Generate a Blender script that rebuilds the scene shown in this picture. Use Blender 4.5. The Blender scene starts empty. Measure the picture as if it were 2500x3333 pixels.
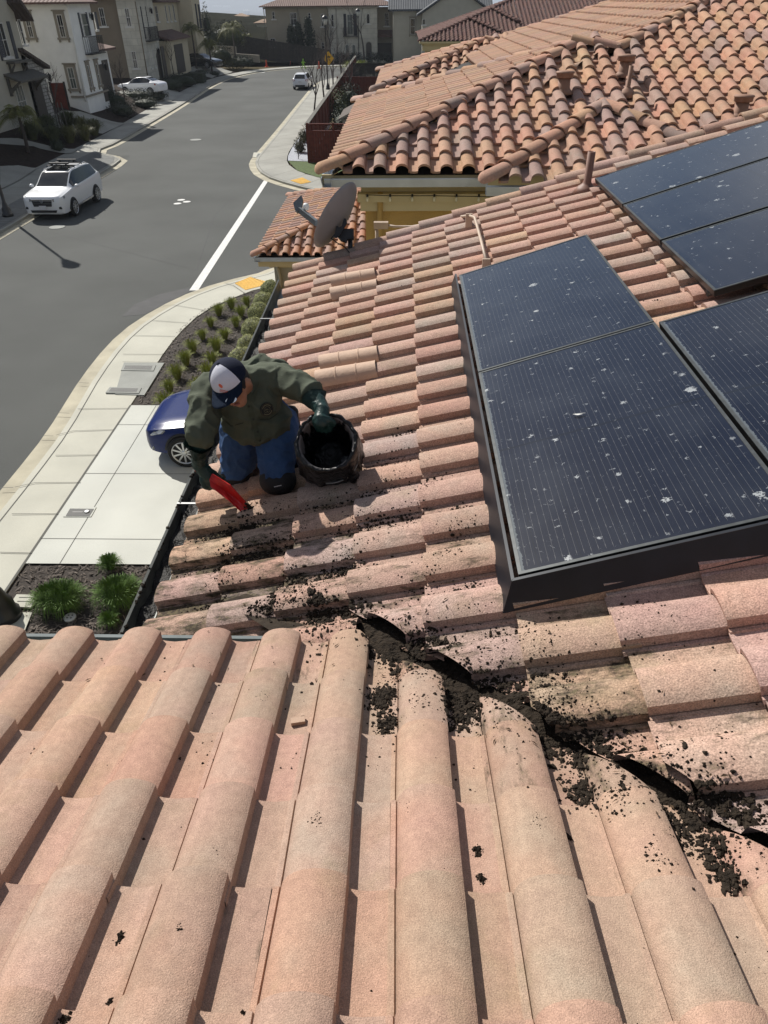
import bpy, bmesh, math, random
from mathutils import Vector, Matrix, noise as mnoise
R = math.radians
rnd = random.Random(7)
C = bpy.context.scene.collection
sc = bpy.context.scene
# ---------------------------------------------------------------- camera
cam_d = bpy.data.cameras.new('camera'); cam = bpy.data.objects.new('camera', cam_d); C.objects.link(cam)
cam_d.sensor_fit = 'VERTICAL'; cam_d.sensor_height = 36.0; cam_d.lens = 36.0*2311/3333
cam_d.clip_start = 0.05; cam_d.clip_end = 30000
CAMZ = 8.0
PITCH, YAW, ROLL = R(35.85), R(-1.68), R(-0.62)
_f = Vector((math.sin(YAW)*math.cos(PITCH), math.cos(YAW)*math.cos(PITCH), -math.sin(PITCH)))
_r = Vector((math.cos(YAW), -math.sin(YAW), 0)); _u = _r.cross(_f)
CR = math.cos(ROLL)*_r + math.sin(ROLL)*_u; CU = -math.sin(ROLL)*_r + math.cos(ROLL)*_u; CF = _f
CO = Vector((0, 0, CAMZ))
cam.matrix_world = Matrix(((CR.x, CU.x, -CF.x, CO.x), (CR.y, CU.y, -CF.y, CO.y), (CR.z, CU.z, -CF.z, CO.z), (0, 0, 0, 1)))
sc.camera = cam
# ---------------------------------------------------------------- sky and sun
SUN_AZ, SUN_EL = R(-38.5), R(41.0)
w = bpy.data.worlds.new('World'); sc.world = w; w.use_nodes = True
nt = w.node_tree; nt.nodes.clear()
sky = nt.nodes.new('ShaderNodeTexSky'); sky.sky_type = 'NISHITA'; sky.sun_disc = False
sky.sun_elevation = SUN_EL; sky.sun_rotation = SUN_AZ; sky.air_density = 1.0; sky.dust_density = 1.2
tc = nt.nodes.new('ShaderNodeTexCoord'); mp = nt.nodes.new('ShaderNodeMapping'); mp.inputs['Scale'].default_value = (1.6, 1.6, 4.5)
nz = nt.nodes.new('ShaderNodeTexNoise'); nz.inputs['Scale'].default_value = 1.7; nz.inputs['Detail'].default_value = 7; nz.inputs['Roughness'].default_value = .6
cr = nt.nodes.new('ShaderNodeValToRGB'); cr.color_ramp.elements[0].position = .46; cr.color_ramp.elements[1].position = .64
mx = nt.nodes.new('ShaderNodeMix'); mx.data_type = 'RGBA'; mx.inputs['B'].default_value = (9.5, 9.7, 10.2, 1)
bg = nt.nodes.new('ShaderNodeBackground'); bg.inputs['Strength'].default_value = 0.052
out = nt.nodes.new('ShaderNodeOutputWorld')
L = nt.links.new
L(tc.outputs['Generated'], mp.inputs['Vector']); L(mp.outputs['Vector'], nz.inputs['Vector']); L(nz.outputs['Fac'], cr.inputs['Fac'])
L(cr.outputs['Color'], mx.inputs['Factor']); L(sky.outputs['Color'], mx.inputs['A']); L(mx.outputs['Result'], bg.inputs['Color']); L(bg.outputs['Background'], out.inputs['Surface'])
sd = bpy.data.lights.new('sun', 'SUN'); sun = bpy.data.objects.new('sun', sd); C.objects.link(sun)
sd.energy = 4.8; sd.angle = R(.53); sd.color = (1.0, .955, .885)
SUNV = Vector((math.sin(SUN_AZ)*math.cos(SUN_EL), math.cos(SUN_AZ)*math.cos(SUN_EL), math.sin(SUN_EL)))
sun.rotation_euler = SUNV.to_track_quat('Z', 'Y').to_euler(); sun.location = (-30, 40, 60)
sc.view_settings.view_transform = 'Standard'; sc.view_settings.look = 'None'; sc.view_settings.gamma = 1; sc.view_settings.exposure = 0.34
sc.cycles.use_denoising = True
sc.cycles.max_bounces = 6; sc.cycles.diffuse_bounces = 3; sc.cycles.glossy_bounces = 3; sc.cycles.transparent_max_bounces = 6
# ---------------------------------------------------------------- pixel helpers (photo pixels, 2500 x 3333 -> points in the place)
def ray(x, y): return (x-1250)/2311*CR - (y-1666.5)/2311*CU + CF
def G(x, y, z=0.0):                 # the point of the level z seen at a pixel
    d = ray(x, y); return CO + d*((z-CAMZ)/d.z)
def AY(x, y, Y):                    # the point of the wall plane y = Y
    d = ray(x, y); return CO + d*(Y/d.y)
def AX(x, y, X):
    d = ray(x, y); return CO + d*(X/d.x)
def AD(x, y, dep): return CO + ray(x, y)*dep
SL = R(17.8); TS = math.tan(SL); CS = math.cos(SL); SS = math.sin(SL)
NA = Vector((0, SS, CS)); NB = Vector((-SS, 0, CS))
DA, DB = 1.325, 1.86
def onA(x, y, h=0.0): d = ray(x, y); return CO + d*(-(DA-h)/d.dot(NA))
def onB(x, y, h=0.0): d = ray(x, y); return CO + d*(-(DB-h)/d.dot(NB))
# ---------------------------------------------------------------- object helpers
def wm(o):
    b = Matrix.LocRotScale(o.location, o.rotation_euler, o.scale)
    return wm(o.parent) @ o.matrix_parent_inverse @ b if o.parent else b
def obj(name, me_or_bm, mats, parent=None, smooth=False):
    if isinstance(me_or_bm, bmesh.types.BMesh):
        me = bpy.data.meshes.new(name); me_or_bm.normal_update(); me_or_bm.to_mesh(me); me_or_bm.free()
    else: me = me_or_bm
    if not isinstance(mats, (list, tuple)): mats = [mats]
    for m in mats: me.materials.append(m)
    o = bpy.data.objects.new(name, me); C.objects.link(o)
    if smooth:
        for p in me.polygons: p.use_smooth = True
    if parent: o.parent = parent; o.matrix_parent_inverse = wm(parent).inverted()
    return o
def tag(o, label=None, cat=None, group=None, kind=None):
    if label: o['label'] = label
    if cat: o['category'] = cat
    if group: o['group'] = group
    if kind: o['kind'] = kind
    return o
def thing(name, label, cat, loc=(0, 0, 0), rz=0.0, group=None):
    o = bpy.data.objects.new(name, None); C.objects.link(o); o.empty_display_size = .2
    o.location = loc; o.rotation_euler = (0, 0, rz)
    return tag(o, label, cat, group)
def struct(name, bm, m, smooth=False): return tag(obj(name, bm, m, None, smooth), kind='structure')
def local(o_name, bm, m, parent, smooth=False):     # mesh already written in the parent's own axes
    o = obj(o_name, bm, m, None, smooth); o.parent = parent; return o
def dup(root, loc, rz, label=None, group=None, scale=None):
    r = root.copy(); C.objects.link(r); r.location = loc; r.rotation_euler = (0, 0, rz)
    if scale: r.scale = scale
    if label: r['label'] = label
    if group: r['group'] = group
    for ch in list(root.children):
        c = ch.copy(); C.objects.link(c); c.parent = r
        for g in list(ch.children):
            d = g.copy(); C.objects.link(d); d.parent = c
    return r
# ---------------------------------------------------------------- bmesh shapes
def nb(): return bmesh.new()
def box(bm, lo, hi, M=None, mi=0):
    x0, y0, z0 = lo; x1, y1, z1 = hi
    P = [Vector(p) for p in ((x0,y0,z0),(x1,y0,z0),(x1,y1,z0),(x0,y1,z0),(x0,y0,z1),(x1,y0,z1),(x1,y1,z1),(x0,y1,z1))]
    if M: P = [M @ p for p in P]
    v = [bm.verts.new(p) for p in P]
    for f in ((0,3,2,1),(4,5,6,7),(0,1,5,4),(1,2,6,5),(2,3,7,6),(3,0,4,7)):
        bm.faces.new([v[i] for i in f]).material_index = mi
def poly(bm, pts, mi=0):
    f = bm.faces.new([bm.verts.new(p) for p in pts]); f.material_index = mi; return f
def prism(bm, pts, d, mi=0):         # closed prism: polygon pts swept by vector d
    d = Vector(d); a = [bm.verts.new(p) for p in pts]; b = [bm.verts.new(Vector(p)+d) for p in pts]; n = len(a)
    fs = [bm.faces.new(a), bm.faces.new(b[::-1])]
    for i in range(n): fs.append(bm.faces.new((a[i], b[i], b[(i+1) % n], a[(i+1) % n])))
    for f in fs: f.material_index = mi
def frame(d):
    d = Vector(d).normalized(); up = Vector((0, 0, 1)) if abs(d.z) < .95 else Vector((1, 0, 0))
    s = d.cross(up).normalized(); return s, s.cross(d).normalized(), d
def tube(bm, pts, rad, n=8, cap=True, mi=0):
    pts = [Vector(p) for p in pts]; rads = rad if isinstance(rad, (list, tuple)) else [rad]*len(pts)
    rings = []
    for i, p in enumerate(pts):
        d = (pts[min(i+1, len(pts)-1)] - pts[max(i-1, 0)])
        s, u, _ = frame(d)
        rings.append([bm.verts.new(p + (s*math.cos(a)+u*math.sin(a))*rads[i]) for a in (2*math.pi*k/n for k in range(n))])
    for a, b in zip(rings, rings[1:]):
        for k in range(n): f = bm.faces.new((a[k], a[(k+1) % n], b[(k+1) % n], b[k])); f.material_index = mi; f.smooth = True
    if cap:
        for r_ in (rings[0][::-1], rings[-1]): bm.faces.new(r_).material_index = mi
def lathe(bm, prof, n=16, M=None, mi=0):   # prof: (radius, z)
    rings = []
    for r_, z in prof:
        ps = [Vector((r_*math.cos(2*math.pi*k/n), r_*math.sin(2*math.pi*k/n), z)) for k in range(n)]
        rings.append([bm.verts.new(M @ p if M else p) for p in ps])
    for a, b in zip(rings, rings[1:]):
        for k in range(n): f = bm.faces.new((a[k], a[(k+1) % n], b[(k+1) % n], b[k])); f.material_index = mi; f.smooth = True
    bm.faces.new(rings[0][::-1]).material_index = mi; bm.faces.new(rings[-1]).material_index = mi
def blob(bm, c, r_, sub=1, jit=.25, sc_=(1, 1, 1), mi=0):
    t = bmesh.ops.create_icosphere(bm, subdivisions=sub, radius=1.0)
    for v in t['verts']:
        k = 1 + rnd.uniform(-jit, jit)
        v.co = Vector(c) + Vector((v.co.x*r_*sc_[0]*k, v.co.y*r_*sc_[1]*k, v.co.z*r_*sc_[2]*k))
def basis(o, x, y, z):
    x, y, z = Vector(x), Vector(y), Vector(z)
    return Matrix(((x.x, y.x, z.x, o[0]), (x.y, y.y, z.y, o[1]), (x.z, y.z, z.z, o[2]), (0, 0, 0, 1)))
# ---------------------------------------------------------------- materials
def mat(name, col, rough=.7, metal=0.0, var=0.0, vscale=6.0, bump=0.0, bscale=80.0, coat=0.0, spec=.5, attr=None, det=5.0, var2=0.0, v2scale=200.0, coord='Object', emit=None):
    m = bpy.data.materials.new(name); m.use_nodes = True; n = m.node_tree; p = n.nodes['Principled BSDF']
    p.inputs['Roughness'].default_value = rough; p.inputs['Metallic'].default_value = metal; p.inputs['Specular IOR Level'].default_value = spec
    p.inputs['Coat Weight'].default_value = coat; p.inputs['Coat Roughness'].default_value = .05
    p.inputs['Base Color'].default_value = (*col, 1)
    if emit: p.inputs['Emission Color'].default_value = (*emit[:3], 1); p.inputs['Emission Strength'].default_value = emit[3]
    src = None
    if attr:
        a = n.nodes.new('ShaderNodeAttribute'); a.attribute_name = attr; src = a.outputs['Color']
    if var or var2 or bump:
        t = n.nodes.new('ShaderNodeTexCoord')
    def layer(src, amt, scale, detail):
        k = n.nodes.new('ShaderNodeTexNoise'); k.inputs['Scale'].default_value = scale; k.inputs['Detail'].default_value = detail
        n.links.new(t.outputs[coord], k.inputs['Vector'])
        r_ = n.nodes.new('ShaderNodeMapRange'); r_.inputs['From Min'].default_value = .25; r_.inputs['From Max'].default_value = .75
        r_.inputs['To Min'].default_value = 1-amt; r_.inputs['To Max'].default_value = 1+amt
        n.links.new(k.outputs['Fac'], r_.inputs['Value'])
        x = n.nodes.new('ShaderNodeVectorMath'); x.operation = 'SCALE'
        if src is None: x.inputs[0].default_value = col
        else: n.links.new(src, x.inputs[0])
        n.links.new(r_.outputs['Result'], x.inputs['Scale']); return x.outputs[0]
    if var: src = layer(src, var, vscale, det)
    if var2: src = layer(src, var2, v2scale, 2)
    if src is not None: n.links.new(src, p.inputs['Base Color'])
    if bump:
        k = n.nodes.new('ShaderNodeTexNoise'); k.inputs['Scale'].default_value = bscale; k.inputs['Detail'].default_value = 4
        n.links.new(t.outputs[coord], k.inputs['Vector'])
        b = n.nodes.new('ShaderNodeBump'); b.inputs['Strength'].default_value = bump; b.inputs['Distance'].default_value = .02
        n.links.new(k.outputs['Fac'], b.inputs['Height']); n.links.new(b.outputs['Normal'], p.inputs['Normal'])
    return m
def tile_mat(name, speck=0.36, streak=None, dirtcol=(.02, .017, .012), fine=190.0, sat=.12):
    m = bpy.data.materials.new(name); m.use_nodes = True; n = m.node_tree; p = n.nodes['Principled BSDF']; K = n.links.new
    p.inputs['Roughness'].default_value = .9; p.inputs['Specular IOR Level'].default_value = .25
    a = n.nodes.new('ShaderNodeAttribute'); a.attribute_name = 'tint'
    dd = n.nodes.new('ShaderNodeAttribute'); dd.attribute_name = 'dirt'
    t = n.nodes.new('ShaderNodeTexCoord')
    def nz(s, d, ro=.55):
        k = n.nodes.new('ShaderNodeTexNoise'); k.inputs['Scale'].default_value = s; k.inputs['Detail'].default_value = d; k.inputs['Roughness'].default_value = ro; K(t.outputs['Object'], k.inputs['Vector']); return k
    def rg(o, a0, a1, b0, b1):
        r_ = n.nodes.new('ShaderNodeMapRange'); r_.inputs['From Min'].default_value = a0; r_.inputs['From Max'].default_value = a1; r_.inputs['To Min'].default_value = b0; r_.inputs['To Max'].default_value = b1; K(o, r_.inputs['Value']); return r_.outputs['Result']
    def scl(c, f):
        x = n.nodes.new('ShaderNodeVectorMath'); x.operation = 'SCALE'; K(c, x.inputs[0]); K(f, x.inputs['Scale']); return x.outputs[0]
    c0 = a.outputs['Color']
    # slow tint drift towards pink / straw / grey
    big = nz(5.0, 3); hue = n.nodes.new('ShaderNodeMix'); hue.data_type = 'RGBA'; hue.blend_type = 'MULTIPLY'; hue.inputs['Factor'].default_value = 1
    ramp = n.nodes.new('ShaderNodeValToRGB'); e = ramp.color_ramp.elements
    e[0].position = .3; e[0].color = (1.035, .975, .955, 1); e[1].position = .7; e[1].color = (.95, 1.02, .99, 1)
    q = ramp.color_ramp.elements.new(.5); q.color = (1.02, 1.0, .95, 1)
    K(big.outputs['Fac'], ramp.inputs['Fac']); K(c0, hue.inputs['A']); K(ramp.outputs['Color'], hue.inputs['B']); c1 = hue.outputs['Result']
    c1 = scl(c1, rg(nz(fine, 2).outputs['Fac'], .3, .7, 1-speck, 1+speck))
    c1 = scl(c1, rg(nz(40, 3).outputs['Fac'], .3, .7, .9, 1.1))
    if streak:
        mp2 = n.nodes.new('ShaderNodeMapping'); mp2.inputs['Scale'].default_value = streak; K(t.outputs['Object'], mp2.inputs['Vector'])
        ks = nz(1.0, 5, .65); K(mp2.outputs['Vector'], ks.inputs['Vector']); c1 = scl(c1, rg(ks.outputs['Fac'], .3, .7, .91, 1.07))
        pv = n.nodes.new('ShaderNodeTexVoronoi'); pv.inputs['Scale'].default_value = 95; K(t.outputs['Object'], pv.inputs['Vector'])
        c1 = scl(c1, rg(pv.outputs['Distance'], .06, .16, .72, 1.0))
        blo = nz(2.6, 6, .6); pk = n.nodes.new('ShaderNodeMix'); pk.data_type = 'RGBA'; pk.blend_type = 'MULTIPLY'; K(rg(blo.outputs['Fac'], .56, .70, 0, 1), pk.inputs['Factor']); K(c1, pk.inputs['A']); pk.inputs['B'].default_value = (1.02, .955, .92, 1); c1 = pk.outputs['Result']
        gl = nz(3.4, 6, .65); gk = n.nodes.new('ShaderNodeMix'); gk.data_type = 'RGBA'; gk.blend_type = 'MULTIPLY'; K(rg(gl.outputs['Fac'], .56, .72, 0, 1), gk.inputs['Factor']); K(c1, gk.inputs['A']); gk.inputs['B'].default_value = (.84, .88, .80, 1); c1 = gk.outputs['Result']
    # dirt: lichen and soot patches that grow where the tile's dirt value is high
    st = nz(16, 8, .72)
    if streak:
        mp3 = n.nodes.new('ShaderNodeMapping'); mp3.inputs['Scale'].default_value = tuple(.35 if v < 10 else 1.1 for v in streak); K(t.outputs['Object'], mp3.inputs['Vector']); K(mp3.outputs['Vector'], st.inputs['Vector'])
    sub = n.nodes.new('ShaderNodeMath'); sub.operation = 'ADD'; K(st.outputs['Fac'], sub.inputs[0]); K(dd.outputs['Fac'], sub.inputs[1])
    msk = rg(sub.outputs[0], .80, .96, 0, .93)
    mx = n.nodes.new('ShaderNodeMix'); mx.data_type = 'RGBA'; K(msk, mx.inputs['Factor']); K(c1, mx.inputs['A'])
    lich = n.nodes.new('ShaderNodeMix'); lich.data_type = 'RGBA'; lich.inputs['A'].default_value = (*dirtcol, 1); lich.inputs['B'].default_value = (.10, .085, .045, 1)
    K(rg(nz(60, 3).outputs['Fac'], .4, .65, 0, 1), lich.inputs['Factor']); K(lich.outputs['Result'], mx.inputs['B'])
    K(mx.outputs['Result'], p.inputs['Base Color'])
    b = n.nodes.new('ShaderNodeBump'); b.inputs['Strength'].default_value = .45; b.inputs['Distance'].default_value = .006
    K(nz(fine*.8, 3).outputs['Fac'], b.inputs['Height']); K(b.outputs['Normal'], p.inputs['Normal'])
    return m
# ================================================================ roof tiles
CW = .2622          # width of one tile
PROF = [(-.03,-.006),(.0,.003),(.044,.004),(.055,-.004),(.063,.008),(.075,.035),(.12,.047),(.18,.0565),(.25,.0635),(.32,.067),(.38,.068),(.44,.0665),(.50,.062),(.56,.054),(.605,.044),(.632,.036),(.648,.002),(.70,-.002),(.82,-.005),(.93,-.002),(1.0,.0)]
PROF_C = [(x, z*1.22 if z > .01 else z-.004) for x, z in PROF]
PROF = [(-.03,-.006),(.0,.003),(.044,.004),(.055,-.005),(.063,.006),(.073,.039),(.12,.046),(.18,.0515),(.25,.0555),(.32,.0575),(.38,.058),(.44,.057),(.50,.054),(.56,.049),(.605,.043),(.630,.038),(.645,.002),(.70,-.002),(.82,-.005),(.93,-.002),(1.0,.0)]
PROF_A = [(-.03,-.006),(.0,.003),(.044,.004),(.055,-.003),(.063,.006),(.075,.018),(.12,.034),(.18,.0455),(.25,.053),(.32,.0565)]+PROF[10:]
PROF_LO = [(0,-.004),(.05,.005),(.075,.030),(.18,.059),(.28,.072),(.39,.077),(.50,.070),(.60,.046),(.632,.029),(.655,.002),(.80,-.006),(1.0,.0)]
PAL_A = [(0.379, 0.253, 0.198), (0.388, 0.257, 0.198), (0.371, 0.254, 0.204), (0.384, 0.264, 0.202), (0.379, 0.25, 0.198), (0.362, 0.262, 0.208)]
PAL_OUR = [(0.383, 0.261, 0.213), (0.401, 0.265, 0.213), (0.374, 0.257, 0.224), (0.405, 0.278, 0.224), (0.392, 0.246, 0.201), (0.365, 0.274, 0.242), (0.405, 0.274, 0.201)]
PAL_C = [(0.396, 0.236, 0.17), (0.421, 0.26, 0.17), (0.413, 0.264, 0.186), (0.387, 0.236, 0.182), (0.318, 0.22, 0.194), (0.43, 0.244, 0.178), (0.344, 0.232, 0.198)]
PAL_CW = [(0.405, 0.258, 0.187), (0.423, 0.271, 0.191), (0.396, 0.258, 0.196), (0.414, 0.254, 0.183)]
PAL_D = [(.12,.062,.055),(.135,.07,.06),(.13,.075,.064),(.115,.062,.057)]
def clipmesh(bm, planes):
    for p, n in planes:
        g = bm.verts[:]+bm.edges[:]+bm.faces[:]
        if not g: return
        bmesh.ops.bisect_plane(bm, geom=g, plane_co=p, plane_no=n, clear_outer=True, dist=1e-5)
def tile_roof(O, U, D, N, E, nu, nt, planes, pal, prof=PROF, dirt=None, rough=.0025, seed=1, u0=0.0, t0=0.0, skip=None, thick=.014, jitter=.0, over=.05):
    """planes: half-spaces (point, outward normal) that cut the field of tiles. U across, D downslope, N up."""
    rg = random.Random(seed); bm = nb()
    lt = bm.faces.layers.float.new('x')
    U, D, N, O = Vector(U), Vector(D), Vector(N), Vector(O)
    verts = []; faces = []; tints = []; dirts = []
    def emit(vs, fs, ti, di):
        b = len(verts); verts.extend(vs); faces.extend([[i+b for i in f] for f in fs]); tints.extend([ti]*len(vs)); dirts.extend(di)
    np_ = len(prof)
    for i in range(nu[0], nu[1]):
        for j in range(nt[0], nt[1]):
            if skip and skip(i, j): continue
            cu, ct = u0+(i+.5)*CW, t0+(j+.5)*E
            cen = O+U*cu-D*ct
            pls = planes(cen) if callable(planes) else planes
            rg = random.Random(seed*100003+i*997+j)
            ds = [((cen-p).dot(n)) for p, n in pls]
            if any(d > .5*(CW+E) for d in ds): continue
            du, dt, dh, rot = rg.gauss(0, rough), rg.gauss(0, rough*1.4), rg.gauss(0, rough*.5), rg.gauss(0, .006)
            base = rg.choice(pal); k = rg.uniform(.90, 1.09); ti = [c*k*rg.uniform(.975, 1.025) for c in base]
            vs = []; di = []
            hs = [0, .5, 1.0]                       # nose .. head
            dv = dirt(cen, rg) if dirt else 0.0
            for h in hs:
                t_ = t0+j*E+h*(E+over)+dt
                lift = thick+.004-(thick+.004)*h*(E+over)/E + dh - .001*(j % 2)
                for x, z in prof:
                    uu = u0+(i+x)*CW*1.0+du+rot*(h-.5)*E
                    vs.append(O+U*uu-D*t_+N*(z+lift)); di.append(dv + (.10 if z < .004 else 0)*(1 if dv > .1 else 0))
            for x, z in prof:                        # nose underside
                vs.append(O+U*(u0+(i+x)*CW+du-rot*.5*E)-D*(t0+j*E+dt+.002)+N*(z+thick+.004+dh-thick)); di.append(dv)
            fs = []
            for a in range(2):
                for q in range(np_-1): fs.append((a*np_+q, a*np_+q+1, (a+1)*np_+q+1, (a+1)*np_+q))
            for q in range(np_-1): fs.append((3*np_+q, 3*np_+q+1, q+1, q))
            cut = [(p+n*rg.uniform(-jitter, jitter), n) for (p, n), d in zip(pls, ds) if d > -.5*(CW+E)]
            if cut:
                tb = nb(); tv = [tb.verts.new(v) for v in vs]
                for f in fs:
                    try: tb.faces.new([tv[q] for q in f])
                    except ValueError: pass
                clipmesh(tb, cut); tb.verts.ensure_lookup_table(); tb.verts.index_update()
                if len(tb.faces): emit([v.co.copy() for v in tb.verts], [[v.index for v in f.verts] for f in tb.faces], ti, [dv]*len(tb.verts))
                tb.free()
            else: emit(vs, fs, ti, di)
    bm.free()
    me = bpy.data.meshes.new('roof'); me.from_pydata(verts, [], faces)
    a = me.attributes.new('tint', 'FLOAT_COLOR', 'POINT'); a.data.foreach_set('color', [c for t in tints for c in (*t, 1)])
    a = me.attributes.new('dirt', 'FLOAT', 'POINT'); a.data.foreach_set('value', dirts)
    for p in me.polygons: p.use_smooth = True
    me.update()
    # crisp noses and skirts
    bm = bmesh.new(); bm.from_mesh(me)
    for e in bm.edges:
        if len(e.link_faces) == 2 and e.calc_face_angle(0) > R(32): e.smooth = False
    bm.normal_update(); bm.to_mesh(me); bm.free()
    return me
def hip_caps(a, b, N1, pal, n=None, w_=.115, h_=.085, L_=.36, seed=2, end=True, lift=.035):
    """a run of barrel cap tiles from a (low end) to b, each lapping the one below"""
    rg = random.Random(seed); a, b = Vector(a), Vector(b); d = (b-a).normalized(); Lt = (b-a).length
    n = n or max(1, round(Lt/L_)); st = Lt/n
    up = Vector((0, 0, 1)); up = (up-d*up.dot(d)).normalized(); s = d.cross(up)
    verts, faces, tints = [], [], []
    K = 10
    for i in range(n):
        base = rg.choice(pal); k = rg.uniform(.85, 1.12); ti = [c*k for c in base]
        p0 = a+d*(i*st)+up*(.028+lift)+s*rg.gauss(0, .006); p1 = a+d*((i+1)*st+.06)+up*(.0+lift)+s*rg.gauss(0, .004)
        b0 = len(verts)
        for (p, ww, hh) in ((p0, w_*1.06, h_), (p1, w_*.94, h_*.92), (p0+d*.0, w_*1.06-.016, h_-.016)):
            for q in range(K+1):
                an = math.pi*q/K; verts.append(p+s*math.cos(an)*ww+up*(math.sin(an)*hh-.03)); tints.append(ti)
        R_ = K+1
        for q in range(K):
            faces.append((b0+q, b0+q+1, b0+R_+q+1, b0+R_+q)); faces.append((b0+2*R_+q+1, b0+2*R_+q, b0+q, b0+q+1)[::-1])
        if i == 0 and end:                           # rounded starter
            pc = p0-d*.0
            c_ = len(verts); M_ = 4
            for m in range(1, M_+1):
                f = math.cos(math.pi/2*m/M_); g = math.sin(math.pi/2*m/M_)
                for q in range(K+1):
                    an = math.pi*q/K; verts.append(pc-d*(g*.09)+s*math.cos(an)*w_*1.04*max(f, .05)+up*(math.sin(an)*h_*max(f, .12)-.03-.03*(1-f))); tints.append([c*1.1 for c in base])
            prev = b0
            for m in range(M_):
                cur = c_+m*R_
                for q in range(K): faces.append((cur+q, cur+q+1, prev+q+1, prev+q))
                prev = cur
    me = bpy.data.meshes.new('caps'); me.from_pydata(verts, [], faces)
    at = me.attributes.new('tint', 'FLOAT_COLOR', 'POINT'); at.data.foreach_set('color', [c for t in tints for c in (*t, 1)])
    for p in me.polygons: p.use_smooth = True
    bm = bmesh.new(); bm.from_mesh(me)
    bmesh.ops.recalc_face_normals(bm, faces=bm.faces)
    for e in bm.edges:
        if len(e.link_faces) == 2 and e.calc_face_angle(0) > R(40): e.smooth = False
    bm.to_mesh(me); bm.free()
    return me
M_TILE = tile_mat('concrete_tile', streak=(3, 22, 22)); M_TILE_A = tile_mat('near_concrete_tile', speck=.27, fine=400, streak=(24, 2.5, 2.5)); M_TILE_C = tile_mat('smooth_tile', speck=.14, fine=200); M_TILE_D = tile_mat('dark_red_tile', speck=.1, fine=80)
M_CLAY = mat('clay_barrel', (.46,.315,.225), .75, var=.12, vscale=9, bump=.15, bscale=60, var2=.06)
M_BLACK = mat('black_underlay', (.012,.011,.010), .9, var=.3, vscale=20)
M_GUT = mat('dark_gutter_metal', (.12,.125,.115), .45, metal=.3, var=.3, vscale=14)
M_GUTIN = mat('wet_debris', (.012,.010,.008), .6, var=.4, vscale=40, bump=.8, bscale=90)
M_GUTA = mat('grey_gutter_metal', (.22,.25,.25), .4, metal=.3, var=.15, vscale=10)
M_STEEL = mat('galvanised_strap', (.36,.37,.37), .5, metal=.4, var=.1)
M_CREAM = mat('cream_trim', (.60,.50,.28), .75, var=.06, vscale=3)
M_OCHRE = mat('ochre_stucco', (.50,.32,.10), .9, var=.1, vscale=3, bump=.35, bscale=70, var2=.08, v2scale=120)
M_STONE = mat('limestone_block', (.42,.39,.30), .9, var=.14, vscale=2.5, bump=.3, bscale=60)
# ---------------------------------------------------------------- the house under the camera
VAL = 1.81                                         # the valley runs over x + y = VAL
vn = Vector((1, 1, 0)).normalized()
def vdist(p): return (p.x+p.y-VAL)/math.sqrt(2)
house = thing('tiled_house', 'house in the foreground whose two pink tan tile slopes meet at a dirty valley', 'house', (0.5, 3.5, 0))
def dirtA(c, rg):
    d = -vdist(c); return max(0, .27*(1-d/.42)) + (rg.uniform(.04, .13) if rg.random() < .45 else .03)
OA = CO-NA*DA; DAv = Vector((0, CS, -SS))
# A: downslope coordinate s = P.DAv ; the eave noses sit at s = 2.39
eA = OA+DAv*2.40
PA = [(Vector((0, 0, 0))+vn*((VAL-.015)/math.sqrt(2)), vn)]
meA = tile_roof(eA, (1, 0, 0), DAv, NA, .2865, (-10, 10), (0, 9), PA, PAL_A, prof=PROF_A, dirt=dirtA, seed=11, u0=-.021, jitter=.035, rough=.0015, thick=.018)
roofA = obj('roof_slope', meA, M_TILE_A, house)
roofA['label'] = 'near roof slope whose barrels run away from the viewer'
def dirtB(c, rg):
    d = vdist(c); near = max(0, .36*(1-d/.75))
    p = c-CO
    low = max(0, .09*(1-abs(p.y-2.6)/1.3))*(1 if p.x < .45 else .5)
    return min(.27, near)+low+(rg.uniform(0, .10) if rg.random() < .3 else .0)
OB = CO-NB*DB; UB = Vector((CS, 0, SS))             # upslope
eB = OB+UB*(-1.77)
EB = .3225; YB0 = .8
def PB(c):
    o_ = [(Vector((0, 7.30, 0)), Vector((0, 1, 0)))]
    return o_+[(Vector((0, 1.72, 0)), Vector((0, -1, 0)))] if c.x < -.30 else o_+[(Vector((0, 0, 0))+vn*((VAL+.035)/math.sqrt(2)), -vn)]
CLAYB = []                                          # (i, j) of the four smooth replacement barrels
for px, py in ((1170, 925), (1175, 955), (1140, 1172), (1130, 1222)):
    p = onB(px, py, .06)-OB; CLAYB.append((math.floor((p.y-YB0)/CW), math.floor(((p.dot(UB)+1.77))/EB)))
meB = tile_roof(eB, (0, 1, 0), -UB, NB, EB, (-5, 26), (0, 17), PB, PAL_OUR, dirt=dirtB, seed=5, u0=YB0, jitter=.035, rough=.004, thick=.023)
roofB = obj('roof_slope', meB, M_TILE, house)
roofB['label'] = 'roof slope under the solar panels running down to the street side gutter'
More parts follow.
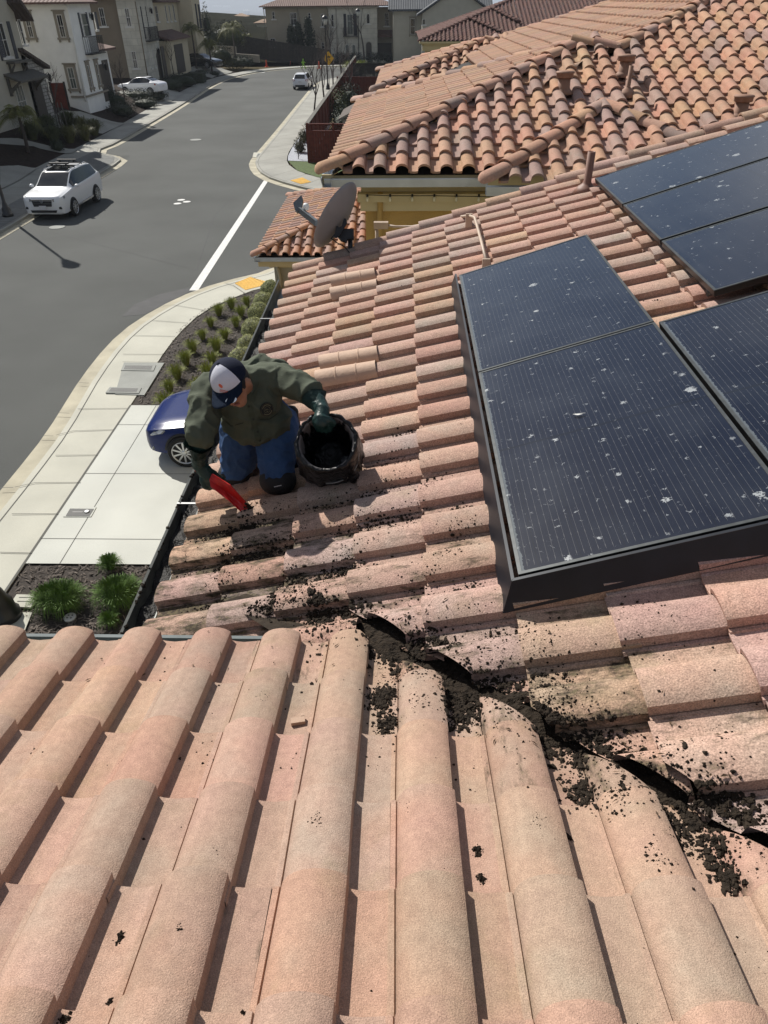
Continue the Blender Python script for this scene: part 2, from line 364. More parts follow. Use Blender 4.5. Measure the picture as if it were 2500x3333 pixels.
# smooth clay barrels laid in place of broken tiles
for px, py, ang in ((1128, 912, 0), (1130, 951, 0), (1108, 1176, .0), (1098, 1226, 0)):
    bm = nb(); c = onB(px, py, .075)
    ring = []
    W_ = .088
    s = Vector((0, 1, 0)); xs = [0]
    L0 = .40
    seg = [0, .005, .128, .133, .138, .143, .262, .267, .272, .277, .395, .40]
    bump_ = [0, 0, 0, .004, .004, 0, 0, .004, .004, 0, 0, 0]
    rings = []
    for t_, b_ in zip(seg, bump_):
        row = []
        for q in range(15):
            a_ = math.pi*(q/14); rr = W_*(1.0-.06*t_/L0)+b_
            row.append(bm.verts.new(c+UB*(t_-.13)+s*(-math.cos(a_)*rr)+NB*(math.sin(a_)*rr*.92-.03-.05*t_/L0+.03)))
        rings.append(row)
    for a_, b_ in zip(rings, rings[1:]):
        for q in range(14): bm.faces.new((a_[q], a_[q+1], b_[q+1], b_[q])).smooth = True
    inner = [bm.verts.new(v.co+(c-UB*.13-NB*.03-v.co).normalized()*.014+UB*.002) for v in rings[0]]
    for q in range(14): bm.faces.new((inner[q], inner[q+1], rings[0][q+1], rings[0][q]))
    bmesh.ops.recalc_face_normals(bm, faces=bm.faces)
    for e in bm.edges:
        if len(e.link_faces) == 2 and e.calc_face_angle(0) > R(20): e.smooth = False
    clayo = obj('barrel_tile', bm, M_CLAY, roofB); clayo['label'] = 'smooth clay replacement barrel with moulded rings'
# underlay sheets so that no light shows between the tiles
bm = nb()
def clip_sheet(pts, planes):
    b2 = nb(); poly(b2, pts); clipmesh(b2, planes); 
    vs = [v.co.copy() for f in b2.faces for v in f.verts]; b2.free(); return vs
a0 = OA-NA*.03
s1 = clip_sheet([a0+DAv*2.40+Vector((x, 0, 0)) for x in (-2.9, 1.6)]+[a0-DAv*.4+Vector((x, 0, 0)) for x in (2.6, -2.9)], [(Vector((0, 0, 0))+vn*(VAL/math.sqrt(2)), vn)])
poly(bm, s1)
b0 = OB-NB*.03
s2 = clip_sheet([b0+UB*-1.75+Vector((0, 1.0, 0)), b0+UB*4.4+Vector((0, -.5, 0)), b0+UB*4.4+Vector((0, 7.28, 0)), b0+UB*-1.75+Vector((0, 7.28, 0))], [(Vector((0, 0, 0))+vn*((VAL-.35)/math.sqrt(2)), -vn)])
poly(bm, s2)
bmesh.ops.recalc_face_normals(bm, faces=bm.faces)
obj('underlay', bm, M_BLACK, house)
# gutters: half-open troughs
def trough(bm, p0, p1, out, w_=.115, d_=.09, th=.006, mi=0):
    p0, p1, out = Vector(p0), Vector(p1), Vector(out).normalized(); z = Vector((0, 0, 1))
    prof = [(0, 0), (0, -d_), (w_*.85, -d_), (w_, -d_*.45), (w_, .004), (w_+.012, .008), (w_+.014, -.006), (w_+.004, -d_*.5), (w_*.9, -d_-th), (-th, -d_-th), (-th, 0)]
    A = [bm.verts.new(p0+out*x+z*y) for x, y in prof]; B = [bm.verts.new(p1+out*x+z*y) for x, y in prof]; n = len(prof)
    for i in range(n): bm.faces.new((A[i], A[(i+1) % n], B[(i+1) % n], B[i])).material_index = mi
    bm.faces.new(A[::-1]).material_index = mi; bm.faces.new(B).material_index = mi
gx = -1.155
zB = CAMZ-2.345
bm = nb(); trough(bm, (gx, 1.75, zB), (gx, 7.31, zB), (-1, 0, 0)); bmesh.ops.recalc_face_normals(bm, faces=bm.faces)
gB = obj('gutter', bm, M_GUT, house); gB['label'] = 'dark street side gutter packed with wet black debris'
for y in (3.30, 4.72, 6.2):
    bm = nb(); box(bm, (gx-.125, y-.007, zB+.010), (gx+.03, y+.007, zB+.014)); box(bm, (gx-.129, y-.008, zB-.03), (gx-.1245, y+.008, zB+.014)); obj('strap', bm, M_STEEL, gB)
bm = nb(); rr = random.Random(4)                    # debris lying in the trough
n_ = 90
prev = None
for k in range(n_+1):
    y = 1.8+(6.6-1.8)*k/n_; h = -.055+.03*mnoise.noise(Vector((y*3, 0, 0)))+.012*rr.uniform(-1, 1)
    row = [bm.verts.new((gx-.006-.1*q/4, y, zB+h+.012*rr.uniform(-1, 1))) for q in range(5)]
    if prev:
        for q in range(4): bm.faces.new((prev[q], row[q], row[q+1], prev[q+1]))
    prev = row
bmesh.ops.recalc_face_normals(bm, faces=bm.faces)
tag(obj('gutter_debris', bm, M_GUTIN, gB), kind='stuff')
eaveA = OA+DAv*2.40
bm = nb(); trough(bm, (-3.2, eaveA.y-.035, eaveA.z-.03), (-.22, eaveA.y-.035, eaveA.z-.03), (0, 1, 0), w_=.10); bmesh.ops.recalc_face_normals(bm, faces=bm.faces)
gA = obj('gutter', bm, M_GUTA, house); gA['label'] = 'grey gutter along the eave of the near roof slope'
# walls and fascia under the eaves
bm = nb()
box(bm, (-.95, 1.4, 0), (3.6, 7.1, zB-.25)); box(bm, (-3.4, -3.0, 0), (1.0, 1.6, zB-.05))
obj('wall', bm, M_STONE, house)
bm = nb(); box(bm, (gx+.012, 1.7, zB-.2), (gx+.04, 7.28, zB-.01)); box(bm, (-3.3, eaveA.y-.075, eaveA.z-.24), (-.2, eaveA.y-.045, eaveA.z-.04))
obj('fascia', bm, M_CREAM, house)
# rake tiles on the far gable edge: lapped barrel covers
pa = OB+UB*(-1.74)+Vector((0, 7.34, 0)); pb = OB+UB*4.3+Vector((0, 7.34, 0))
rk = obj('rake_tiles', hip_caps(pa+NB*.0, pb, NB, PAL_OUR, w_=.085, h_=.075, L_=.335, seed=9, end=False, lift=.045), M_TILE, house)
bm = nb(); prism(bm, [pa+Vector((0, .06, .02)), pb+Vector((0, .06, .02)), pb+Vector((0, .06, -.2)), pa+Vector((0, .06, -.2))], (0, .03, 0))
bmesh.ops.recalc_face_normals(bm, faces=bm.faces); obj('rake_board', bm, M_CREAM, house)
# roof jack and pipe near the ridge
M_BROWN = mat('brown_pipe_paint', (.20,.10,.07), .6, var=.15, vscale=12)
bm = nb(); b = onB(1905, 640, 0); lathe(bm, [(.12, .03), (.075, .085), (.05, .1), (.034, .12), (.034, .36), (.028, .362), (.027, .30)], 14, Matrix.Translation(b)); obj('vent_pipe', bm, M_BROWN, roofB)
# ================================================================ ground, street, pavements
M_ASPH = mat('asphalt', (.086,.090,.086), .92, var=.2, vscale=.22, bump=.25, bscale=60, var2=.22, v2scale=45, det=8, spec=.2)
M_SEAL = mat('dark_asphalt_patch', (.050,.051,.053), .85, var=.2, vscale=2, var2=.2, v2scale=60)
M_CONC = mat('concrete', (.44,.435,.37), .88, var=.10, vscale=.9, bump=.1, bscale=90, var2=.06, v2scale=70, det=8)
M_CONC2 = mat('far_grey_concrete', (.30,.298,.265), .9, var=.2, vscale=.5, bump=.1, bscale=90, var2=.08, v2scale=40, det=8)  # darker, more mottled grey for the far walks, driveways and paths
M_DRIVE = mat('pale_driveway_concrete', (.49,.50,.455), .86, var=.09, vscale=.8, bump=.08, bscale=90, var2=.04, v2scale=70, det=9)
M_GUTC = mat('stained_gutter_concrete', (.40,.37,.28), .9, var=.25, vscale=1.5, bump=.1, bscale=80, det=8)
M_JOINT = mat('dark_joint', (.10,.10,.09), .95)
M_PAINT = mat('white_road_paint', (.62,.62,.60), .8, var=.14, vscale=8, var2=.1, v2scale=60)
M_YEL = mat('yellow_tactile_paving', (.72,.43,.07), .75, var=.1, vscale=6)
M_MULCH = mat('mulch_soil', (.042,.034,.028), .95, var=.5, vscale=25, bump=1.0, bscale=45, det=8)
M_CHIP = mat('bark_chips', (.11,.09,.075), .9, var=.5, vscale=8)
M_EARTH = mat('dry_ground', (.10,.085,.055), .95, spec=0, var=.35, vscale=.05, bump=.3, bscale=2)
M_LAWN = mat('lawn_grass', (.065,.10,.022), .9, var=.35, vscale=9, bump=.8, bscale=120)
M_GRAVEL = mat('white_gravel', (.36,.38,.42), .9, var=.6, vscale=22, bump=1.0, bscale=26, det=3)
M_PAVER = mat('grey_pavers', (.17,.175,.17), .9, var=.2, vscale=4)
def V2(p, z): return Vector((p[0], p[1], z))
def resample(pts, n):
    pts = [Vector((p[0], p[1], 0)) for p in pts]
    # Catmull-Rom
    q = []
    for i in range(len(pts)-1):
        p0, p1, p2, p3 = pts[max(i-1, 0)], pts[i], pts[i+1], pts[min(i+2, len(pts)-1)]
        for k in range(8):
            t = k/8; q.append(.5*((2*p1)+(p2-p0)*t+(2*p0-5*p1+4*p2-p3)*t*t+(3*p1-p0-3*p2+p3)*t**3))
    q.append(pts[-1])
    ls = [0]
    for a, b in zip(q, q[1:]): ls.append(ls[-1]+(b-a).length)
    out_ = []; j = 0
    for i in range(n):
        s = ls[-1]*i/(n-1)
        while j < len(q)-2 and ls[j+1] < s: j += 1
        t = (s-ls[j])/max(1e-9, ls[j+1]-ls[j]); out_.append(q[j].lerp(q[j+1], t))
    return out_
def strip(bm, A, B, za, zb, mi=0):
    a = [bm.verts.new((p.x, p.y, za)) for p in A]; b = [bm.verts.new((p.x, p.y, zb)) for p in B]
    for i in range(len(A)-1): bm.faces.new((a[i], a[i+1], b[i+1], b[i])).material_index = mi
def offset(pts, d):
    o = []
    for i, p in enumerate(pts):
        t = (pts[min(i+1, len(pts)-1)]-pts[max(i-1, 0)]).normalized(); o.append(p+Vector((-t.y, t.x, 0))*d)
    return o
def joint(bm, p, q, z, w_=.015, mi=1):
    p, q = Vector((p[0], p[1], z)), Vector((q[0], q[1], z)); s = (q-p).normalized().cross(Vector((0, 0, 1)))*w_/2
    bm.faces.new([bm.verts.new(x) for x in (p-s, p+s, q+s, q-s)]).material_index = mi
def pavement(name, kerb, width, side, every=1.5, n=60, z=.12, gut=.40, inner=None, cm=None):
    """kerb: polyline of the kerb face; side=+1 when the walk lies to the left of it"""
    K = resample(kerb, n); bm = nb()
    g = offset(K, -side*gut); k2 = offset(K, side*.15)
    I = resample(inner, n) if inner else offset(K, side*(.15+width))
    strip(bm, g, K, .012, .018, 2); strip(bm, K, K, .018, z, 0); strip(bm, K, k2, z, z+.003, 0); strip(bm, k2, I, z+.003, z+.01, 0); strip(bm, I, offset(I, side*.02), z+.01, -.02, 0)
    acc = 0
    for i in range(n-1):
        acc += (K[i+1]-K[i]).length
        if acc > every: acc = 0; joint(bm, g[i], K[i], .022, .016); joint(bm, K[i], I[i], z+.016, .016)
    strip(bm, offset(k2, -.012), offset(k2, .012), z+.0075, z+.0075, 1)
    bmesh.ops.recalc_face_normals(bm, faces=bm.faces)
    for f in bm.faces:
        if f.normal.z < -.5: f.normal_flip()
    return struct(name, bm, [cm or M_CONC, M_JOINT, M_GUTC]), K, I
bm = nb(); poly(bm, [(-9000, -600, -.12), (9000, -600, -.12), (9000, 400, -.12), (-9000, 400, -.12)]); struct('ground', bm, M_EARTH)
bm = nb(); poly(bm, [(-20.5, -30, 0), (-7.4, -30, 0), (-7.4, 22, 0), (-5, 25.7, 0), (40, 25.7, 0), (40, 38, 0), (-3, 38, 0), (-8.9, 45, 0), (-9.3, 70, 0), (-9.6, 100, 0), (-5, 109, 0), (60, 109, 0), (60, 124, 0), (-13, 124, 0), (-21, 116, 0), (-24.5, 100, 0), (-22.5, 70, 0)]); struct('road', bm, M_ASPH)
_, KL, IL = pavement('sidewalk', [(-17.0, -20), (-17.1, 20), (-17.2, 36), (-17.25, 43), (-17.3, 46.8), (-17.7, 48.6), (-19.0, 49.8), (-20.1, 51.2), (-19.9, 54.3), (-20.3, 64), (-20.9, 76), (-22.0, 92), (-22.2, 99), (-21.8, 105.7), (-20.3, 112.5), (-17.6, 117.5), (-13.3, 121.2), (-8, 122.6), (0, 122.4), (60, 120)], 1.6, 1, n=130, cm=M_CONC2,
    inner=[(-21.0, -20), (-21.2, 20), (-21.3, 36), (-21.6, 45), (-21.8, 52), (-22.0, 58), (-22.6, 66), (-23.4, 77.5), (-24.1, 92), (-24.2, 99), (-23.6, 106), (-22, 113.5), (-18.8, 119.2), (-13.8, 123.2), (-8, 124.4), (0, 124.2), (60, 122)])
_, KR, IR = pavement('sidewalk', [(30, 37.3), (4, 37.2), (-2, 37.4), (-3.5, 38.2), (-4.9, 39.4), (-6.4, 41.0), (-7.9, 43.3), (-8.9, 46.8), (-9.05, 50), (-9.25, 60.7), (-9.7, 80), (-9.9, 96), (-8.6, 103), (-4, 107.6), (4, 109), (60, 109)], 1.5, -1, n=110, cm=M_CONC2,
    inner=[(30, 40.6), (4, 40.6), (-1.2, 40.7), (-2.9, 41.0), (-4.6, 42.0), (-5.9, 43.8), (-6.8, 46), (-7.2, 48.6), (-7.35, 52), (-7.4, 61), (-7.8, 80), (-8.0, 95), (-6.8, 101), (-3.4, 105), (4, 106.5), (60, 106.5)])
_, KN, IN = pavement('sidewalk', [(-7.75, -25), (-7.75, 5), (-7.7, 12), (-7.75, 14.2), (-8.0, 16.9), (-8.05, 19.2), (-7.85, 20.8), (-7.3, 22.5), (-6.6, 23.8), (-5.6, 24.9), (-4.4, 25.7), (-2, 26.1), (30, 26.1)], 1.2, -1, n=90, z=.07, every=1e9,
    inner=[(-6.56, -25), (-6.56, 5), (-6.56, 12), (-6.56, 14.2), (-6.58, 16.4), (-6.62, 18.6), (-6.5, 20.4), (-6.2, 21.8), (-5.7, 22.7), (-5.1, 23.6), (-4.2, 24.3), (-1.5, 24.5), (30, 24.5)])
bm = nb()
z2p = lambda x, y: G(x*.4822, 1200+y*.4822, .09).to_2d(); z1p = lambda x, y: G(400+x*.4822, 900+y*.4822, .09).to_2d()
for a, b in (((0, 1240), (215, 1245)), ((80, 980), (395, 980)), ((235, 770), (545, 768)), ((375, 585), (660, 583)), ((495, 420), (770, 412)), ((525, 270), (860, 268)), ((100, 800), (235, 770)), ((0, 804), (90, 803)), ((265, 452), (360, 455)), ((380, 448), (495, 420)), ((370, 296), (470, 302)), ((535, 94), (600, 98))): joint(bm, z2p(*a), z2p(*b), .094, .016, 0)
for a, b in (((0, 576), (235, 580)), ((0, 524), (268, 526)), ((70, 397), (352, 404)), ((195, 295), (440, 314)), ((338, 190), (566, 230)), ((470, 108), (520, 100)), ((686, 42), (745, 60)), ((745, 60), (830, 118)), ((270, 200), (335, 192)), ((870, 5), (1000, 60))): joint(bm, z1p(*a), z1p(*b), .094, .016, 0)
for f in bm.faces:
    f.normal_update()
    if f.normal.z < 0: f.normal_flip()
struct('sidewalk_joints', bm, M_JOINT)
# driveway
bm = nb(); z0 = .082
Y0, Y1 = 9.36, 15.30
poly(bm, [(-6.56, Y0, z0), (-1.2, Y0, z0), (-1.2, Y1, z0), (-6.56, Y1, z0)])
for X in (-5.93, -4.23, -2.5): joint(bm, (X, Y0), (X, Y1), z0+.004, .013)
for Y in (10.06, 12.25, 14.33): joint(bm, (-6.56, Y), (-1.2, Y), z0+.004, .013)
joint(bm, (-6.56, Y0-1.2), (-6.56, Y1), z0+.004, .045)
for p, q in (((200, 1705), (265, 1717)), ((282, 1693), (365, 1703)), ((300, 1702), (420, 1711))):
    pass
struct('driveway', bm, [M_DRIVE, M_JOINT])
# planting beds
bm = nb(); poly(bm, [(-6.56, 0, .05), (-1.2, 0, .05), (-1.2, Y0, .05), (-6.56, Y0, .05)]); poly(bm, [(-6.6, Y1, .055), (-1.2, Y1, .055), (-1.2, 24.5, .055), (-4.3, 24.35, .055), (-5.1, 23.65, .055), (-5.75, 22.75, .055), (-6.3, 21.8, .055), (-6.6, 20.4, .055), (-6.75, 18.6, .055)][::1]); struct('mulch_bed', bm, M_MULCH)
def inside(px, py, pts):
    c = False; j = len(pts)-1
    for i in range(len(pts)):
        if (pts[i][1] > py) != (pts[j][1] > py) and px < (pts[j][0]-pts[i][0])*(py-pts[i][1])/(pts[j][1]-pts[i][1])+pts[i][0]: c = not c
        j = i
    return c
bm = nb(); rr = random.Random(21)
NBED = [(-6.5, Y1+.05), (-1.8, Y1+.05), (-1.8, 24.2), (-4.3, 24.2), (-5.2, 23.5), (-5.85, 22.6), (-6.35, 21.7), (-6.65, 20.3), (-6.65, 18.6)]
SBED = [(-6.5, 5.5), (-1.8, 5.5), (-1.8, Y0-.03), (-6.5, Y0-.03)]
for bed, cnt, z in ((NBED, 5200, .06), (SBED, 3600, .055)):
    xs = [p[0] for p in bed]; ys = [p[1] for p in bed]; k = 0
    while k < cnt:
        x, y = rr.uniform(min(xs), max(xs)), rr.uniform(min(ys), max(ys))
        if not inside(x, y, bed): continue
        k += 1; a = rr.uniform(0, 6.28); l, w_ = rr.uniform(.025, .06), rr.uniform(.006, .016); d = Vector((math.cos(a), math.sin(a), rr.uniform(-.5, .5)))*l; s = Vector((-math.sin(a), math.cos(a), rr.uniform(-.7, .7)))*w_
        c = Vector((x, y, z+rr.uniform(.005, .03)))
        bm.faces.new([bm.verts.new(v) for v in (c-d-s, c+d-s*.6, c+d*.9+s, c-d+s*.8)])
tag(struct('bark_mulch', bm, M_CHIP), kind='stuff')
# patches, markings
def sheet(pts, z): 
    b = nb(); poly(b, [V2(p, z) for p in pts]); return b
P = lambda x, y: G(x, y).to_2d()
struct('asphalt_patch', sheet([P(*q) for q in ((398, 1030), (440, 990), (520, 958), (600, 940), (700, 925), (790, 897), (884, 868), (884, 885), (800, 898), (735, 917), (627, 945), (530, 994), (470, 1024))], .004), M_SEAL)
struct('stop_line', sheet([P(*q) for q in ((861, 585), (876, 585), (645, 946), (616, 946))], .008), M_PAINT)
bm = nb(); cl = [P(*q) for q in ((714, 254), (730, 249), (760, 243), (800, 239), (860, 236.5))]
for o_ in (0, .35): strip(bm, [Vector((p.x, p.y+o_*2.2, 0)) for p in cl], [Vector((p.x, p.y+o_*2.2+.5, 0)) for p in cl], .006, .006)
for f in bm.faces:
    f.normal_update()
    if f.normal.z < 0: f.normal_flip()
struct('centre_line', bm, M_PAINT)
bm = nb()
for q in (((640, 880), (700, 700)), ((700, 700), (760, 640)), ((180, 760), (640, 880))): joint(bm, P(*q[0]), P(*q[1]), .005, .03, 0)
struct('asphalt_seam', bm, M_SEAL)
# tactile pads: sheets with raised domes
def tactile(pts, label):
    bm = nb(); a, b, c, d = [V2(p, .088) for p in pts]
    poly(bm, (a, b, c, d))
    for i in range(16):
        for j in range(9):
            u, v = (i+.5)/16, (j+.5)/9; p = a.lerp(b, u).lerp(d.lerp(c, u), v)
            lathe(bm, [(.022, .0), (.016, .012)], 5, Matrix.Translation(p))
    for f in bm.faces:
        f.normal_update()
    bmesh.ops.recalc_face_normals(bm, faces=bm.faces)
    return tag(obj('tactile_paving', bm, M_YEL), label, 'tactile paving')
tactile([P(*q) for q in ((765, 930), (815, 909), (886, 930), (800, 952))], 'yellow tactile pad on the kerb ramp beside the planted mulch bed')
o = tactile([P(*q) for q in ((945, 596), (985, 586), (1014, 601), (980, 608))], 'yellow tactile pad at the far corner below the lawn')
o.location.z = .05
# lawn and white gravel at the far corner
bm = nb(); poly(bm, [(-6.9, 46.8, .15), (-6.0, 43.9, .15), (-4.7, 42.1, .15), (-3.0, 41.1, .15), (20, 40.7, .15), (20, 45.2, .15), (-4.6, 45.6, .15), (-5.6, 46.6, .15)]); tag(struct('lawn', bm, M_LAWN), kind='structure')
bm = nb(); poly(bm, [(-6.95, 47.0, .145), (-5.6, 46.7, .145), (-5.6, 62, .145), (-7.35, 62, .145), (-7.3, 52, .145), (-7.15, 48.6, .145)]); struct('gravel_strip', bm, M_GRAVEL)
# paver inlays on the far sidewalk, either side of the parked suv
bm = nb(); poly(bm, [(-17.35, 27, .134), (-17.4, 37.3, .134), (-19.0, 37.3, .134), (-18.9, 27, .134)]); poly(bm, [(-17.5, 43.6, .136), (-17.55, 46.9, .136), (-18.0, 48.5, .136), (-19.3, 49.6, .136), (-20.1, 51, .136), (-20.2, 47, .136), (-19.2, 43.6, .136)][::-1])
for k in range(34):
    joint(bm, (-17.36, 27+k*.3), (-18.95, 27+k*.3), .139, .04)
    if k < 22: joint(bm, (-17.52, 43.7+k*.3), (-19.2-.035*k, 43.7+k*.3), .141, .04)
for f in bm.faces:
    f.normal_update()
    if f.normal.z < 0: f.normal_flip()
struct('paver_strip', bm, [M_PAVER, M_JOINT])
# ---- sloping front yards on the uphill side
bm = nb()
prev = None
IL2 = [p for p in IL if 5 < p.y < 112]
rowsy = []
for p in IL2:
    row = [(p.x+.0, .13), (p.x-1.2, .45), (p.x-2.6, 1.0), (p.x-4.0, 1.45), (p.x-30, 1.6)]
    rowsy.append([bm.verts.new((x, p.y, z)) for x, z in row])
for a, b in zip(rowsy, rowsy[1:]):
    for q in range(4): bm.faces.new((a[q], a[q+1], b[q+1], b[q])).normal_flip()
struct('front_yards', bm, mat('yard_mulch', (.035,.026,.021), .95, spec=.1, var=.45, vscale=5, bump=.8, bscale=18, det=8), True)
def yardz(x, y):
    e = min(IL2, key=lambda p: abs(p.y-y)); d = e.x-x
    for (d0, z0_), (d1, z1_) in zip(((0, .13), (1.2, .45), (2.6, 1.0), (4.0, 1.45)), ((1.2, .45), (2.6, 1.0), (4.0, 1.45), (30, 1.6))):
        if d <= d1: return z0_+(z1_-z0_)*max(0, d-d0)/(d1-d0)
    return 1.6
def yard(px, py):                                    # where the view ray of a pixel meets the yard
    d = ray(px, py); lo, hi = 20.0, 140.0
    for _ in range(60):
        m = (lo+hi)/2; p = CO+d*(m/d.y)
        zz = yardz(p.x, p.y) if p.x < -21.0 else .13
        if p.z > zz: lo = m
        else: hi = m
    return CO+d*(lo/d.y)
# driveways and stepping slabs up to the far houses
def slab(name, pts, lift=.04):
    bm = nb(); q = [yard(*p) for p in pts]
    n = len(q)//2; A = q[:n]; B = q[n:][::-1]
    N_ = 6
    rows_ = []
    for i in range(n-1):
        for k in range(N_+(1 if i == n-2 else 0)):
            t = k/N_; a, b = A[i].lerp(A[i+1], t), B[i].lerp(B[i+1], t)
            r_ = []
            for m in range(7):
                c = a.lerp(b, m/6); r_.append(bm.verts.new((c.x, c.y, (yardz(c.x, c.y) if c.x < -21 else .13)+lift)))
            rows_.append(r_)
    for a, b in zip(rows_, rows_[1:]):
        for m in range(6): bm.faces.new((a[m], a[m+1], b[m+1], b[m]))
    for f in bm.faces:
        f.normal_update()
        if f.normal.z < 0: f.normal_flip()
    return struct(name, bm, M_CONC2)
slab('driveway', [(138, 400), (200, 362), (262, 364), (408, 402), (335, 437), (200, 420)])
slab('driveway', [(380, 300), (470, 290), (560, 285), (598, 305), (560, 330), (520, 345)])
slab('driveway', [(588, 225), (640, 215), (720, 222), (758, 235), (700, 250), (690, 255)])
slab('front_path', [(0, 452), (60, 452), (255, 486), (235, 500), (110, 478), (0, 470)])
slab('front_path', [(0, 543), (60, 540), (125, 548), (60, 590), (20, 610), (0, 618)])
# ================================================================ solar panels
def panel_mat(name, base, rough):
    m = bpy.data.materials.new(name); m.use_nodes = True; n = m.node_tree; p = n.nodes['Principled BSDF']; K = n.links.new
    p.inputs['Roughness'].default_value = rough; p.inputs['Specular IOR Level'].default_value = .8; p.inputs['Coat Weight'].default_value = .5; p.inputs['Coat Roughness'].default_value = .16
    t = n.nodes.new('ShaderNodeTexCoord'); sx = n.nodes.new('ShaderNodeSeparateXYZ'); K(t.outputs['Object'], sx.inputs[0])
    def mth(op, a, b=None, c=None):
        k = n.nodes.new('ShaderNodeMath'); k.operation = op
        for i, v in enumerate((a, b, c)):
            if v is None: continue
            if isinstance(v, (int, float)): k.inputs[i].default_value = v
            else: K(v, k.inputs[i])
        return k.outputs[0]
    X, Y = sx.outputs['X'], sx.outputs['Y']
    SP = .0255
    fx = mth('ABSOLUTE', mth('SUBTRACT', mth('FRACT', mth('DIVIDE', X, SP)), .5))       # 0 on a busbar
    fy = mth('ABSOLUTE', mth('SUBTRACT', mth('FRACT', mth('DIVIDE', Y, .105)), .5))
    dot = mth('LESS_THAN', fy, .07)
    wdt = mth('ADD', .018, mth('MULTIPLY', dot, .022))
    line = mth('LESS_THAN', fx, wdt)
    inx = mth('MULTIPLY', mth('GREATER_THAN', X, .03), mth('LESS_THAN', X, .915))
    iny = mth('MULTIPLY', mth('GREATER_THAN', Y, .035), mth('LESS_THAN', Y, 1.655))
    gap = mth('LESS_THAN', mth('ABSOLUTE', mth('SUBTRACT', Y, .845)), .006)
    cellg = mth('LESS_THAN', mth('ABSOLUTE', mth('SUBTRACT', mth('FRACT', mth('DIVIDE', X, .1525)), .5)), .012)
    line = mth('MULTIPLY', mth('MULTIPLY', line, mth('MULTIPLY', inx, iny)), mth('SUBTRACT', 1, gap))
    def mix(a, b, f):
        k = n.nodes.new('ShaderNodeMix'); k.data_type = 'RGBA'
        for s, v in (('A', a), ('B', b)):
            if isinstance(v, tuple): k.inputs[s].default_value = (*v, 1)
            else: K(v, k.inputs[s])
        K(f, k.inputs['Factor']); return k.outputs['Result']
    col = mix(base, (.003, .003, .004), mth('MULTIPLY', cellg, .7))
    col = mix(col, (.002, .002, .003), gap)
    col = mix(col, (.20, .195, .18), mth('MULTIPLY', line, .48))
    # dust, drops and droppings
    oi = n.nodes.new('ShaderNodeObjectInfo')
    mp = n.nodes.new('ShaderNodeVectorMath'); mp.operation = 'ADD'; K(t.outputs['Object'], mp.inputs[0])
    cb = n.nodes.new('ShaderNodeCombineXYZ'); K(mth('MULTIPLY', oi.outputs['Random'], 37.0), cb.inputs['X']); K(mth('MULTIPLY', oi.outputs['Random'], 91.0), cb.inputs['Y']); K(cb.outputs[0], mp.inputs[1])
    nz = n.nodes.new('ShaderNodeTexNoise'); nz.inputs['Scale'].default_value = 60; nz.inputs['Detail'].default_value = 6; nz.inputs['Roughness'].default_value = .7; K(mp.outputs[0], nz.inputs['Vector'])
    warp = n.nodes.new('ShaderNodeVectorMath'); warp.operation = 'MULTIPLY_ADD'; K(nz.outputs['Color'], warp.inputs[0]); warp.inputs[1].default_value = (.09, .06, 0); K(mp.outputs[0], warp.inputs[2])
    sp = None
    for scale, thr, amt in ((3.6, .095, .6), (7.0, .085, .5), (11.0, .08, .4), (23.0, .055, .45)):
        v = n.nodes.new('ShaderNodeTexVoronoi'); v.voronoi_dimensions = '2D'; v.inputs['Scale'].default_value = scale; v.inputs['Randomness'].default_value = 1; K(warp.outputs[0], v.inputs['Vector'])
        sc_ = n.nodes.new('ShaderNodeSeparateColor'); K(v.outputs['Color'], sc_.inputs[0])
        r_ = mth('MULTIPLY', mth('POWER', sc_.outputs['Red'], 2.8), thr)
        k = mth('MULTIPLY', mth('LESS_THAN', v.outputs['Distance'], r_), amt)
        k = mth('MULTIPLY', k, mth('GREATER_THAN', nz.outputs['Fac'], .44))
        sp = k if sp is None else mth('MAXIMUM', sp, k)
    col = mix(col, (.42, .45, .46), sp)
    n2 = n.nodes.new('ShaderNodeTexNoise'); n2.inputs['Scale'].default_value = 3.2; n2.inputs['Detail'].default_value = 8; K(mp.outputs[0], n2.inputs['Vector'])
    mr = n.nodes.new('ShaderNodeMapRange'); K(n2.outputs['Fac'], mr.inputs['Value']); mr.inputs['From Min'].default_value = .45; mr.inputs['From Max'].default_value = .8; mr.inputs['To Max'].default_value = .09
    col = mix(col, (.14, .16, .18), mr.outputs['Result'])
    edge = mth('MULTIPLY', mth('LESS_THAN', mth('ADD', X, mth('MULTIPLY', nz.outputs['Fac'], -.035)), .006), .6)
    col = mix(col, (.16, .18, .185), edge)
    K(col, p.inputs['Base Color'])
    rr_ = mth('ADD', rough, mth('MULTIPLY', sp, .5)); rr_ = mth('ADD', rr_, mth('MULTIPLY', mr.outputs['Result'], .5)); K(rr_, p.inputs['Roughness'])
    return m
M_PV = panel_mat('dusty_solar_glass', (.0025, .0042, .012), .13)
M_PVF = mat('black_anodised_frame', (.018,.02,.022), .35, metal=.6, var=.2, vscale=20)
M_PVE = mat('worn_frame_edge', (.05,.056,.058), .45, metal=.4, var=.3, vscale=30)
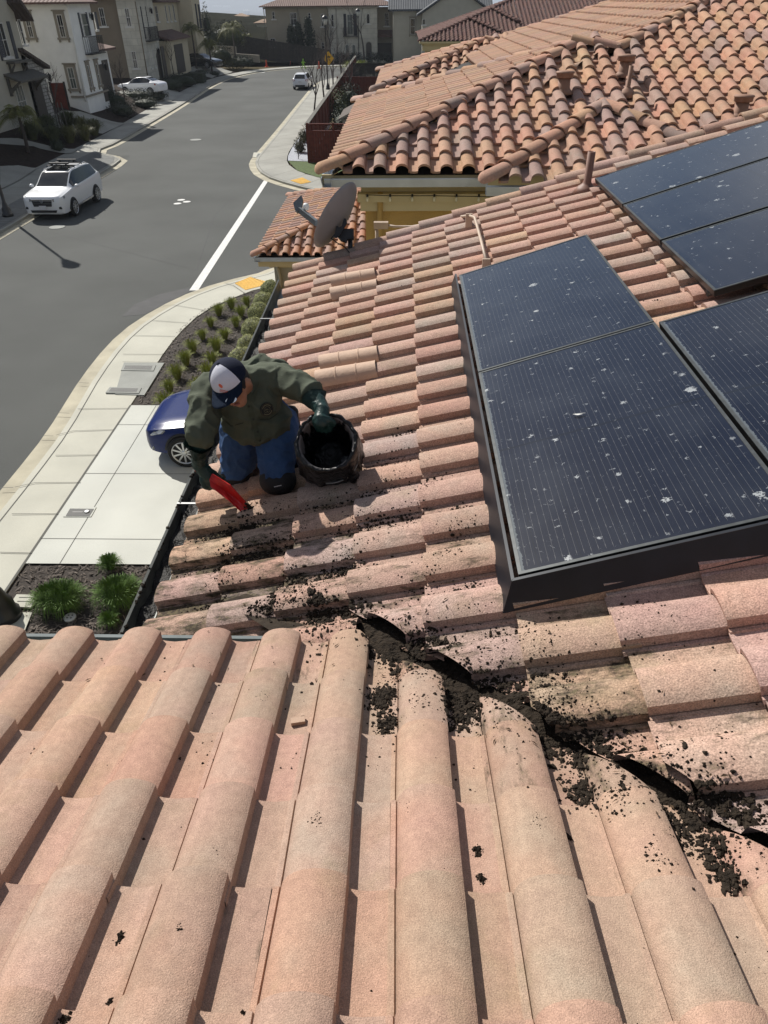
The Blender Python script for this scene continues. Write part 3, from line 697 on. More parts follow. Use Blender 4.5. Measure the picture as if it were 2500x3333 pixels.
def make_panel(w_, l_):
    t = thing('solar_panel', 'x', 'solar panel', (0, 0, 0), 0, 'solar panels on the roof')
    bm = nb(); f = .014
    box(bm, (0, 0, -.035), (w_, l_, -.004)); obj_ = bm
    local('frame', bm, M_PVF, t)
    bm = nb()
    for lo, hi in (((0, 0, -.0035), (f, l_, .001)), ((w_-f, 0, -.0035), (w_, l_, .001)), ((f, 0, -.0035), (w_-f, f, .001)), ((f, l_-f, -.0035), (w_-f, l_, .001))): box(bm, lo, hi)
    local('frame_edge', bm, M_PVE, t)
    bm = nb(); poly(bm, [(f, f, -.001), (w_-f, f, -.001), (w_-f, l_-f, -.001), (f, l_-f, -.001)]); local('glass', bm, M_PV, t)
    return t
HP = DB-1.72
def place_panel(t, u, y, rot, label, h=HP):
    o = CO-NB*(DB-h)+UB*u+Vector((0, y, 0))
    if rot: o = o+Vector((0, .945, 0)); Mx = basis(o, Vector((0, -1, 0)), UB, NB)     # long side up the slope
    else: Mx = basis(o, UB, (0, 1, 0), NB)
    t.matrix_world = Mx; t['label'] = label
pv0 = make_panel(.945, 1.69)
place_panel(pv0, -.11, 1.935, 0, 'nearest solar panel, its corner framed by the black skirt, white feather stuck on it')
for u, y, rt, lb in ((-.11, 3.637, 0, 'solar panel between the conduit end and the nearest panel'), (.853, 1.92, 0, 'solar panel at the right edge, beside the nearest panel, under the raised bank'),
                     (1.18, 3.76, 1, 'solar panel of the upper bank with the black near edge'), (1.18, 4.735, 1, 'middle solar panel of the upper bank of three'), (1.18, 5.71, 1, 'bluest solar panel, farthest of the upper bank by the rake tiles')):
    n_ = pv0.copy(); C.objects.link(n_)
    for ch in pv0.children: c_ = ch.copy(); C.objects.link(c_); c_.parent = n_
    place_panel(n_, u, y, rt, lb, HP+(.015 if rt else 0))
# black skirt along the lower and near edge
M_SK = mat('black_skirt_metal', (.009,.012,.018), .42, metal=.2, var=.25, vscale=14, spec=.4)
def SP_(u, y, h): return CO-NB*(DB-h)+UB*u+Vector((0, y, 0))
t = thing('array_skirt', 'black metal skirt folded round the near corner of the lower solar panels', 'panel skirt', SP_(-.15, 1.9, .1))
bm = nb()
def plate(bm, a, b, c, d, th):
    n_ = (Vector(b)-Vector(a)).cross(Vector(d)-Vector(a)).normalized()*th; prism(bm, [a, b, c, d], n_)
plate(bm, SP_(-.135, 1.905, HP+.002), SP_(-.135, 5.36, HP+.002), SP_(-.195, 5.42, HP-.10), SP_(-.195, 1.862, HP-.10), .003)
plate(bm, SP_(-.138, 1.905, HP+.004), SP_(-.126, 1.915, HP+.004), SP_(-.126, 5.36, HP+.004), SP_(-.138, 5.36, HP+.004), .003)
bmesh.ops.recalc_face_normals(bm, faces=bm.faces); obj('side_plate', bm, M_SK, t)
bm = nb()
plate(bm, SP_(-.135, 1.905, HP+.002), SP_(2.2, 1.905, HP+.002), SP_(2.2, 1.862, HP-.10), SP_(-.195, 1.862, HP-.10), .003)
plate(bm, SP_(-.138, 1.902, HP+.004), SP_(2.2, 1.902, HP+.004), SP_(2.2, 1.915, HP+.004), SP_(-.126, 1.915, HP+.004), .003)
bmesh.ops.recalc_face_normals(bm, faces=bm.faces); obj('front_plate', bm, M_SK, t)
# mounting rails under the arrays
M_RAIL = mat('rail_aluminium', (.10,.10,.10), .5, metal=.6)
for k, (u0_, u1_, y, lb) in enumerate(((-.1, .82, 5.2, 'dark mounting rail under the far end of the lower panels'), (1.2, 2.8, 3.95, 'dark mounting rail under the near edge of the upper bank'))):
    bm = nb(); a, b = SP_(u0_, y, HP-.075), SP_(u1_, y, HP-.075); tube(bm, [a, b], .02, 6); tag(obj('mounting_rail', bm, M_RAIL), lb, 'rail')
# feather on the nearest panel
bm = nb(); c = CO+ray(1885, 1347)*(-(1.72-.006)/ray(1885, 1347).dot(NB)); ax = (UB*.9-Vector((0, .35, 0))).normalized(); sd_ = ax.cross(NB)
for k in range(12):
    f = k/11; p = c+ax*(f-.5)*.05; l = .012*math.sin(math.pi*min(1, f*1.1+.08))+.003
    poly(bm, [p, p+ax*.0035, p+ax*.006+sd_*l+NB*.004, p+ax*.003+sd_*l+NB*.003])
tube(bm, [c-ax*.028, c+ax*.028+NB*.003], .0012, 5)
tag(obj('feather', bm, mat('white_feather', (.8,.8,.76), .8)), 'small white feather stuck on the dark glass of the nearest panel', 'feather')
# ================================================================ conduit on the roof
M_COND = mat('painted_conduit', (.42,.32,.24), .55, var=.12, vscale=15)
t = thing('electrical_conduit', 'tan painted conduit elbowing over the rake tiles down to a solar panel', 'conduit', onB(1590, 845, .05))
pts = [AY(1245, 732, 7.75), AY(1290, 738, 7.72), AY(1340, 738, 7.66), AY(1420, 724, 7.55), AY(1490, 707, 7.45), onB(1527, 702, .14), onB(1545, 708, .14), onB(1553, 735, .12), onB(1568, 790, .11), onB(1583, 850, .11)]
bm = nb(); tube(bm, pts, .0135, 8); obj('pipe', bm, M_COND, t)
bm = nb(); box(bm, (-.09, -.03, -.035), (.06, .03, .03), Matrix.Translation(pts[0])); tube(bm, [pts[0]+Vector((-.06, 0, -.03)), pts[0]+Vector((-.06, 0, -.7))], .018, 8); obj('junction_box', bm, M_COND, t)
for q in (5, 9): bm = nb(); box(bm, (-.03, -.012, -.1), (.03, .012, .018), Matrix.Translation(pts[q])); obj('pipe_clip', bm, M_COND, t)
# ================================================================ satellite dish
M_DISH = mat('grey_dish_paint', (.20,.215,.23), .55, var=.1, vscale=5); M_DARKM = mat('dark_bracket_metal', (.03,.032,.035), .5, metal=.4)
dep = 7.05
dv_ = ray(1094, 703).normalized(); dr_ = (CR-dv_*CR.dot(dv_)).normalized(); du_ = dr_.cross(dv_)
dn = (-.775*dr_+.513*du_+.36*dv_).normalized(); dc = AD(1094, 703, dep)
maj = (dr_*.56+du_*.83); maj = (maj-dn*maj.dot(dn)).normalized(); mnr = dn.cross(maj)
base = AD(1142, 830, dep+.08)
t = thing('satellite_dish', 'grey satellite dish seen from behind on a mast at the roof edge', 'satellite dish', base)
bm = nb(); rings = []
for k in range(9):
    r_ = .345*k/8; dpt = .085*((k/8)**2-1)
    rings.append([bm.verts.new(dc+maj*(r_*math.cos(a))+mnr*(r_*.92*math.sin(a))+dn*(dpt)) for a in (2*math.pi*q/40 for q in range(40))] if k else [bm.verts.new(dc-dn*.085)])
for q in range(40): bm.faces.new((rings[0][0], rings[1][q], rings[1][(q+1) % 40])).smooth = True
for a, b in zip(rings[1:], rings[2:]):
    for q in range(40): bm.faces.new((a[q], b[q], b[(q+1) % 40], a[(q+1) % 40])).smooth = True
rim = [bm.verts.new(v.co+dn*.012+(v.co-dc).normalized()*.006) for v in rings[-1]]; rim2 = [bm.verts.new(v.co+dn*.004-(v.co-dc).normalized()*.006) for v in rings[-1]]
for q in range(40):
    bm.faces.new((rings[-1][q], rings[-1][(q+1) % 40], rim[(q+1) % 40], rim[q])); bm.faces.new((rim[q], rim[(q+1) % 40], rim2[(q+1) % 40], rim2[q]))
inn = [[bm.verts.new(v.co+dn*.005) for v in r_] for r_ in rings]
for a, b in zip(inn[1:], inn[2:]):
    for q in range(40): bm.faces.new((a[q], a[(q+1) % 40], b[(q+1) % 40], b[q])).smooth = True
bmesh.ops.recalc_face_normals(bm, faces=bm.faces); obj('reflector', bm, M_DISH, t)
a0 = AD(1030, 726, dep-.02); a1 = AD(975, 683, dep+.12)
M_ARM = mat('arm_grey', (.12,.135,.15), .45, metal=.2)
bm = nb(); d_ = (a1-a0).normalized(); s_, u_, _ = frame(d_)
Mx = basis(a0, s_, u_, d_); box(bm, (-.016, -.028, 0), (.016, .028, (a1-a0).length), Mx); obj('feed_arm', bm, M_ARM, t)
bm = nb(); h0 = AD(970, 668, dep+.14); fx_ = (AD(984, 645, dep+.14)-AD(958, 672, dep+.14)).normalized(); fy_ = (AD(968, 696, dep+.14)-AD(962, 668, dep+.14)).normalized(); fz_ = fx_.cross(fy_).normalized()
prism(bm, [AD(x, y, dep+.16) for x, y in ((956, 667), (983, 642), (988, 655), (984, 680), (969, 696), (962, 690))], CF*-.05); bmesh.ops.recalc_face_normals(bm, faces=bm.faces); feed = obj('feed_housing', bm, M_ARM, t)
bm = nb(); c_ = AD(990, 671, dep+.08); nd = (c_-dc).normalized()*-1
s_, u_, _ = frame(nd); lathe(bm, [(.03, 0), (.034, .006), (.034, .03), (.03, .04)], 18, basis(c_, s_, u_, nd)); obj('feed_cap', bm, mat('white_plastic', (.75,.75,.73), .4), feed)
bm = nb(); tube(bm, [base-Vector((0, 0, .12)), AD(1139, 762, dep+.06)], .024, 10); obj('mast', bm, M_DARKM, t)
bm = nb(); bc = AD(1115, 765, dep+.02)
prism(bm, [AD(x, y, dep+.05) for x, y in ((1098, 772), (1122, 750), (1152, 752), (1152, 782), (1130, 784), (1128, 792), (1110, 786))], CF*-.05)
prism(bm, [AD(x, y, dep-.04) for x, y in ((1076, 778), (1090, 762), (1095, 738), (1100, 737), (1104, 742), (1112, 738), (1120, 712), (1126, 713), (1130, 728), (1108, 764), (1096, 776), (1084, 772))], CF*-.015); bmesh.ops.recalc_face_normals(bm, faces=bm.faces); obj('bracket', bm, M_DARKM, t)
bm = nb(); tube(bm, [AD(1078, 776, dep-.03), AD(1100, 792, dep-.02), AD(1120, 802, dep), AD(1132, 815, dep+.05), base], .005, 6); obj('cable', bm, M_DARKM, t)
# ================================================================ neighbouring houses
M_GLASS = mat('dark_window_glass', (.012,.015,.018), .08, spec=.6); M_CURT = mat('curtained_glass', (.10,.12,.11), .12, var=.25, vscale=7)
M_WFR = mat('white_window_frame', (.62,.61,.57), .6)
M_STW = mat('white_stucco', (.82,.83,.80), .92, var=.06, vscale=1.5, bump=.25, bscale=40); M_STG = mat('sage_stucco', (.44,.42,.35), .92, var=.06, vscale=1.5, bump=.25, bscale=40)
M_STB = mat('brown_stucco', (.22,.18,.13), .92, var=.06, vscale=1.5, bump=.25, bscale=40); M_STY = mat('straw_stucco', (.52,.46,.33), .92, var=.06, vscale=1.5, bump=.25, bscale=40)
M_STT = mat('taupe_stucco', (.34,.30,.23), .92, var=.06, vscale=.8, bump=.25, bscale=40); M_TRIMT = mat('taupe_trim', (.26,.235,.19), .85, var=.06)
M_LIME = None
def block_mat(name, c, bw, bh, mortar=.012, dark=.6, axis='XZ'):
    m = bpy.data.materials.new(name); m.use_nodes = True; n = m.node_tree; p = n.nodes['Principled BSDF']; K = n.links.new; p.inputs['Roughness'].default_value = .9
    t = n.nodes.new('ShaderNodeTexCoord'); s = n.nodes.new('ShaderNodeSeparateXYZ'); K(t.outputs['Object'], s.inputs[0]); cb = n.nodes.new('ShaderNodeCombineXYZ')
    ad = n.nodes.new('ShaderNodeMath'); ad.operation = 'ADD'; K(s.outputs['X'], ad.inputs[0]); K(s.outputs['Y'], ad.inputs[1]); K(ad.outputs[0], cb.inputs['X']); K(s.outputs['Z'], cb.inputs['Y'])
    b = n.nodes.new('ShaderNodeTexBrick'); b.inputs['Scale'].default_value = 1; b.inputs['Brick Width'].default_value = bw; b.inputs['Row Height'].default_value = bh; b.inputs['Mortar Size'].default_value = mortar
    b.inputs['Color1'].default_value = (*[v*1.06 for v in c], 1); b.inputs['Color2'].default_value = (*[v*.9 for v in c], 1); b.inputs['Mortar'].default_value = (*[v*dark for v in c], 1); K(cb.outputs[0], b.inputs['Vector'])
    k = n.nodes.new('ShaderNodeTexNoise'); k.inputs['Scale'].default_value = 1.2; k.inputs['Detail'].default_value = 8; K(t.outputs['Object'], k.inputs['Vector'])
    r_ = n.nodes.new('ShaderNodeMapRange'); r_.inputs['From Min'].default_value = .3; r_.inputs['From Max'].default_value = .7; r_.inputs['To Min'].default_value = .82; r_.inputs['To Max'].default_value = 1.1; K(k.outputs['Fac'], r_.inputs['Value'])
    x = n.nodes.new('ShaderNodeVectorMath'); x.operation = 'SCALE'; K(b.outputs['Color'], x.inputs[0]); K(r_.outputs['Result'], x.inputs['Scale']); K(x.outputs[0], p.inputs['Base Color']); return m
M_LIME = block_mat('limestone_cladding', (.56,.54,.46), 1.1, .62); M_LIMEY = block_mat('pale_limestone_blocks', (.44,.41,.31), .9, .52)
M_RUB = block_mat('rubble_stone', (.40,.39,.36), .42, .22, .03, .45)
M_IRON = mat('black_iron', (.012,.012,.013), .5, metal=.3); M_SHUT = mat('slate_shutter', (.055,.058,.068), .7, var=.1); M_SHUTD = mat('navy_shutter', (.018,.019,.028), .7)
M_DOOR = mat('brown_garage_door', (.06,.05,.04), .7, var=.1); M_REDW = mat('red_stained_wood', (.115,.022,.012), .8, var=.3, vscale=5); M_DARKW = mat('dark_weathered_wood', (.035,.03,.026), .9, var=.35, vscale=3)
M_WOODG = mat('grey_timber', (.10,.095,.08), .85, var=.2)
class Face:
    """a vertical wall plane: 's' faces south (y = v), 'e' faces east (x = v)"""
    def __init__(s, kind, v): s.k, s.v = kind, v
    def at(s, px, py): return AY(px, py, s.v) if s.k == 's' else AX(px, py, s.v)
    def M(s, a, z):          # local axes: x along the wall, y out of the wall, z up
        return basis((a, s.v, z), (1, 0, 0), (0, -1, 0), (0, 0, 1)) if s.k == 's' else basis((s.v, a, z), (0, 1, 0), (1, 0, 0), (0, 0, 1))
    def rect(s, tl, br):
        a, b = s.at(*tl), s.at(*br); i = 0 if s.k == 's' else 1
        return a[i], b[i], b.z, a.z
def window(par, F, tl, br, nx=1, ny=2, pane=None, arch=False, trim=None, frame_m=None, sill=True, tw=.16):
    a0, a1, z0, z1 = F.rect(tl, br)
    if a1 < a0: a0, a1 = a1, a0
    w_, h_ = a1-a0, z1-z0; Mx = F.M(a0, z0); f = .07
    bm = nb(); f = .045
    def B(x0, x1, y0, y1, zz0, zz1): box(bm, (x0, y0, zz0), (x1, y1, zz1), Mx)
    B(0, f, .0, .05, 0, h_); B(w_-f, w_, .0, .05, 0, h_); B(f, w_-f, .0, .05, 0, f)
    if not arch: B(f, w_-f, .0, .05, h_-f, h_)
    else:
        for k in range(8):
            t0, t1 = math.pi*k/8, math.pi*(k+1)/8; r0, r1 = w_/2-f, w_/2
            q = [Mx @ Vector((w_/2+math.cos(t)*r_, 0, h_+math.sin(t)*r_)) for t, r_ in ((t0, r0), (t0, r1), (t1, r1), (t1, r0))]; prism(bm, q, (Mx.to_3x3() @ Vector((0, .05, 0))))
    for k in range(1, nx): B(w_*k/nx-.011, w_*k/nx+.011, .0, .042, f, h_-f)
    for k in range(1, ny): B(f, w_-f, .0, .045, h_*k/ny-.018, h_*k/ny+.018)
    bmesh.ops.recalc_face_normals(bm, faces=bm.faces); o = obj('window', bm, frame_m or M_WFR, par)
    bm = nb(); box(bm, (f, -.05, f), (w_-f, .012, h_-f), Mx)
    if arch: prism(bm, [Mx @ Vector((w_/2+math.cos(t)*(w_/2-f), -.05, h_-f+.0+math.sin(t)*(w_/2-f))) for t in (math.pi*k/8 for k in range(9))], Mx.to_3x3() @ Vector((0, .062, 0))); bmesh.ops.recalc_face_normals(bm, faces=bm.faces)
    obj('pane', bm, pane or M_GLASS, o)
    if trim or sill:
        bm = nb()
        if trim:
            box(bm, (-tw, 0, 0), (-.002, .06, h_+.002), Mx); box(bm, (w_+.002, 0, 0), (w_+tw, .06, h_+.002), Mx)
            if not arch: box(bm, (-tw, 0, h_+.004), (w_+tw, .06, h_+tw), Mx); box(bm, (-tw-.08, 0, h_+tw+.002), (w_+tw+.08, .12, h_+tw+.09), Mx)
        box(bm, (-tw-.06, 0, -.14), (w_+tw+.06, .13, -.003), Mx)
        if trim: box(bm, (-tw, 0, -.30), (-tw+.12, .08, -.143), Mx); box(bm, (w_+tw-.12, 0, -.30), (w_+tw, .08, -.143), Mx)
        obj('sill' if not trim else 'window_trim', bm, trim or M_WFR, o)
    return o
def shutters(par, F, tls_brs, m):
    for tl, br in tls_brs:
        a0, a1, z0, z1 = F.rect(tl, br); Mx = F.M(min(a0, a1), z0); bm = nb(); w_ = abs(a1-a0)
        box(bm, (0, .002, 0), (w_, .05, z1-z0), Mx)
        for k in range(1, int((z1-z0)/.14)): box(bm, (.05, .05, k*.14), (w_-.05, .062, k*.14+.08), Mx)
        obj('shutter', bm, m, par)
def balcony(par, F, tl, br, deep=.32, m=None):
    a0, a1, z0, z1 = F.rect(tl, br); a0, a1 = min(a0, a1), max(a0, a1); Mx = F.M(a0, z0); w_, h_ = a1-a0, z1-z0; bm = nb()
    box(bm, (-.05, .002, -.06), (w_+.05, deep+.05, 0), Mx)
    for y0, y1, x0, x1 in ((deep-.03, deep, 0, w_), (.0, deep-.035, 0, .03), (.0, deep-.035, w_-.03, w_)):
        box(bm, (x0, y0, h_-.04), (x1, y1, h_), Mx); box(bm, (x0, y0, .06), (x1, y1, .09), Mx)
    n_ = max(4, int(w_/.11))
    for k in range(n_+1): x = k*w_/n_; box(bm, (x-.011, deep-.022, 0), (x+.011, deep-.004, h_-.001), Mx)
    for k in range(3):
        for x in (0.004, w_-.026): box(bm, (x, k*deep/3+.02, 0), (x+.022, k*deep/3+.042, h_-.001), Mx)
    obj('balcony', bm, M_IRON, par)
def lantern(par, F, px, py):
    a = F.at(px, py); i = a.x if F.k == 's' else a.y; Mx = F.M(i, a.z); bm = nb()
    box(bm, (-.05, 0, -.1), (.05, .03, .25), Mx); tube(bm, [Mx @ Vector((0, .02, .2)), Mx @ Vector((0, .14, .32)), Mx @ Vector((0, .22, .25))], .015, 5)
    lathe(bm, [(.10, -.22), (.13, .1), (.15, .12), (.03, .26)], 6, Mx @ Matrix.Translation((0, .2, 0))); obj('wall_lantern', bm, M_IRON, par)
def pipe(par, pts, m, r_=.05, name='downspout'): bm = nb(); tube(bm, pts, r_, 6); obj(name, bm, m, par)
def simple_roof(par, x0, x1, y0, y1, z, m, pitch=.32, over=.45, seed=3, hip=True, name='roof', E=.36):
    """hipped roof slab with barrel courses; ridge along the longer side"""
    x0, x1, y0, y1 = x0-over, x1+over, y0-over, y1+over; w_, l_ = x1-x0, y1-y0; r_ = min(w_, l_)/2; h_ = r_*pitch
    if w_ < l_: a, b = Vector((x0+r_, y0+(r_ if hip else 0), z+h_)), Vector((x0+r_, y1-(r_ if hip else 0), z+h_))
    else: a, b = Vector((x0+(r_ if hip else 0), y0+r_, z+h_)), Vector((x1-(r_ if hip else 0), y0+r_, z+h_))
    c = [Vector((x0, y0, z)), Vector((x1, y0, z)), Vector((x1, y1, z)), Vector((x0, y1, z))]
    bm = nb()
    fs = [(c[0], c[1], b, a) if w_ >= l_ else (c[0], c[1], a), (c[1], c[2], b) if w_ >= l_ else (c[1], c[2], b, a), (c[2], c[3], a, b) if w_ >= l_ else (c[2], c[3], b), (c[3], c[0], a) if w_ >= l_ else (c[3], c[0], a, b)]
    for f in fs: poly(bm, f)
    bm.faces.new([bm.verts.new(v+Vector((0, 0, -.12))) for v in c[::-1]])
    for p, q in zip(c, c[1:]+c[:1]): poly(bm, [p, p+Vector((0, 0, -.12)), q+Vector((0, 0, -.12)), q])
    bmesh.ops.recalc_face_normals(bm, faces=bm.faces)
    return obj(name, bm, m, par)
def rows_mat(name, c, pitch=.3, amp=.5):
    m = mat(name, c, .85, var=.18, vscale=1.2, var2=.15, v2scale=9); n = m.node_tree; p = n.nodes['Principled BSDF']; K = n.links.new
    t = n.nodes.new('ShaderNodeTexCoord'); hs = []
    for ax_, ax2 in (('X', 1), ('Y', 0)):
        wv = n.nodes.new('ShaderNodeTexWave'); wv.bands_direction = ax_; wv.inputs['Scale'].default_value = .314/pitch*1.0; K(t.outputs['Object'], wv.inputs['Vector']); hs.append(wv)
    geo = n.nodes.new('ShaderNodeNewGeometry'); s = n.nodes.new('ShaderNodeSeparateXYZ'); K(geo.outputs['True Normal'], s.inputs[0])
    ab = n.nodes.new('ShaderNodeMath'); ab.operation = 'ABSOLUTE'; K(s.outputs['Y'], ab.inputs[0]); gt = n.nodes.new('ShaderNodeMath'); gt.operation = 'GREATER_THAN'; K(ab.outputs[0], gt.inputs[0]); gt.inputs[1].default_value = .1
    mx_ = n.nodes.new('ShaderNodeMix'); K(gt.outputs[0], mx_.inputs[0]); K(hs[1].outputs['Fac'], mx_.inputs[2]); K(hs[0].outputs['Fac'], mx_.inputs[3])
    b = n.nodes.new('ShaderNodeBump'); b.inputs['Strength'].default_value = amp; b.inputs['Distance'].default_value = .08; K(mx_.outputs[0], b.inputs['Height']); K(b.outputs['Normal'], p.inputs['Normal']); return m
M_RF1 = rows_mat('brown_barrel_roof', (.13,.075,.06)); M_RFG = rows_mat('grey_slate_roof', (.06,.068,.078), .34); M_RF2 = rows_mat('dark_brown_flat_tile', (.075,.055,.045))
def body(par, lo, hi, m, name='wall'): bm = nb(); box(bm, lo, hi); return obj(name, bm, m, par)
# ---- house C: the next house, ochre wall, big hipped tile roof
hC = thing('tiled_house', 'ochre stucco house next door with hipped tile roofs and a low stone corner wing', 'house', (2.5, 16, 0))
zE = CAMZ-1.70; TSL = math.tan(SL)
nS = Vector((0, -SS, CS)); nW = Vector((-SS, 0, CS))
dS = Vector((0, -CS, -SS)); dW = Vector((-CS, 0, -SS))
def z45(p, q): # vertical cutting plane through p,q in plan, normal to the right of p->q
    d = (Vector(q)-Vector(p)); d.z = 0; d.normalize(); return Vector((d.y, -d.x, 0))
SWc = Vector((-.90, 9.28, zE)); A_ = Vector((2.56, 12.74, zE+3.46*TSL)); NWc = Vector((-.90, 16.2, zE))
K_ = Vector((3.12, 12.53, CAMZ-.66)); H2 = K_+Vector((3.6, 3.6, 3.6*TSL))
TG = Vector((0, 0, 0))
def hipS(c0): return (c0, Vector((-1, 1, 0)).normalized())      # keep the south side of a sw hip through c0
def hipW(c0): return (c0, Vector((1, -1, 0)).normalized())      # keep the west side of it
def hipN(c0): return (c0, Vector((1, 1, 0)).normalized())       # keep the west side of a nw hip through c0
def offp(pl_, d): return (pl_[0]-pl_[1]*d, pl_[1])
g_ = .05
southC = tile_roof((6.9, 9.28, zE), (-1, 0, 0), dS, nS, .335, (-4, 34), (0, 22), lambda c: [offp(hipS(SWc), g_)] if c.x < 2.9 else [offp(hipS(K_), g_)], PAL_C, prof=PROF_C, thick=.028, rough=.004, seed=31)
obj('roof_slope', southC, M_TILE_C, hC)
obj('roof_slope', tile_roof((-.90, 9.1, zE), (0, 1, 0), dW, nW, .335, (0, 28), (0, 12), [offp(hipW(SWc), g_), offp(hipN(NWc), g_)], PAL_CW, prof=PROF_C, thick=.028, rough=.003, seed=32), M_TILE_C, hC)
NW2 = AY(1616, 140, 22.3); NW2 = Vector((2.35, 22.35, 0))
obj('roof_slope', tile_roof((-.10, 9.3, zE), (0, 1, 0), dW, nW, .335, (8, 52), (5, 26), [offp(hipW(K_), g_), offp(hipN(NW2), g_)], PAL_CW, prof=PROF_C, thick=.028, rough=.003, seed=33), M_TILE_C, hC)
S3, N3 = Vector((-.62, 18.5, zE)), Vector((-.66, 23.9, zE))
obj('roof_slope', tile_roof((-.62, 18.4, zE), (0, 1, 0), dW, nW, .335, (0, 22), (0, 9), [offp(hipW(S3), g_), offp(hipN(N3), g_)], PAL_CW, prof=PROF_C, thick=.028, rough=.003, seed=34), M_TILE_C, hC)
obj('roof_slope', tile_roof((4.2, 18.5, zE), (-1, 0, 0), dS, nS, .335, (0, 19), (0, 9), [offp(hipS(S3), g_)], PAL_C, prof=PROF_C, thick=.028, rough=.004, seed=35), M_TILE_C, hC)
B0, B1, B2 = Vector((1.02, 9.0, zE-.045)), Vector((2.64, 10.79, CAMZ-1.17)), Vector((3.45, 9.85, CAMZ-1.47))
bs = (B1-B0); bs.z = 0; bs.normalize(); be = (B2-B1); be.z = 0; be.normalize()
obj('roof_slope', tile_roof((6.9, 8.98, zE-.05), (-1, 0, 0), dS, nS, .335, (8, 24), (0, 8), [(B0, Vector((-bs.y, bs.x, 0))), (B1, Vector((-be.y, be.x, 0)))], PAL_C, prof=PROF_C, thick=.028, rough=.004, seed=36), M_TILE_C, hC)
cap = lambda a, b, sd, **k: obj('hip_cap_run', hip_caps(a, b, None, PAL_C, seed=sd, **k), M_TILE_C, hC)
cap(SWc+Vector((-.05, -.05, .03)), A_, 1); cap(NWc+Vector((-.05, .05, .03)), A_, 2); cap(A_+Vector((-.05, .03, .03)), K_+Vector((0, 0, .03)), 3, n=2, end=False, lift=.04); cap(K_, H2+Vector((1, 1, TSL)), 4, end=False)
cap(S3+Vector((-.05, -.05, .02)), S3+Vector((2.62, 2.62, 2.62*TSL)), 5); cap(N3+Vector((-.05, .05, .02)), S3+Vector((2.62, 2.66, 2.62*TSL)), 6); cap(S3+Vector((2.62, 2.64, 2.62*TSL)), S3+Vector((3.15, 2.5, 2.4*TSL)), 7, n=1, end=False)
nz2 = Vector((2.35, 22.35, zE+2.45*TSL)); cap(nz2, nz2+Vector((6, -6, 6*TSL)), 8, n=22)
cap(B0+Vector((-.04, -.06, .02)), B1, 9); cap(B2, B1, 10, end=False)
bm = nb()
def eaveS(x0, x1, y, z): prism(bm, [(x0, y, z-.02), (x1, y, z-.02), (x1, y+9, z-.02+9*TSL), (x0, y+9, z-.02+9*TSL)], (0, 0, -.02))
b_ = nb(); poly(b_, [(x, y, zE-.03+(y-9.3)*TSL) for x, y in ((-.85, 9.32), (12, 9.32), (12, 21.2), (3.2, 12.45), (2.6, 12.7))]); wz = lambda x, x0: zE-.03+(x-x0)*TSL
for q, x0 in ((((-.87, 9.3), (2.6, 12.75), (-.87, 16.2)), -.9), (((-.6, 18.5), (2.05, 21.2), (-.6, 23.9)), -.62), (((.6, 9.95), (6.6, 15.95), (6.6, 18.1), (2.4, 22.3), (.6, 22.3)), -.1)): poly(b_, [(x, y, wz(x, x0)) for x, y in q])
poly(b_, [(x, y, zE-.03+(y-18.5)*TSL) for x, y in ((-.6, 18.52), (4.2, 18.52), (4.2, 21.2), (2.05, 21.2))])
obj('underlay', b_, M_BLACK, hC)
bmesh.ops.delete(bm, geom=bm.verts[:]); bm.free()
M_GUTC2 = mat('pale_gutter_metal', (.42,.46,.50), .3, metal=.5, var=.1)
bm = nb(); trough(bm, (-.95, 9.36, zE-.05), (1.02, 9.36, zE-.05), (0, -1, 0)); bmesh.ops.recalc_face_normals(bm, faces=bm.faces); obj('gutter', bm, M_GUTC2, hC)
bm = nb(); trough(bm, (.98, 9.10, zE-.10), (7, 9.10, zE-.10), (0, -1, 0)); bmesh.ops.recalc_face_normals(bm, faces=bm.faces); obj('gutter', bm, M_GUTC2, hC)
bm = nb(); trough(bm, (-.86, 9.2, zE-.04), (-.86, 16.2, zE-.04), (-1, 0, 0)); bmesh.ops.recalc_face_normals(bm, faces=bm.faces); obj('gutter', bm, M_GUTC2, hC)
bm = nb(); trough(bm, (-.58, 18.4, zE-.04), (-.58, 24, zE-.04), (-1, 0, 0)); bmesh.ops.recalc_face_normals(bm, faces=bm.faces); obj('gutter', bm, M_GUTC2, hC)
wx = AY(1190, 700, 9.8).x
body(hC, (wx, 9.8, 0), (11, 24, zE-.12), M_OCHRE)
bm = nb(); box(bm, (wx-.06, 9.70, zE-.52), (11, 9.795, zE-.40)); box(bm, (wx-.09, 9.62, zE-.395), (11, 9.795, zE-.30)); box(bm, (wx-.05, 9.745, zE-.295), (11, 9.795, zE-.17)); box(bm, (wx-.5, 9.37, zE-.165), (11, 9.795, zE-.125)); box(bm, (wx-.5, 9.34, zE-.16), (11, 9.365, zE-.02)); obj('cornice', bm, M_CREAM, hC)
pipe(hC, [AY(1238, 628, 9.66), AY(1237, 700, 9.70), AY(1236, 900, 9.70)], M_OCHRE, .04)
sl = thing('string_lights', 'string of small clear bulbs hung under the cornice of the ochre wall', 'string lights', AY(1196, 640, 9.58))
bm = nb(); tube(bm, [AY(1190, 634, 9.58), AY(1270, 637, 9.58), AY(1414, 637, 9.58), AY(1700, 642, 9.58)], .005, 5); obj('cable', bm, M_IRON, sl)
M_BULB = mat('clear_bulb', (.75,.70,.5), .15)
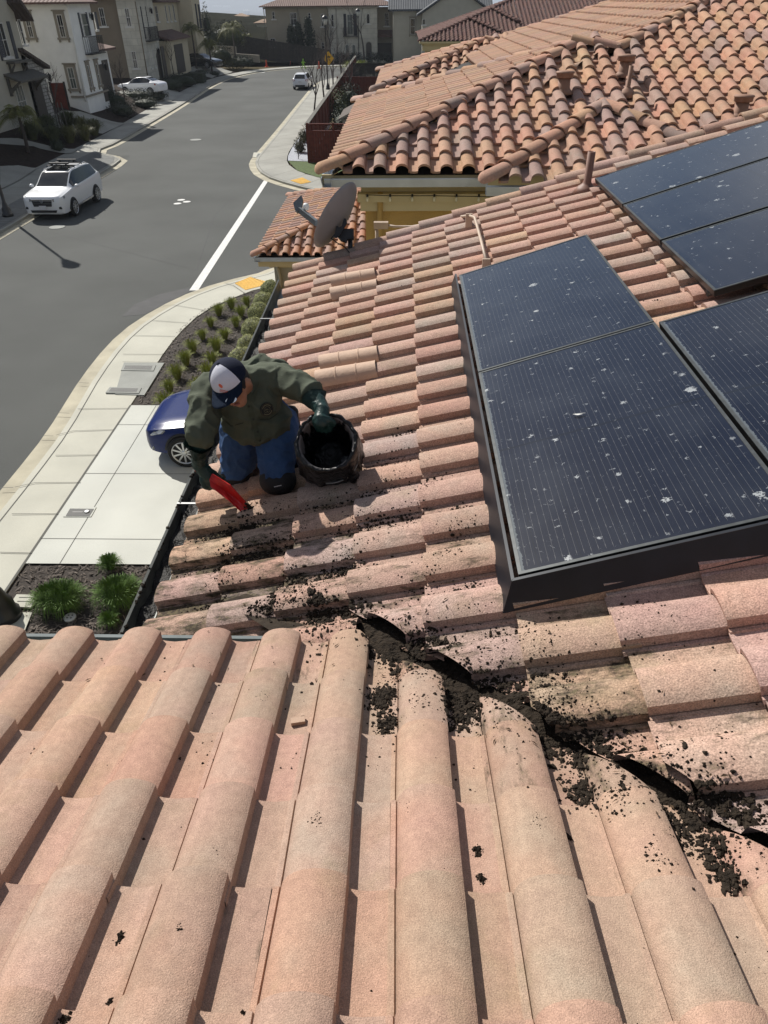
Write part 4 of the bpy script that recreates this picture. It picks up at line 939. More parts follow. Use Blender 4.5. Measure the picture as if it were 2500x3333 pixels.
for px in (1196, 1270, 1342, 1414, 1486, 1559):
    p = AY(px, 640, 9.58); bm = nb(); lathe(bm, [(.012, .03), (.014, 0)], 8, Matrix.Translation(p)); so = obj('bulb_socket', bm, M_IRON, sl)
    bm = nb(); lathe(bm, [(.006, -.062), (.018, -.045), (.018, -.025), (.010, -.002)], 10, Matrix.Translation(p)); obj('bulb', bm, M_BULB, so)
# roof vents of house C
def vent(px, py, h_, r_, cap_=True, lean=0):
    d = ray(px, py); P0 = Vector((0, 9.28, zE+.02)); n_ = nS; c = CO+d*((P0-CO).dot(n_)/d.dot(n_)); bm = nb()
    if cap_:
        lathe(bm, [(r_*1.9, 0), (r_*1.15, .05), (r_, .07), (r_*.95, h_*.72)], 16, Matrix.Translation(c)); lathe(bm, [(r_*1.25, h_*.72), (r_*1.35, h_*.75), (r_*1.35, h_*.9), (r_*1.5, h_*.93), (r_*1.4, h_), (r_*.3, h_*1.04)], 16, Matrix.Translation(c) @ Matrix.Rotation(lean, 4, 'X'))
    else:
        lathe(bm, [(r_*5, -.02), (r_*3, .05), (r_*1.3, .09), (r_, .1), (r_, h_), (r_*.7, h_), (r_*.7, h_-.05)], 12, Matrix.Translation(c))
    obj('roof_vent' if cap_ else 'vent_pipe', bm, M_VENT, hC)
M_VENT = mat('terracotta_vent_paint', (.27,.15,.10), .75, var=.2, vscale=12)
vent(1832, 305, .26, .085); vent(2030, 250, .26, .085); vent(2405, 385, .26, .085); vent(2040, 310, .34, .03, False)
# low stone wing of house C
zw = CAMZ-5.0; Wc = Vector((-3.52, 17.45, zw)); Wn = Vector((-3.52, 23.7, zw)); Wa = Vector((-.40, 20.57, zw+3.12*TSL))
obj('roof_slope', tile_roof((1.2, 17.45, zw), (-1, 0, 0), dS, nS, .335, (0, 20), (0, 12), [offp(hipS(Wc), g_)], PAL_C, prof=PROF_C, thick=.028, rough=.004, seed=41), M_TILE_C, hC)
obj('roof_slope', tile_roof((-3.52, 17.3, zw), (0, 1, 0), dW, nW, .335, (0, 26), (0, 10), [offp(hipW(Wc), g_), offp(hipN(Wn), g_)], PAL_C, prof=PROF_C, thick=.028, rough=.003, seed=42), M_TILE_C, hC)
cap(Wc+Vector((-.05, -.05, .02)), Wa, 11); cap(Wn+Vector((-.05, .05, .02)), Wa, 12)
bm = nb(); poly(bm, [Wc+Vector((0, 0, -.04)), Vector((3, 17.45, zw-.04)), Vector((3, 24, zw-.04+6.5*TSL)), Wa+Vector((0, 0, -.04))]); poly(bm, [Wc+Vector((0, 0, -.04)), Wa+Vector((0, 0, -.04)), Wn+Vector((0, 0, -.04))]); obj('underlay', bm, M_BLACK, hC)
bm = nb(); trough(bm, (-3.6, 17.53, zw-.04), (1, 17.53, zw-.04), (0, -1, 0)); bmesh.ops.recalc_face_normals(bm, faces=bm.faces); obj('gutter', bm, M_GUTC2, hC)
bm = nb(); trough(bm, (-3.45, 17.4, zw-.04), (-3.45, 23.7, zw-.04), (-1, 0, 0)); bmesh.ops.recalc_face_normals(bm, faces=bm.faces); obj('gutter', bm, M_GUTC2, hC)
wwx = AY(893, 880, 18.0).x
body(hC, (wwx, 18.0, 0), (1.5, 23.3, zw-.1), M_LIMEY)
bm = nb(); box(bm, (wwx-.1, 17.9, zw-.42), (1.5, 17.995, zw-.3)); box(bm, (wwx-.3, 17.56, zw-.295), (1.5, 17.995, zw-.05)); obj('cornice', bm, M_CREAM, hC)
pipe(hC, [AY(896, 846, 17.7), AY(902, 872, 17.88), AY(912, 900, 17.9), AY(914, 960, 17.9), AY(922, 1100, 17.9)], M_LIMEY, .05)
# ---- house D: dark red roof across the side street
hD = thing('tiled_house', 'beige house with a dark red barrel tile hip roof beyond the side street', 'house', (6, 56, 0))
zD = CAMZ-2.12; Dc = Vector((.95, 52, zD)); Dn = Vector((.95, 61, zD))
obj('roof_slope', tile_roof((20.4, 52, zD), (-1, 0, 0), dS, nS, .34, (0, 75), (0, 26), [hipS(Dc)], PAL_D, prof=PROF_LO, seed=51), M_TILE_D, hD)
obj('roof_slope', tile_roof((.95, 51.9, zD), (0, 1, 0), dW, nW, .34, (0, 60), (0, 18), [hipW(Dc), hipN(Dn+Vector((0, 4, 0)))], PAL_D, prof=PROF_LO, seed=52), M_TILE_D, hD)
capD = lambda a, b, sd: obj('hip_cap_run', hip_caps(a, b, None, PAL_D, seed=sd, w_=.13, h_=.1), M_TILE_D, hD)
capD(Dc, Dc+Vector((14, 14, 14*TSL)), 61); capD(Dn+Vector((0, 4, 0)), Dn+Vector((6, -2, 6*TSL)), 62)
def onS(px, py, P0): d = ray(px, py); P0 = Vector(P0); return CO+d*((P0-CO).dot(nS)/d.dot(nS))
capD(onS(1660, 116, Dc+Vector((0, 0, .1))), onS(1525, 57, Dc+Vector((0, 0, .1))), 63); capD(onS(1690, 72, Dc+Vector((0, 0, .1))), onS(1600, 25, Dc+Vector((0, 0, .1))), 64)
body(hD, (1.55, 52.6, 0), (20, 62, zD-.05), M_LIMEY)
bm = nb(); box(bm, (1.3, 52.35, zD-.75), (20, 52.595, zD-.5)); box(bm, (1.15, 52.2, zD-.495), (20, 52.595, zD-.12)); box(bm, (.95, 51.95, zD-.115), (20, 52.595, zD-.02)); obj('cornice', bm, M_CREAM, hD)
pipe(hD, [Vector((1.1, 52.2, zD-.1)), Vector((1.7, 52.5, zD-.9)), Vector((1.8, 52.5, zD-2.2)), Vector((1.8, 52.5, 0))], M_CREAM, .07)
# ---- house F: taupe and limestone house at the end of the street
hF = thing('stucco_house', 'taupe house with limestone bay and navy shutters facing down the street', 'house', (-12, 136, 0))
FY = 132.0; F = Face('s', FY); FL = Face('s', 131.6); FR = Face('s', 133.6)
ex = F.at(868, 90).x; zt = F.at(900, 20).z
bx0, bx1 = F.at(1072, 100).x, FL.at(1228, 100).x
body(hF, (ex, FY, 0), (bx0+1, FY+10, zt), M_STT); body(hF, (bx0, 131.6, 0), (bx1, 140, zt-.05), M_LIME, 'wall'); body(hF, (bx1-.5, 133.6, 0), (FR.at(1277, 60).x, 142, zt-.3), M_STT)
simple_roof(hF, ex, bx1+2, FY, FY+10, zt, M_RF1, over=.8)
bm = nb(); box(bm, (ex-.3, FY-.3, zt-.35), (bx1+.3, FY-.002+.0, zt-.14)); box(bm, (bx0-.1, 131.3, zt-.36), (bx1+.2, 131.597, zt-.139)); obj('cornice', bm, M_TRIMT, hF)
z3 = lambda x, y: (840+x*.211, y*.211); z2_ = lambda x, y: (600+x*.4219, y*.4219)
for tl, br, nx, fc in (((215,180),(262,295),1,F), ((490,195),(605,385),2,F), ((770,200),(815,285),1,F), ((970,215),(1018,410),1,F), ((185,592),(275,720),2,F), ((978,650),(1025,755),1,F), ((1130,222),(1172,415),1,FL)): window(hF, fc, z3(*tl), z3(*br), nx, 2, sill=True)
window(hF, FL, z3(1372,222), z3(1465,530), 2, 3, pane=M_CURT, sill=False)
shutters(hF, FL, [(z3(1316,212), z3(1368,552)), (z3(1468,210), z3(1530,548))], M_SHUTD); balcony(hF, FL, z3(1316,425), z3(1545,560))
for tl, br in (((1345,715),(1408,870)), ((1450,715),(1508,868))): window(hF, FL, z3(*tl), z3(*br), 1, 1, pane=M_CURT, arch=True)
window(hF, FL, (1193, 50), (1204, 77), 1, 1, arch=True)
o = window(hF, FL, (1191, 146), (1211, 200), 1, 1, pane=M_DOOR, arch=True, frame_m=M_TRIMT, sill=False); o.name = 'arched_door'
window(hF, FR, (1252, 42), (1266, 85), 2, 2)
body(hF, (FR.at(1229, 140).x, 133.35, 0), (FR.at(1275, 140).x, 133.59, FR.at(1240, 140).z), M_DOOR, 'garage_door')
bm = nb(); a, b = FR.at(1228, 97), FR.at(1277, 114); prism(bm, [(a.x, 133.59, a.z), (a.x, 132.4, b.z), (a.x, 132.4, b.z-.25), (a.x, 133.59, b.z-.25)], (b.x-a.x, 0, 0)); bmesh.ops.recalc_face_normals(bm, faces=bm.faces); obj('porch_roof', bm, M_RF1, hF)
pipe(hF, [F.at(858, 24)+Vector((0, -.1, 0)), F.at(868, 140)+Vector((0, -.1, 0))], M_TRIMT, .06); pipe(hF, [F.at(968, 28)+Vector((0, -.1, 0)), F.at(978, 80)+Vector((0, -.1, 0))], M_TRIMT, .06); pipe(hF, [FL.at(1094, 28)+Vector((0, -.1, 0)), FL.at(1100, 200)+Vector((0, -.1, 0))], M_TRIMT, .06)
# ---- house E: grey-green house with slate roof
hE = thing('stucco_house', 'grey green stucco house with a dark slate roof right of the limestone bay', 'house', (3, 131, 0))
E1 = Face('s', 128.0); x0 = E1.at(1279, 100).x; x1 = E1.at(1470, 60).x; ze = E1.at(1300, 30).z
body(hE, (x0, 128, 0), (x1+6, 138, ze), M_STG)
bm = nb(); poly(bm, [(x0-.7, 127.3, ze), (x1+6, 127.3, ze), (x1+6, 133, ze+2.4), (x0-.7, 133, ze+2.4)]); poly(bm, [(x0-.7, 127.3, ze-.25), (x1+6, 127.3, ze-.25), (x1+6, 127.3, ze), (x0-.7, 127.3, ze)]); prism(bm, [(x0-.7, 127.3, ze-.002), (x0-.7, 133, ze+2.398), (x0-.7, 133, ze+2.2), (x0-.7, 127.3, ze-.2)], (.2, 0, 0)); obj('roof', bm, M_RFG, hE)
E2 = Face('s', 122.0); gx0 = E2.at(1375, 50).x
bm = nb(); pk = E2.at(1490, -40); lf = E2.at(1378, 42); rt_ = Vector((2*pk.x-lf.x, 122, lf.z)); prism(bm, [lf, rt_, pk], (0, 7, 0)); prism(bm, [Vector((gx0, 122, 0)), Vector((rt_.x, 122, 0)), Vector((rt_.x, 122, lf.z-.002)), Vector((gx0, 122, lf.z-.002))], (0, 7, 0)); bmesh.ops.recalc_face_normals(bm, faces=bm.faces); obj('gable_wall', bm, M_STG, hE)
bm = nb(); up_ = Vector((0, 0, .22)); prism(bm, [lf+Vector((-.9, -.5, -.38)), pk+Vector((0, -.5, .0)), pk+Vector((0, -.5, .22)), lf+Vector((-.9, -.5, -.16))], (0, 8, 0)); prism(bm, [rt_+Vector((.9, -.5, -.38)), pk+Vector((0.002, -.5, .0)), pk+Vector((0.002, -.5, .22)), rt_+Vector((.9, -.5, -.16))], (0, 8, 0)); bmesh.ops.recalc_face_normals(bm, faces=bm.faces); obj('gable_roof', bm, M_RFG, hE)
window(hE, E1, (1336, 60), (1351, 112), 1, 2, trim=M_TRIMT); window(hE, E1, (1323, 186), (1350, 205), 2, 1); window(hE, E2, (1376, 62), (1384, 80), 1, 1)
pipe(hE, [E1.at(1281, 30)+Vector((0, -.1, 0)), E1.at(1280, 190)+Vector((0, -.1, 0))], M_STG, .06)
# ---- the row of houses on the uphill side
Zb = 1.5
def zA(x, y): return (x*.211, y*.211)                # zoom of the top left corner
def zBq(x, y): return (300+x*.211, y*.211)
h2 = thing('stucco_house', 'white two storey stucco house with iron balcony and slate shutters behind the white hatchback', 'house', (-29, 68, Zb))
p = G(288, 340, Zb); S2 = Face('s', p.y); E2f = Face('e', p.x)
yN = E2f.at(350, 300).y; zt = S2.at(225, 6).z
body(h2, (p.x-11, p.y, .8), (p.x, yN, zt), M_STW)
simple_roof(h2, p.x-11, p.x, p.y, yN, zt, M_RF1, over=.5)
for tl, br in (((370,225),(475,578)), ((865,225),(970,578)), ((1030,1040),(1140,1368))):
    window(h2, S2, zA(*tl), zA(br[0]+60, br[1]), 2, 2, trim=M_TRIMT, pane=M_GLASS if tl[1] < 900 else M_CURT, tw=.2)
window(h2, E2f, zA(1235,205), zA(1395,560), 1, 2, pane=M_CURT, sill=False); shutters(h2, E2f, [(zA(1190,195), zA(1290,560)), (zA(1310,190), zA(1405,545)), (zA(1450,185), zA(1530,455))], M_SHUT)
window(h2, E2f, zA(1430,190), zA(1490,455), 1, 2, trim=None)
balcony(h2, E2f, zA(1262,565), zA(1530,800), .5)
window(h2, E2f, zA(1330,1010), zA(1425,1345), 1, 2, trim=M_TRIMT, tw=.25); window(h2, E2f, zA(1465,985), zA(1555,1305), 1, 2, trim=M_TRIMT, tw=.25)
lantern(h2, E2f, *zA(1385,260)); lantern(h2, E2f, *zA(1592,1030))
pipe(h2, [S2.at(211, 12)+Vector((0, -.1, 0)), S2.at(222, 28)+Vector((0, -.1, 0)), S2.at(281, 330)+Vector((0, -.1, 0))], M_STW, .06)
bm = nb(); a = E2f.at(278, 312); box(bm, (p.x-1.2, p.y-.12, a.z-.12), (p.x+.12, p.y-.002, a.z)); box(bm, (p.x+.002, p.y+.001, a.z-.121), (p.x+.14, yN, a.z-.001)); obj('plinth_band', bm, M_TRIMT, h2)
# entry and garage of the white house, set back
g2 = Face('e', p.x-1.2); gy0, gy1 = yN+.002, yN+5.2; zg = g2.at(370, 155).z
body(h2, (p.x-8, gy0, .8), (p.x-1.2, gy1, zg), M_STW, 'garage_wall')
bm = nb(); zz = zg; prism(bm, [(p.x-.5, gy0, zz-.05), (p.x-8, gy0, zz+1.6), (p.x-8, gy0, zz+1.75), (p.x-.5, gy0, zz+.12)], (0, gy1-gy0+.4, 0)); bmesh.ops.recalc_face_normals(bm, faces=bm.faces); obj('garage_roof', bm, M_RF1, h2)
body(h2, (p.x-1.199, gy0+1.2, Zb-.3), (p.x-1.15, gy1-.5, zg-.75), M_DOOR, 'garage_door')
body(h2, (p.x+.001, yN-.9, Zb-.2), (p.x+.05, yN-.12, Zb+2.4), M_DOOR, 'door')
# house 1, sage with rubble stone porch
h1 = thing('stucco_house', 'sage stucco house with rubble stone porch, bracketed awning and slate shutters at the left edge', 'house', (-30, 52, Zb))
p1 = G(172, 368, Zb); E1f = Face('e', p1.x); zt1 = E1f.at(30, -40).z
wy = E1f.at(86, 200).y
body(h1, (p1.x-10, 34, .6), (p1.x, wy, 12), M_STG)
S1 = Face('s', wy)
py0, py1 = E1f.at(86, 250).y, E1f.at(160, 300).y
sA, sB = E1f.at(82, 165), E1f.at(155, 212)
bm = nb(); prism(bm, [Vector((p1.x, py0+.002, .6)), Vector((p1.x, py1, .6)), Vector((p1.x, py1, sB.z-.15)), Vector((p1.x, py0+.002, sA.z-.1))], (-4, 0, 0)); bmesh.ops.recalc_face_normals(bm, faces=bm.faces); obj('stone_porch', bm, M_RUB, h1)
bm = nb(); prism(bm, [Vector((p1.x+.35, py0-.2, sA.z)), Vector((p1.x+.35, py1+.4, sB.z-.2)), Vector((p1.x+.35, py1+.4, sB.z)), Vector((p1.x+.35, py0-.2, sA.z+.2))], (-4.5, 0, 0)); bmesh.ops.recalc_face_normals(bm, faces=bm.faces); obj('porch_roof', bm, M_RF2, h1)
body(h1, (p1.x+.001, E1f.at(108, 300).y, Zb-.3), (p1.x+.05, E1f.at(138, 300).y, E1f.at(120, 260).z), M_DOOR, 'door')
bm = nb(); box(bm, (p1.x+.001, E1f.at(100, 300).y-.1, E1f.at(120, 258).z), (p1.x+.12, py1-.1, E1f.at(120, 246).z)); obj('lintel', bm, M_WFR, h1)
o1 = .14
window(h1, E1f, zA(205,1330), zA(455,1655+130), 3, 2, pane=M_CURT, trim=None); window(h1, E1f, zA(-90,355), zA(165,870), 2, 2); shutters(h1, E1f, [(zA(90,330), zA(285,900)), (zA(-140,330), zA(100,930))], M_SHUT)
window(h1, E1f, zA(260,300), zA(395,680), 1, 2)
bm = nb(); a, b = E1f.at(16, 262), E1f.at(112, 246)
prism(bm, [Vector((p1.x+.002, a.y, a.z+.35)), Vector((p1.x+1.0, a.y, a.z-.05)), Vector((p1.x+1.0, a.y, a.z-.17)), Vector((p1.x+.002, a.y, a.z+.2))], (0, b.y-a.y, 0))
for y in (a.y+.15, b.y-.4):
    for q in (((.002, -.9), (.16, -.9), (.16, .1), (.002, .1)), ((.16, -.75), (.85, -.15), (.85, -.05), (.16, -.5))): prism(bm, [Vector((p1.x+x, y, a.z+z)) for x, z in q], (0, .16, 0))
bmesh.ops.recalc_face_normals(bm, faces=bm.faces); obj('awning', bm, M_WOODG, h1)
bm = nb(); a, b = E1f.at(20, 206), E1f.at(78, 200)
box(bm, (p1.x+.002, a.y, a.z-.05), (p1.x+.55, b.y, a.z+.08))
for y in (a.y+.2, b.y-.5):
    for q in (((.002, -.75), (.1, -.75), (.1, -.051), (.002, -.051)), ((.1, -.6), (.42, -.15), (.42, -.051), (.1, -.4))): prism(bm, [Vector((p1.x+x, y, a.z+z)) for x, z in q], (0, .12, 0))
bmesh.ops.recalc_face_normals(bm, faces=bm.faces); obj('flower_shelf', bm, M_WOODG, h1)
lantern(h1, E1f, 152, 252)
bm = nb(); a, b = E1f.at(20, -8), E1f.at(62, 55); 
prism(bm, [Vector((p1.x+.9, a.y, a.z)), Vector((p1.x+.9, b.y, b.z)), Vector((p1.x+.9, b.y+.1, b.z-.25)), Vector((p1.x+.9, a.y-.1, a.z-.3))], (-6, 0, 0)); bmesh.ops.recalc_face_normals(bm, faces=bm.faces); obj('roof', bm, M_RF2, h1)
# house 3: limestone front with brown flank
h3 = thing('stucco_house', 'limestone fronted house with brown flank, iron balcony and twin arched windows', 'house', (-31, 92, Zb))
p3 = G(483, 253, Zb); S3f = Face('s', p3.y); E3f = Face('e', p3.x); y3 = E3f.at(533, 235).y; zt3 = S3f.at(440, -14).z
xw = S3f.at(400, 130).x
body(h3, (xw, p3.y, .6), (p3.x, y3, zt3), M_LIME); S3b = Face('s', p3.y+.5)
body(h3, (xw-8, p3.y+.5, .6), (xw-.002, y3+6, zt3-.3), M_STB)
simple_roof(h3, xw-8, p3.x, p3.y, y3+6, zt3, M_RF1, over=.5)
window(h3, S3b, zBq(95,120), zBq(225,405), 2, 2); window(h3, S3f, zBq(495,125), zBq(615,410), 2, 2); window(h3, S3f, zBq(600,790), zBq(715,1055), 2, 2)
shutters(h3, E3f, [(zBq(735,100), zBq(830,600)), (zBq(815,95), zBq(900,600))], M_SHUTD); balcony(h3, E3f, zBq(790,420), zBq(985,610), .4); lantern(h3, E3f, *zBq(885,170)); lantern(h3, E3f, *zBq(1000,790))
for tl, br in (((875,790),(915,1050)), ((930,780),(965,1035))): window(h3, E3f, zBq(*tl), zBq(*br), 1, 1, arch=True, pane=M_CURT)
pipe(h3, [S3f.at(441, 5)+Vector((0, -.1, 0)), S3f.at(481, 245)+Vector((0, -.1, 0))], M_STB, .06)
bm = nb(); a, b = E3f.at(515, 250), E3f.at(530, 235); prism(bm, [Vector((p3.x+.001, y3-1.9, .8)), Vector((p3.x+.001, y3-.5, .8)), Vector((p3.x+.001, y3-.5, 3.2)), Vector((p3.x+.001, y3-1.2, 3.75)), Vector((p3.x+.001, y3-1.9, 3.2))], (.05, 0, 0)); bmesh.ops.recalc_face_normals(bm, faces=bm.faces); obj('arched_door', bm, M_DOOR, h3)
# house 4: straw stucco with three arched windows and a garage
h4 = thing('stucco_house', 'straw coloured house with three slim arched windows above its open garage', 'house', (-31, 103, Zb))
p4 = G(545, 234, Zb); E4 = Face('e', p4.x-1.4); S4 = Face('s', y3+2.2)
y4a, y4b = y3+.9, E4.at(578, 40).y
body(h4, (p4.x-9, y4a, .6), (p4.x-1.4, y4b, E4.at(530, -20).z), M_STY)
simple_roof(h4, p4.x-9, p4.x-1.4, y4a, y4b+2, E4.at(530, 4).z, M_RF1, over=.4)
for tl, br in (((1115,110),(1165,330)), ((1175,105),(1222,325)), ((1235,100),(1285,318))): window(h4, E4, zBq(*tl), zBq(*br), 1, 1, arch=True)
window(h4, E4, zBq(955,90), zBq(1030,330), 2, 2)
G4 = Face('e', p4.x+.4); ga, gb = G4.at(541, 130), G4.at(606, 105)
body(h4, (p4.x-1.398, ga.y, .6), (p4.x+.4, gb.y, ga.z-.1), M_STY, 'garage_wall')
bm = nb(); prism(bm, [(p4.x+.8, ga.y-.3, ga.z-.12), (p4.x-1.38, ga.y-.3, ga.z+.55), (p4.x-1.38, ga.y-.3, ga.z+.75), (p4.x+.8, ga.y-.3, ga.z+.05)], (0, gb.y-ga.y+.6, 0)); bmesh.ops.recalc_face_normals(bm, faces=bm.faces); obj('garage_roof', bm, M_RF1, h4)
body(h4, (p4.x+.401, G4.at(570, 180).y, Zb-.4), (p4.x+.46, G4.at(597, 180).y, G4.at(580, 143).z), M_DOOR, 'garage_door'); body(h4, (p4.x+.401, G4.at(526, 200).y+.3, Zb-.4), (p4.x+.46, G4.at(536, 200).y+.3, G4.at(530, 150).z), M_DOOR, 'door')
# house 5: plain straw flank and balcony
h5 = thing('stucco_house', 'last straw coloured house of the row with one iron balcony on its street face', 'house', (-34, 120, Zb))
S5 = Face('s', y4b+.3); x5a = S5.at(570, 60).x; x5b = S5.at(630, 60).x; E5 = Face('e', x5b)
body(h5, (x5a-4, y4b+.3, .4), (x5b, E5.at(656, 60).y, S5.at(600, -30).z), M_STY)
simple_roof(h5, x5a-4, x5b, y4b+.3, E5.at(656, 60).y, S5.at(600, -30).z, M_RF1)
balcony(h5, E5, (641, 64), (655, 98), .8); shutters(h5, E5, [((637, 12), (644, 92)), ((648, 14), (653, 92))], M_SHUTD)
# ================================================================ cars
M_TYRE = mat('tyre_rubber', (.012,.012,.012), .85); M_RIM = mat('alloy_rim', (.55,.56,.57), .3, metal=.7); M_CGLASS = mat('car_glass', (.008,.010,.012), .05, spec=.7)
M_CHROME = mat('chrome', (.7,.7,.7), .12, metal=1.0); M_LENS = mat('headlight_lens', (.22,.235,.25), .1, spec=.7); M_RED = mat('tail_light', (.30,.012,.010), .2); M_BPL = mat('black_plastic', (.014,.014,.015), .55)
M_PLATE = mat('number_plate', (.6,.6,.62), .5)
def cr1(p0, p1, p2, p3, t): return .5*((2*p1)+(p2-p0)*t+(2*p0-5*p1+4*p2-p3)*t*t+(3*p1-p0-3*p2+p3)*t**3)
def spline(vals, n):
    o = []
    for i in range(len(vals)-1):
        a, b, c, d = vals[max(i-1, 0)], vals[i], vals[i+1], vals[min(i+2, len(vals)-1)]
        for k in range(n): o.append([cr1(a[q], b[q], c[q], d[q], k/n) for q in range(len(a))])
    o.append(list(vals[-1])); return o
def make_car(name, label, cat, loc, rz, paint, st, wheel_r, axles, track, group=None, spokes=10, rim_m=None, extras=None, tags=None):
    """st: stations front(+x) to rear: (x, half_w, z_sill, z_belt, half_w_roof, z_roof). glass where the roof rises over the belt."""
    t = thing(name, label, cat, loc, rz, group)
    NS = 5
    S = spline(st, NS)
    rows = []
    for x, hw, zs, zb, hr, zr in S:
        zr = max(zr, zb+.012); hr = min(hr, hw*.99)
        zm = zs+(zb-zs)*.45
        pts = [(0, zs), (hw*.80, zs), (hw*.955, zs+.05), (hw, zm), (hw*.985, zb-.10), (hw*.945, zb), (hw*.915+0, zb+.004)]
        # side glass to roof
        pts += [((hw*.915)*(1-f)+hr*f, zb+.004+(zr-.035-zb)*f if zr-zb > .1 else zb+.004+(zr-zb)*f*.6) for f in (.5, 1.0)]
        e = zr-.035 if zr-zb > .1 else zb+.004+(zr-zb)*.6
        pts += [(hr*.93, e+(zr-e)*.75), (hr*.6, e+(zr-e)*.97), (hr*.3, zr), (0, zr+.002)]
        rows.append((x, pts, zr-zb))
    m = len(rows[0][1])
    def tagof(i, j):
        h0, h1 = rows[i][2], rows[i+1][2]; x = (rows[i][0]+rows[i+1][0])/2
        steep = (h1-h0)
        if 6 <= j <= 7 and min(h0, h1) > .16: 
            for p in tags['pillars']:
                if abs(x-p) < .05: return 0
            return 1 if tags['side'][1] < x < tags['side'][0] else 0
        if j >= 9 and tags['ws'][1] < x < tags['ws'][0]: return 2
        if j >= 9 and tags['rw'][1] < x < tags['rw'][0]: return 3
        return 0
    bms = [nb() for _ in range(4)]
    for sgn in (1, -1):
        for i in range(len(rows)-1):
            for j in range(m-1):
                k = tagof(i, j); b = bms[k]
                P4 = [Vector((rows[a][0], sgn*rows[a][1][c][0], rows[a][1][c][1])) for a, c in ((i, j), (i, j+1), (i+1, j+1), (i+1, j))]
                if sgn > 0: P4 = P4[::-1]
                b.faces.new([b.verts.new(p) for p in P4])
        for e in (0, -1):
            P_ = [Vector((rows[e][0], sgn*y, z)) for y, z in rows[e][1]]
            if (sgn > 0) == (e == 0): P_ = P_[::-1]
            bms[0].faces.new([bms[0].verts.new(p) for p in P_])
    nm = ['body', 'side_window', 'windshield', 'rear_window']; parts = {}
    for k, b in enumerate(bms):
        bmesh.ops.remove_doubles(b, verts=b.verts[:], dist=.0015)
        bmesh.ops.recalc_face_normals(b, faces=b.faces) if k == 0 else None
        if not len(b.faces): b.free(); continue
        for e in b.edges:
            if len(e.link_faces) == 2 and e.calc_face_angle(0) > R(38): e.smooth = False
        if k == 1:                       # one mesh for each flank
            for sg, nn in ((1, 'side_window'), (-1, 'side_window')):
                b2 = b.copy(); bmesh.ops.delete(b2, geom=[v for v in b2.verts if v.co.y*sg < 0], context='VERTS'); local(nn, b2, M_CGLASS, t, True)
            b.free()
        else: parts[nm[k]] = local(nm[k], b, paint if k == 0 else M_CGLASS, t, True)
    bodyo = parts['body']
    hwm = max(s_[1] for s_ in st)
    for ax in axles:
        for sg in (1, -1):
            # arch
            b = nb(); yo = hwm*sg
            Mx = Matrix.Translation((ax, yo*.90, wheel_r)) @ Matrix.Rotation(R(-90*sg), 4, 'X')
            lathe(b, [(wheel_r*1.17, -.25), (wheel_r*1.17, hwm*.10+.004), (wheel_r*1.0, hwm*.10+.006), (wheel_r*1.0, -.1)], 28, Mx)
            for v in b.verts: v.co.z = max(v.co.z, st[0][2]+.02)
            local('wheel_arch', b, M_BPL, t)
            b = nb(); Mw = Matrix.Translation((ax, sg*(track/2-.1), wheel_r)) @ Matrix.Rotation(R(-90*sg), 4, 'X'); W_ = .225
            r_ = wheel_r
            lathe(b, [(r_*.70, 0), (r_*.95, 0), (r_, .03), (r_, W_-.03), (r_*.95, W_), (r_*.74, W_+.002), (r_*.72, W_-.02)], 30, Mw); wo = local('wheel', b, M_TYRE, t)
            b = nb(); lathe(b, [(r_*.735, W_-.03), (r_*.74, W_+.004), (r_*.69, W_+.004), (r_*.68, W_-.04)], 30, Mw)
            for q in range(spokes):
                A_2 = 2*math.pi*q/spokes; Mq = Mw @ Matrix.Rotation(A_2, 4, 'Z'); box(b, (-r_*.055, r_*.12, W_-.035), (r_*.045, r_*.70, W_-.008), Mq)
            lathe(b, [(r_*.17, W_-.05), (r_*.17, W_-.006), (r_*.1, W_)], 14, Mw); b3 = local('rim', b, rim_m or M_RIM, wo)
            b = nb(); lathe(b, [(r_*.69, W_-.07), (r_*.69, W_-.065)], 24, Mw); local('brake_disc', b, M_BPL, wo)
    if extras: extras(t, bodyo, hwm)
    return t
def surf(t, name, pts, m, th, par=None):          # thin applied plate given by points in car axes
    b = nb(); prism(b, pts, th); bmesh.ops.recalc_face_normals(b, faces=b.faces); return local(name, b, m, par or t)
def mirror_(t, x, y, z, paint, s=1):
    b = nb(); blob(b, (x, y, z), 1, 2, 0, (.10*s, .11*s, .075*s)); 
    for f in b.faces: f.smooth = True
    local('wing_mirror', b, paint, t)
M_WPAINT = mat('white_car_paint', (.72,.74,.76), .28, coat=.6, spec=.5); M_WPAINT2 = mat('silver_white_paint', (.72,.74,.78), .28, coat=.6); M_BPAINT = mat('deep_blue_car_paint', (.002,.014,.10), .2, metal=.0, coat=.12, spec=.25); M_KPAINT = mat('black_car_paint', (.008,.008,.010), .2, coat=1.0)
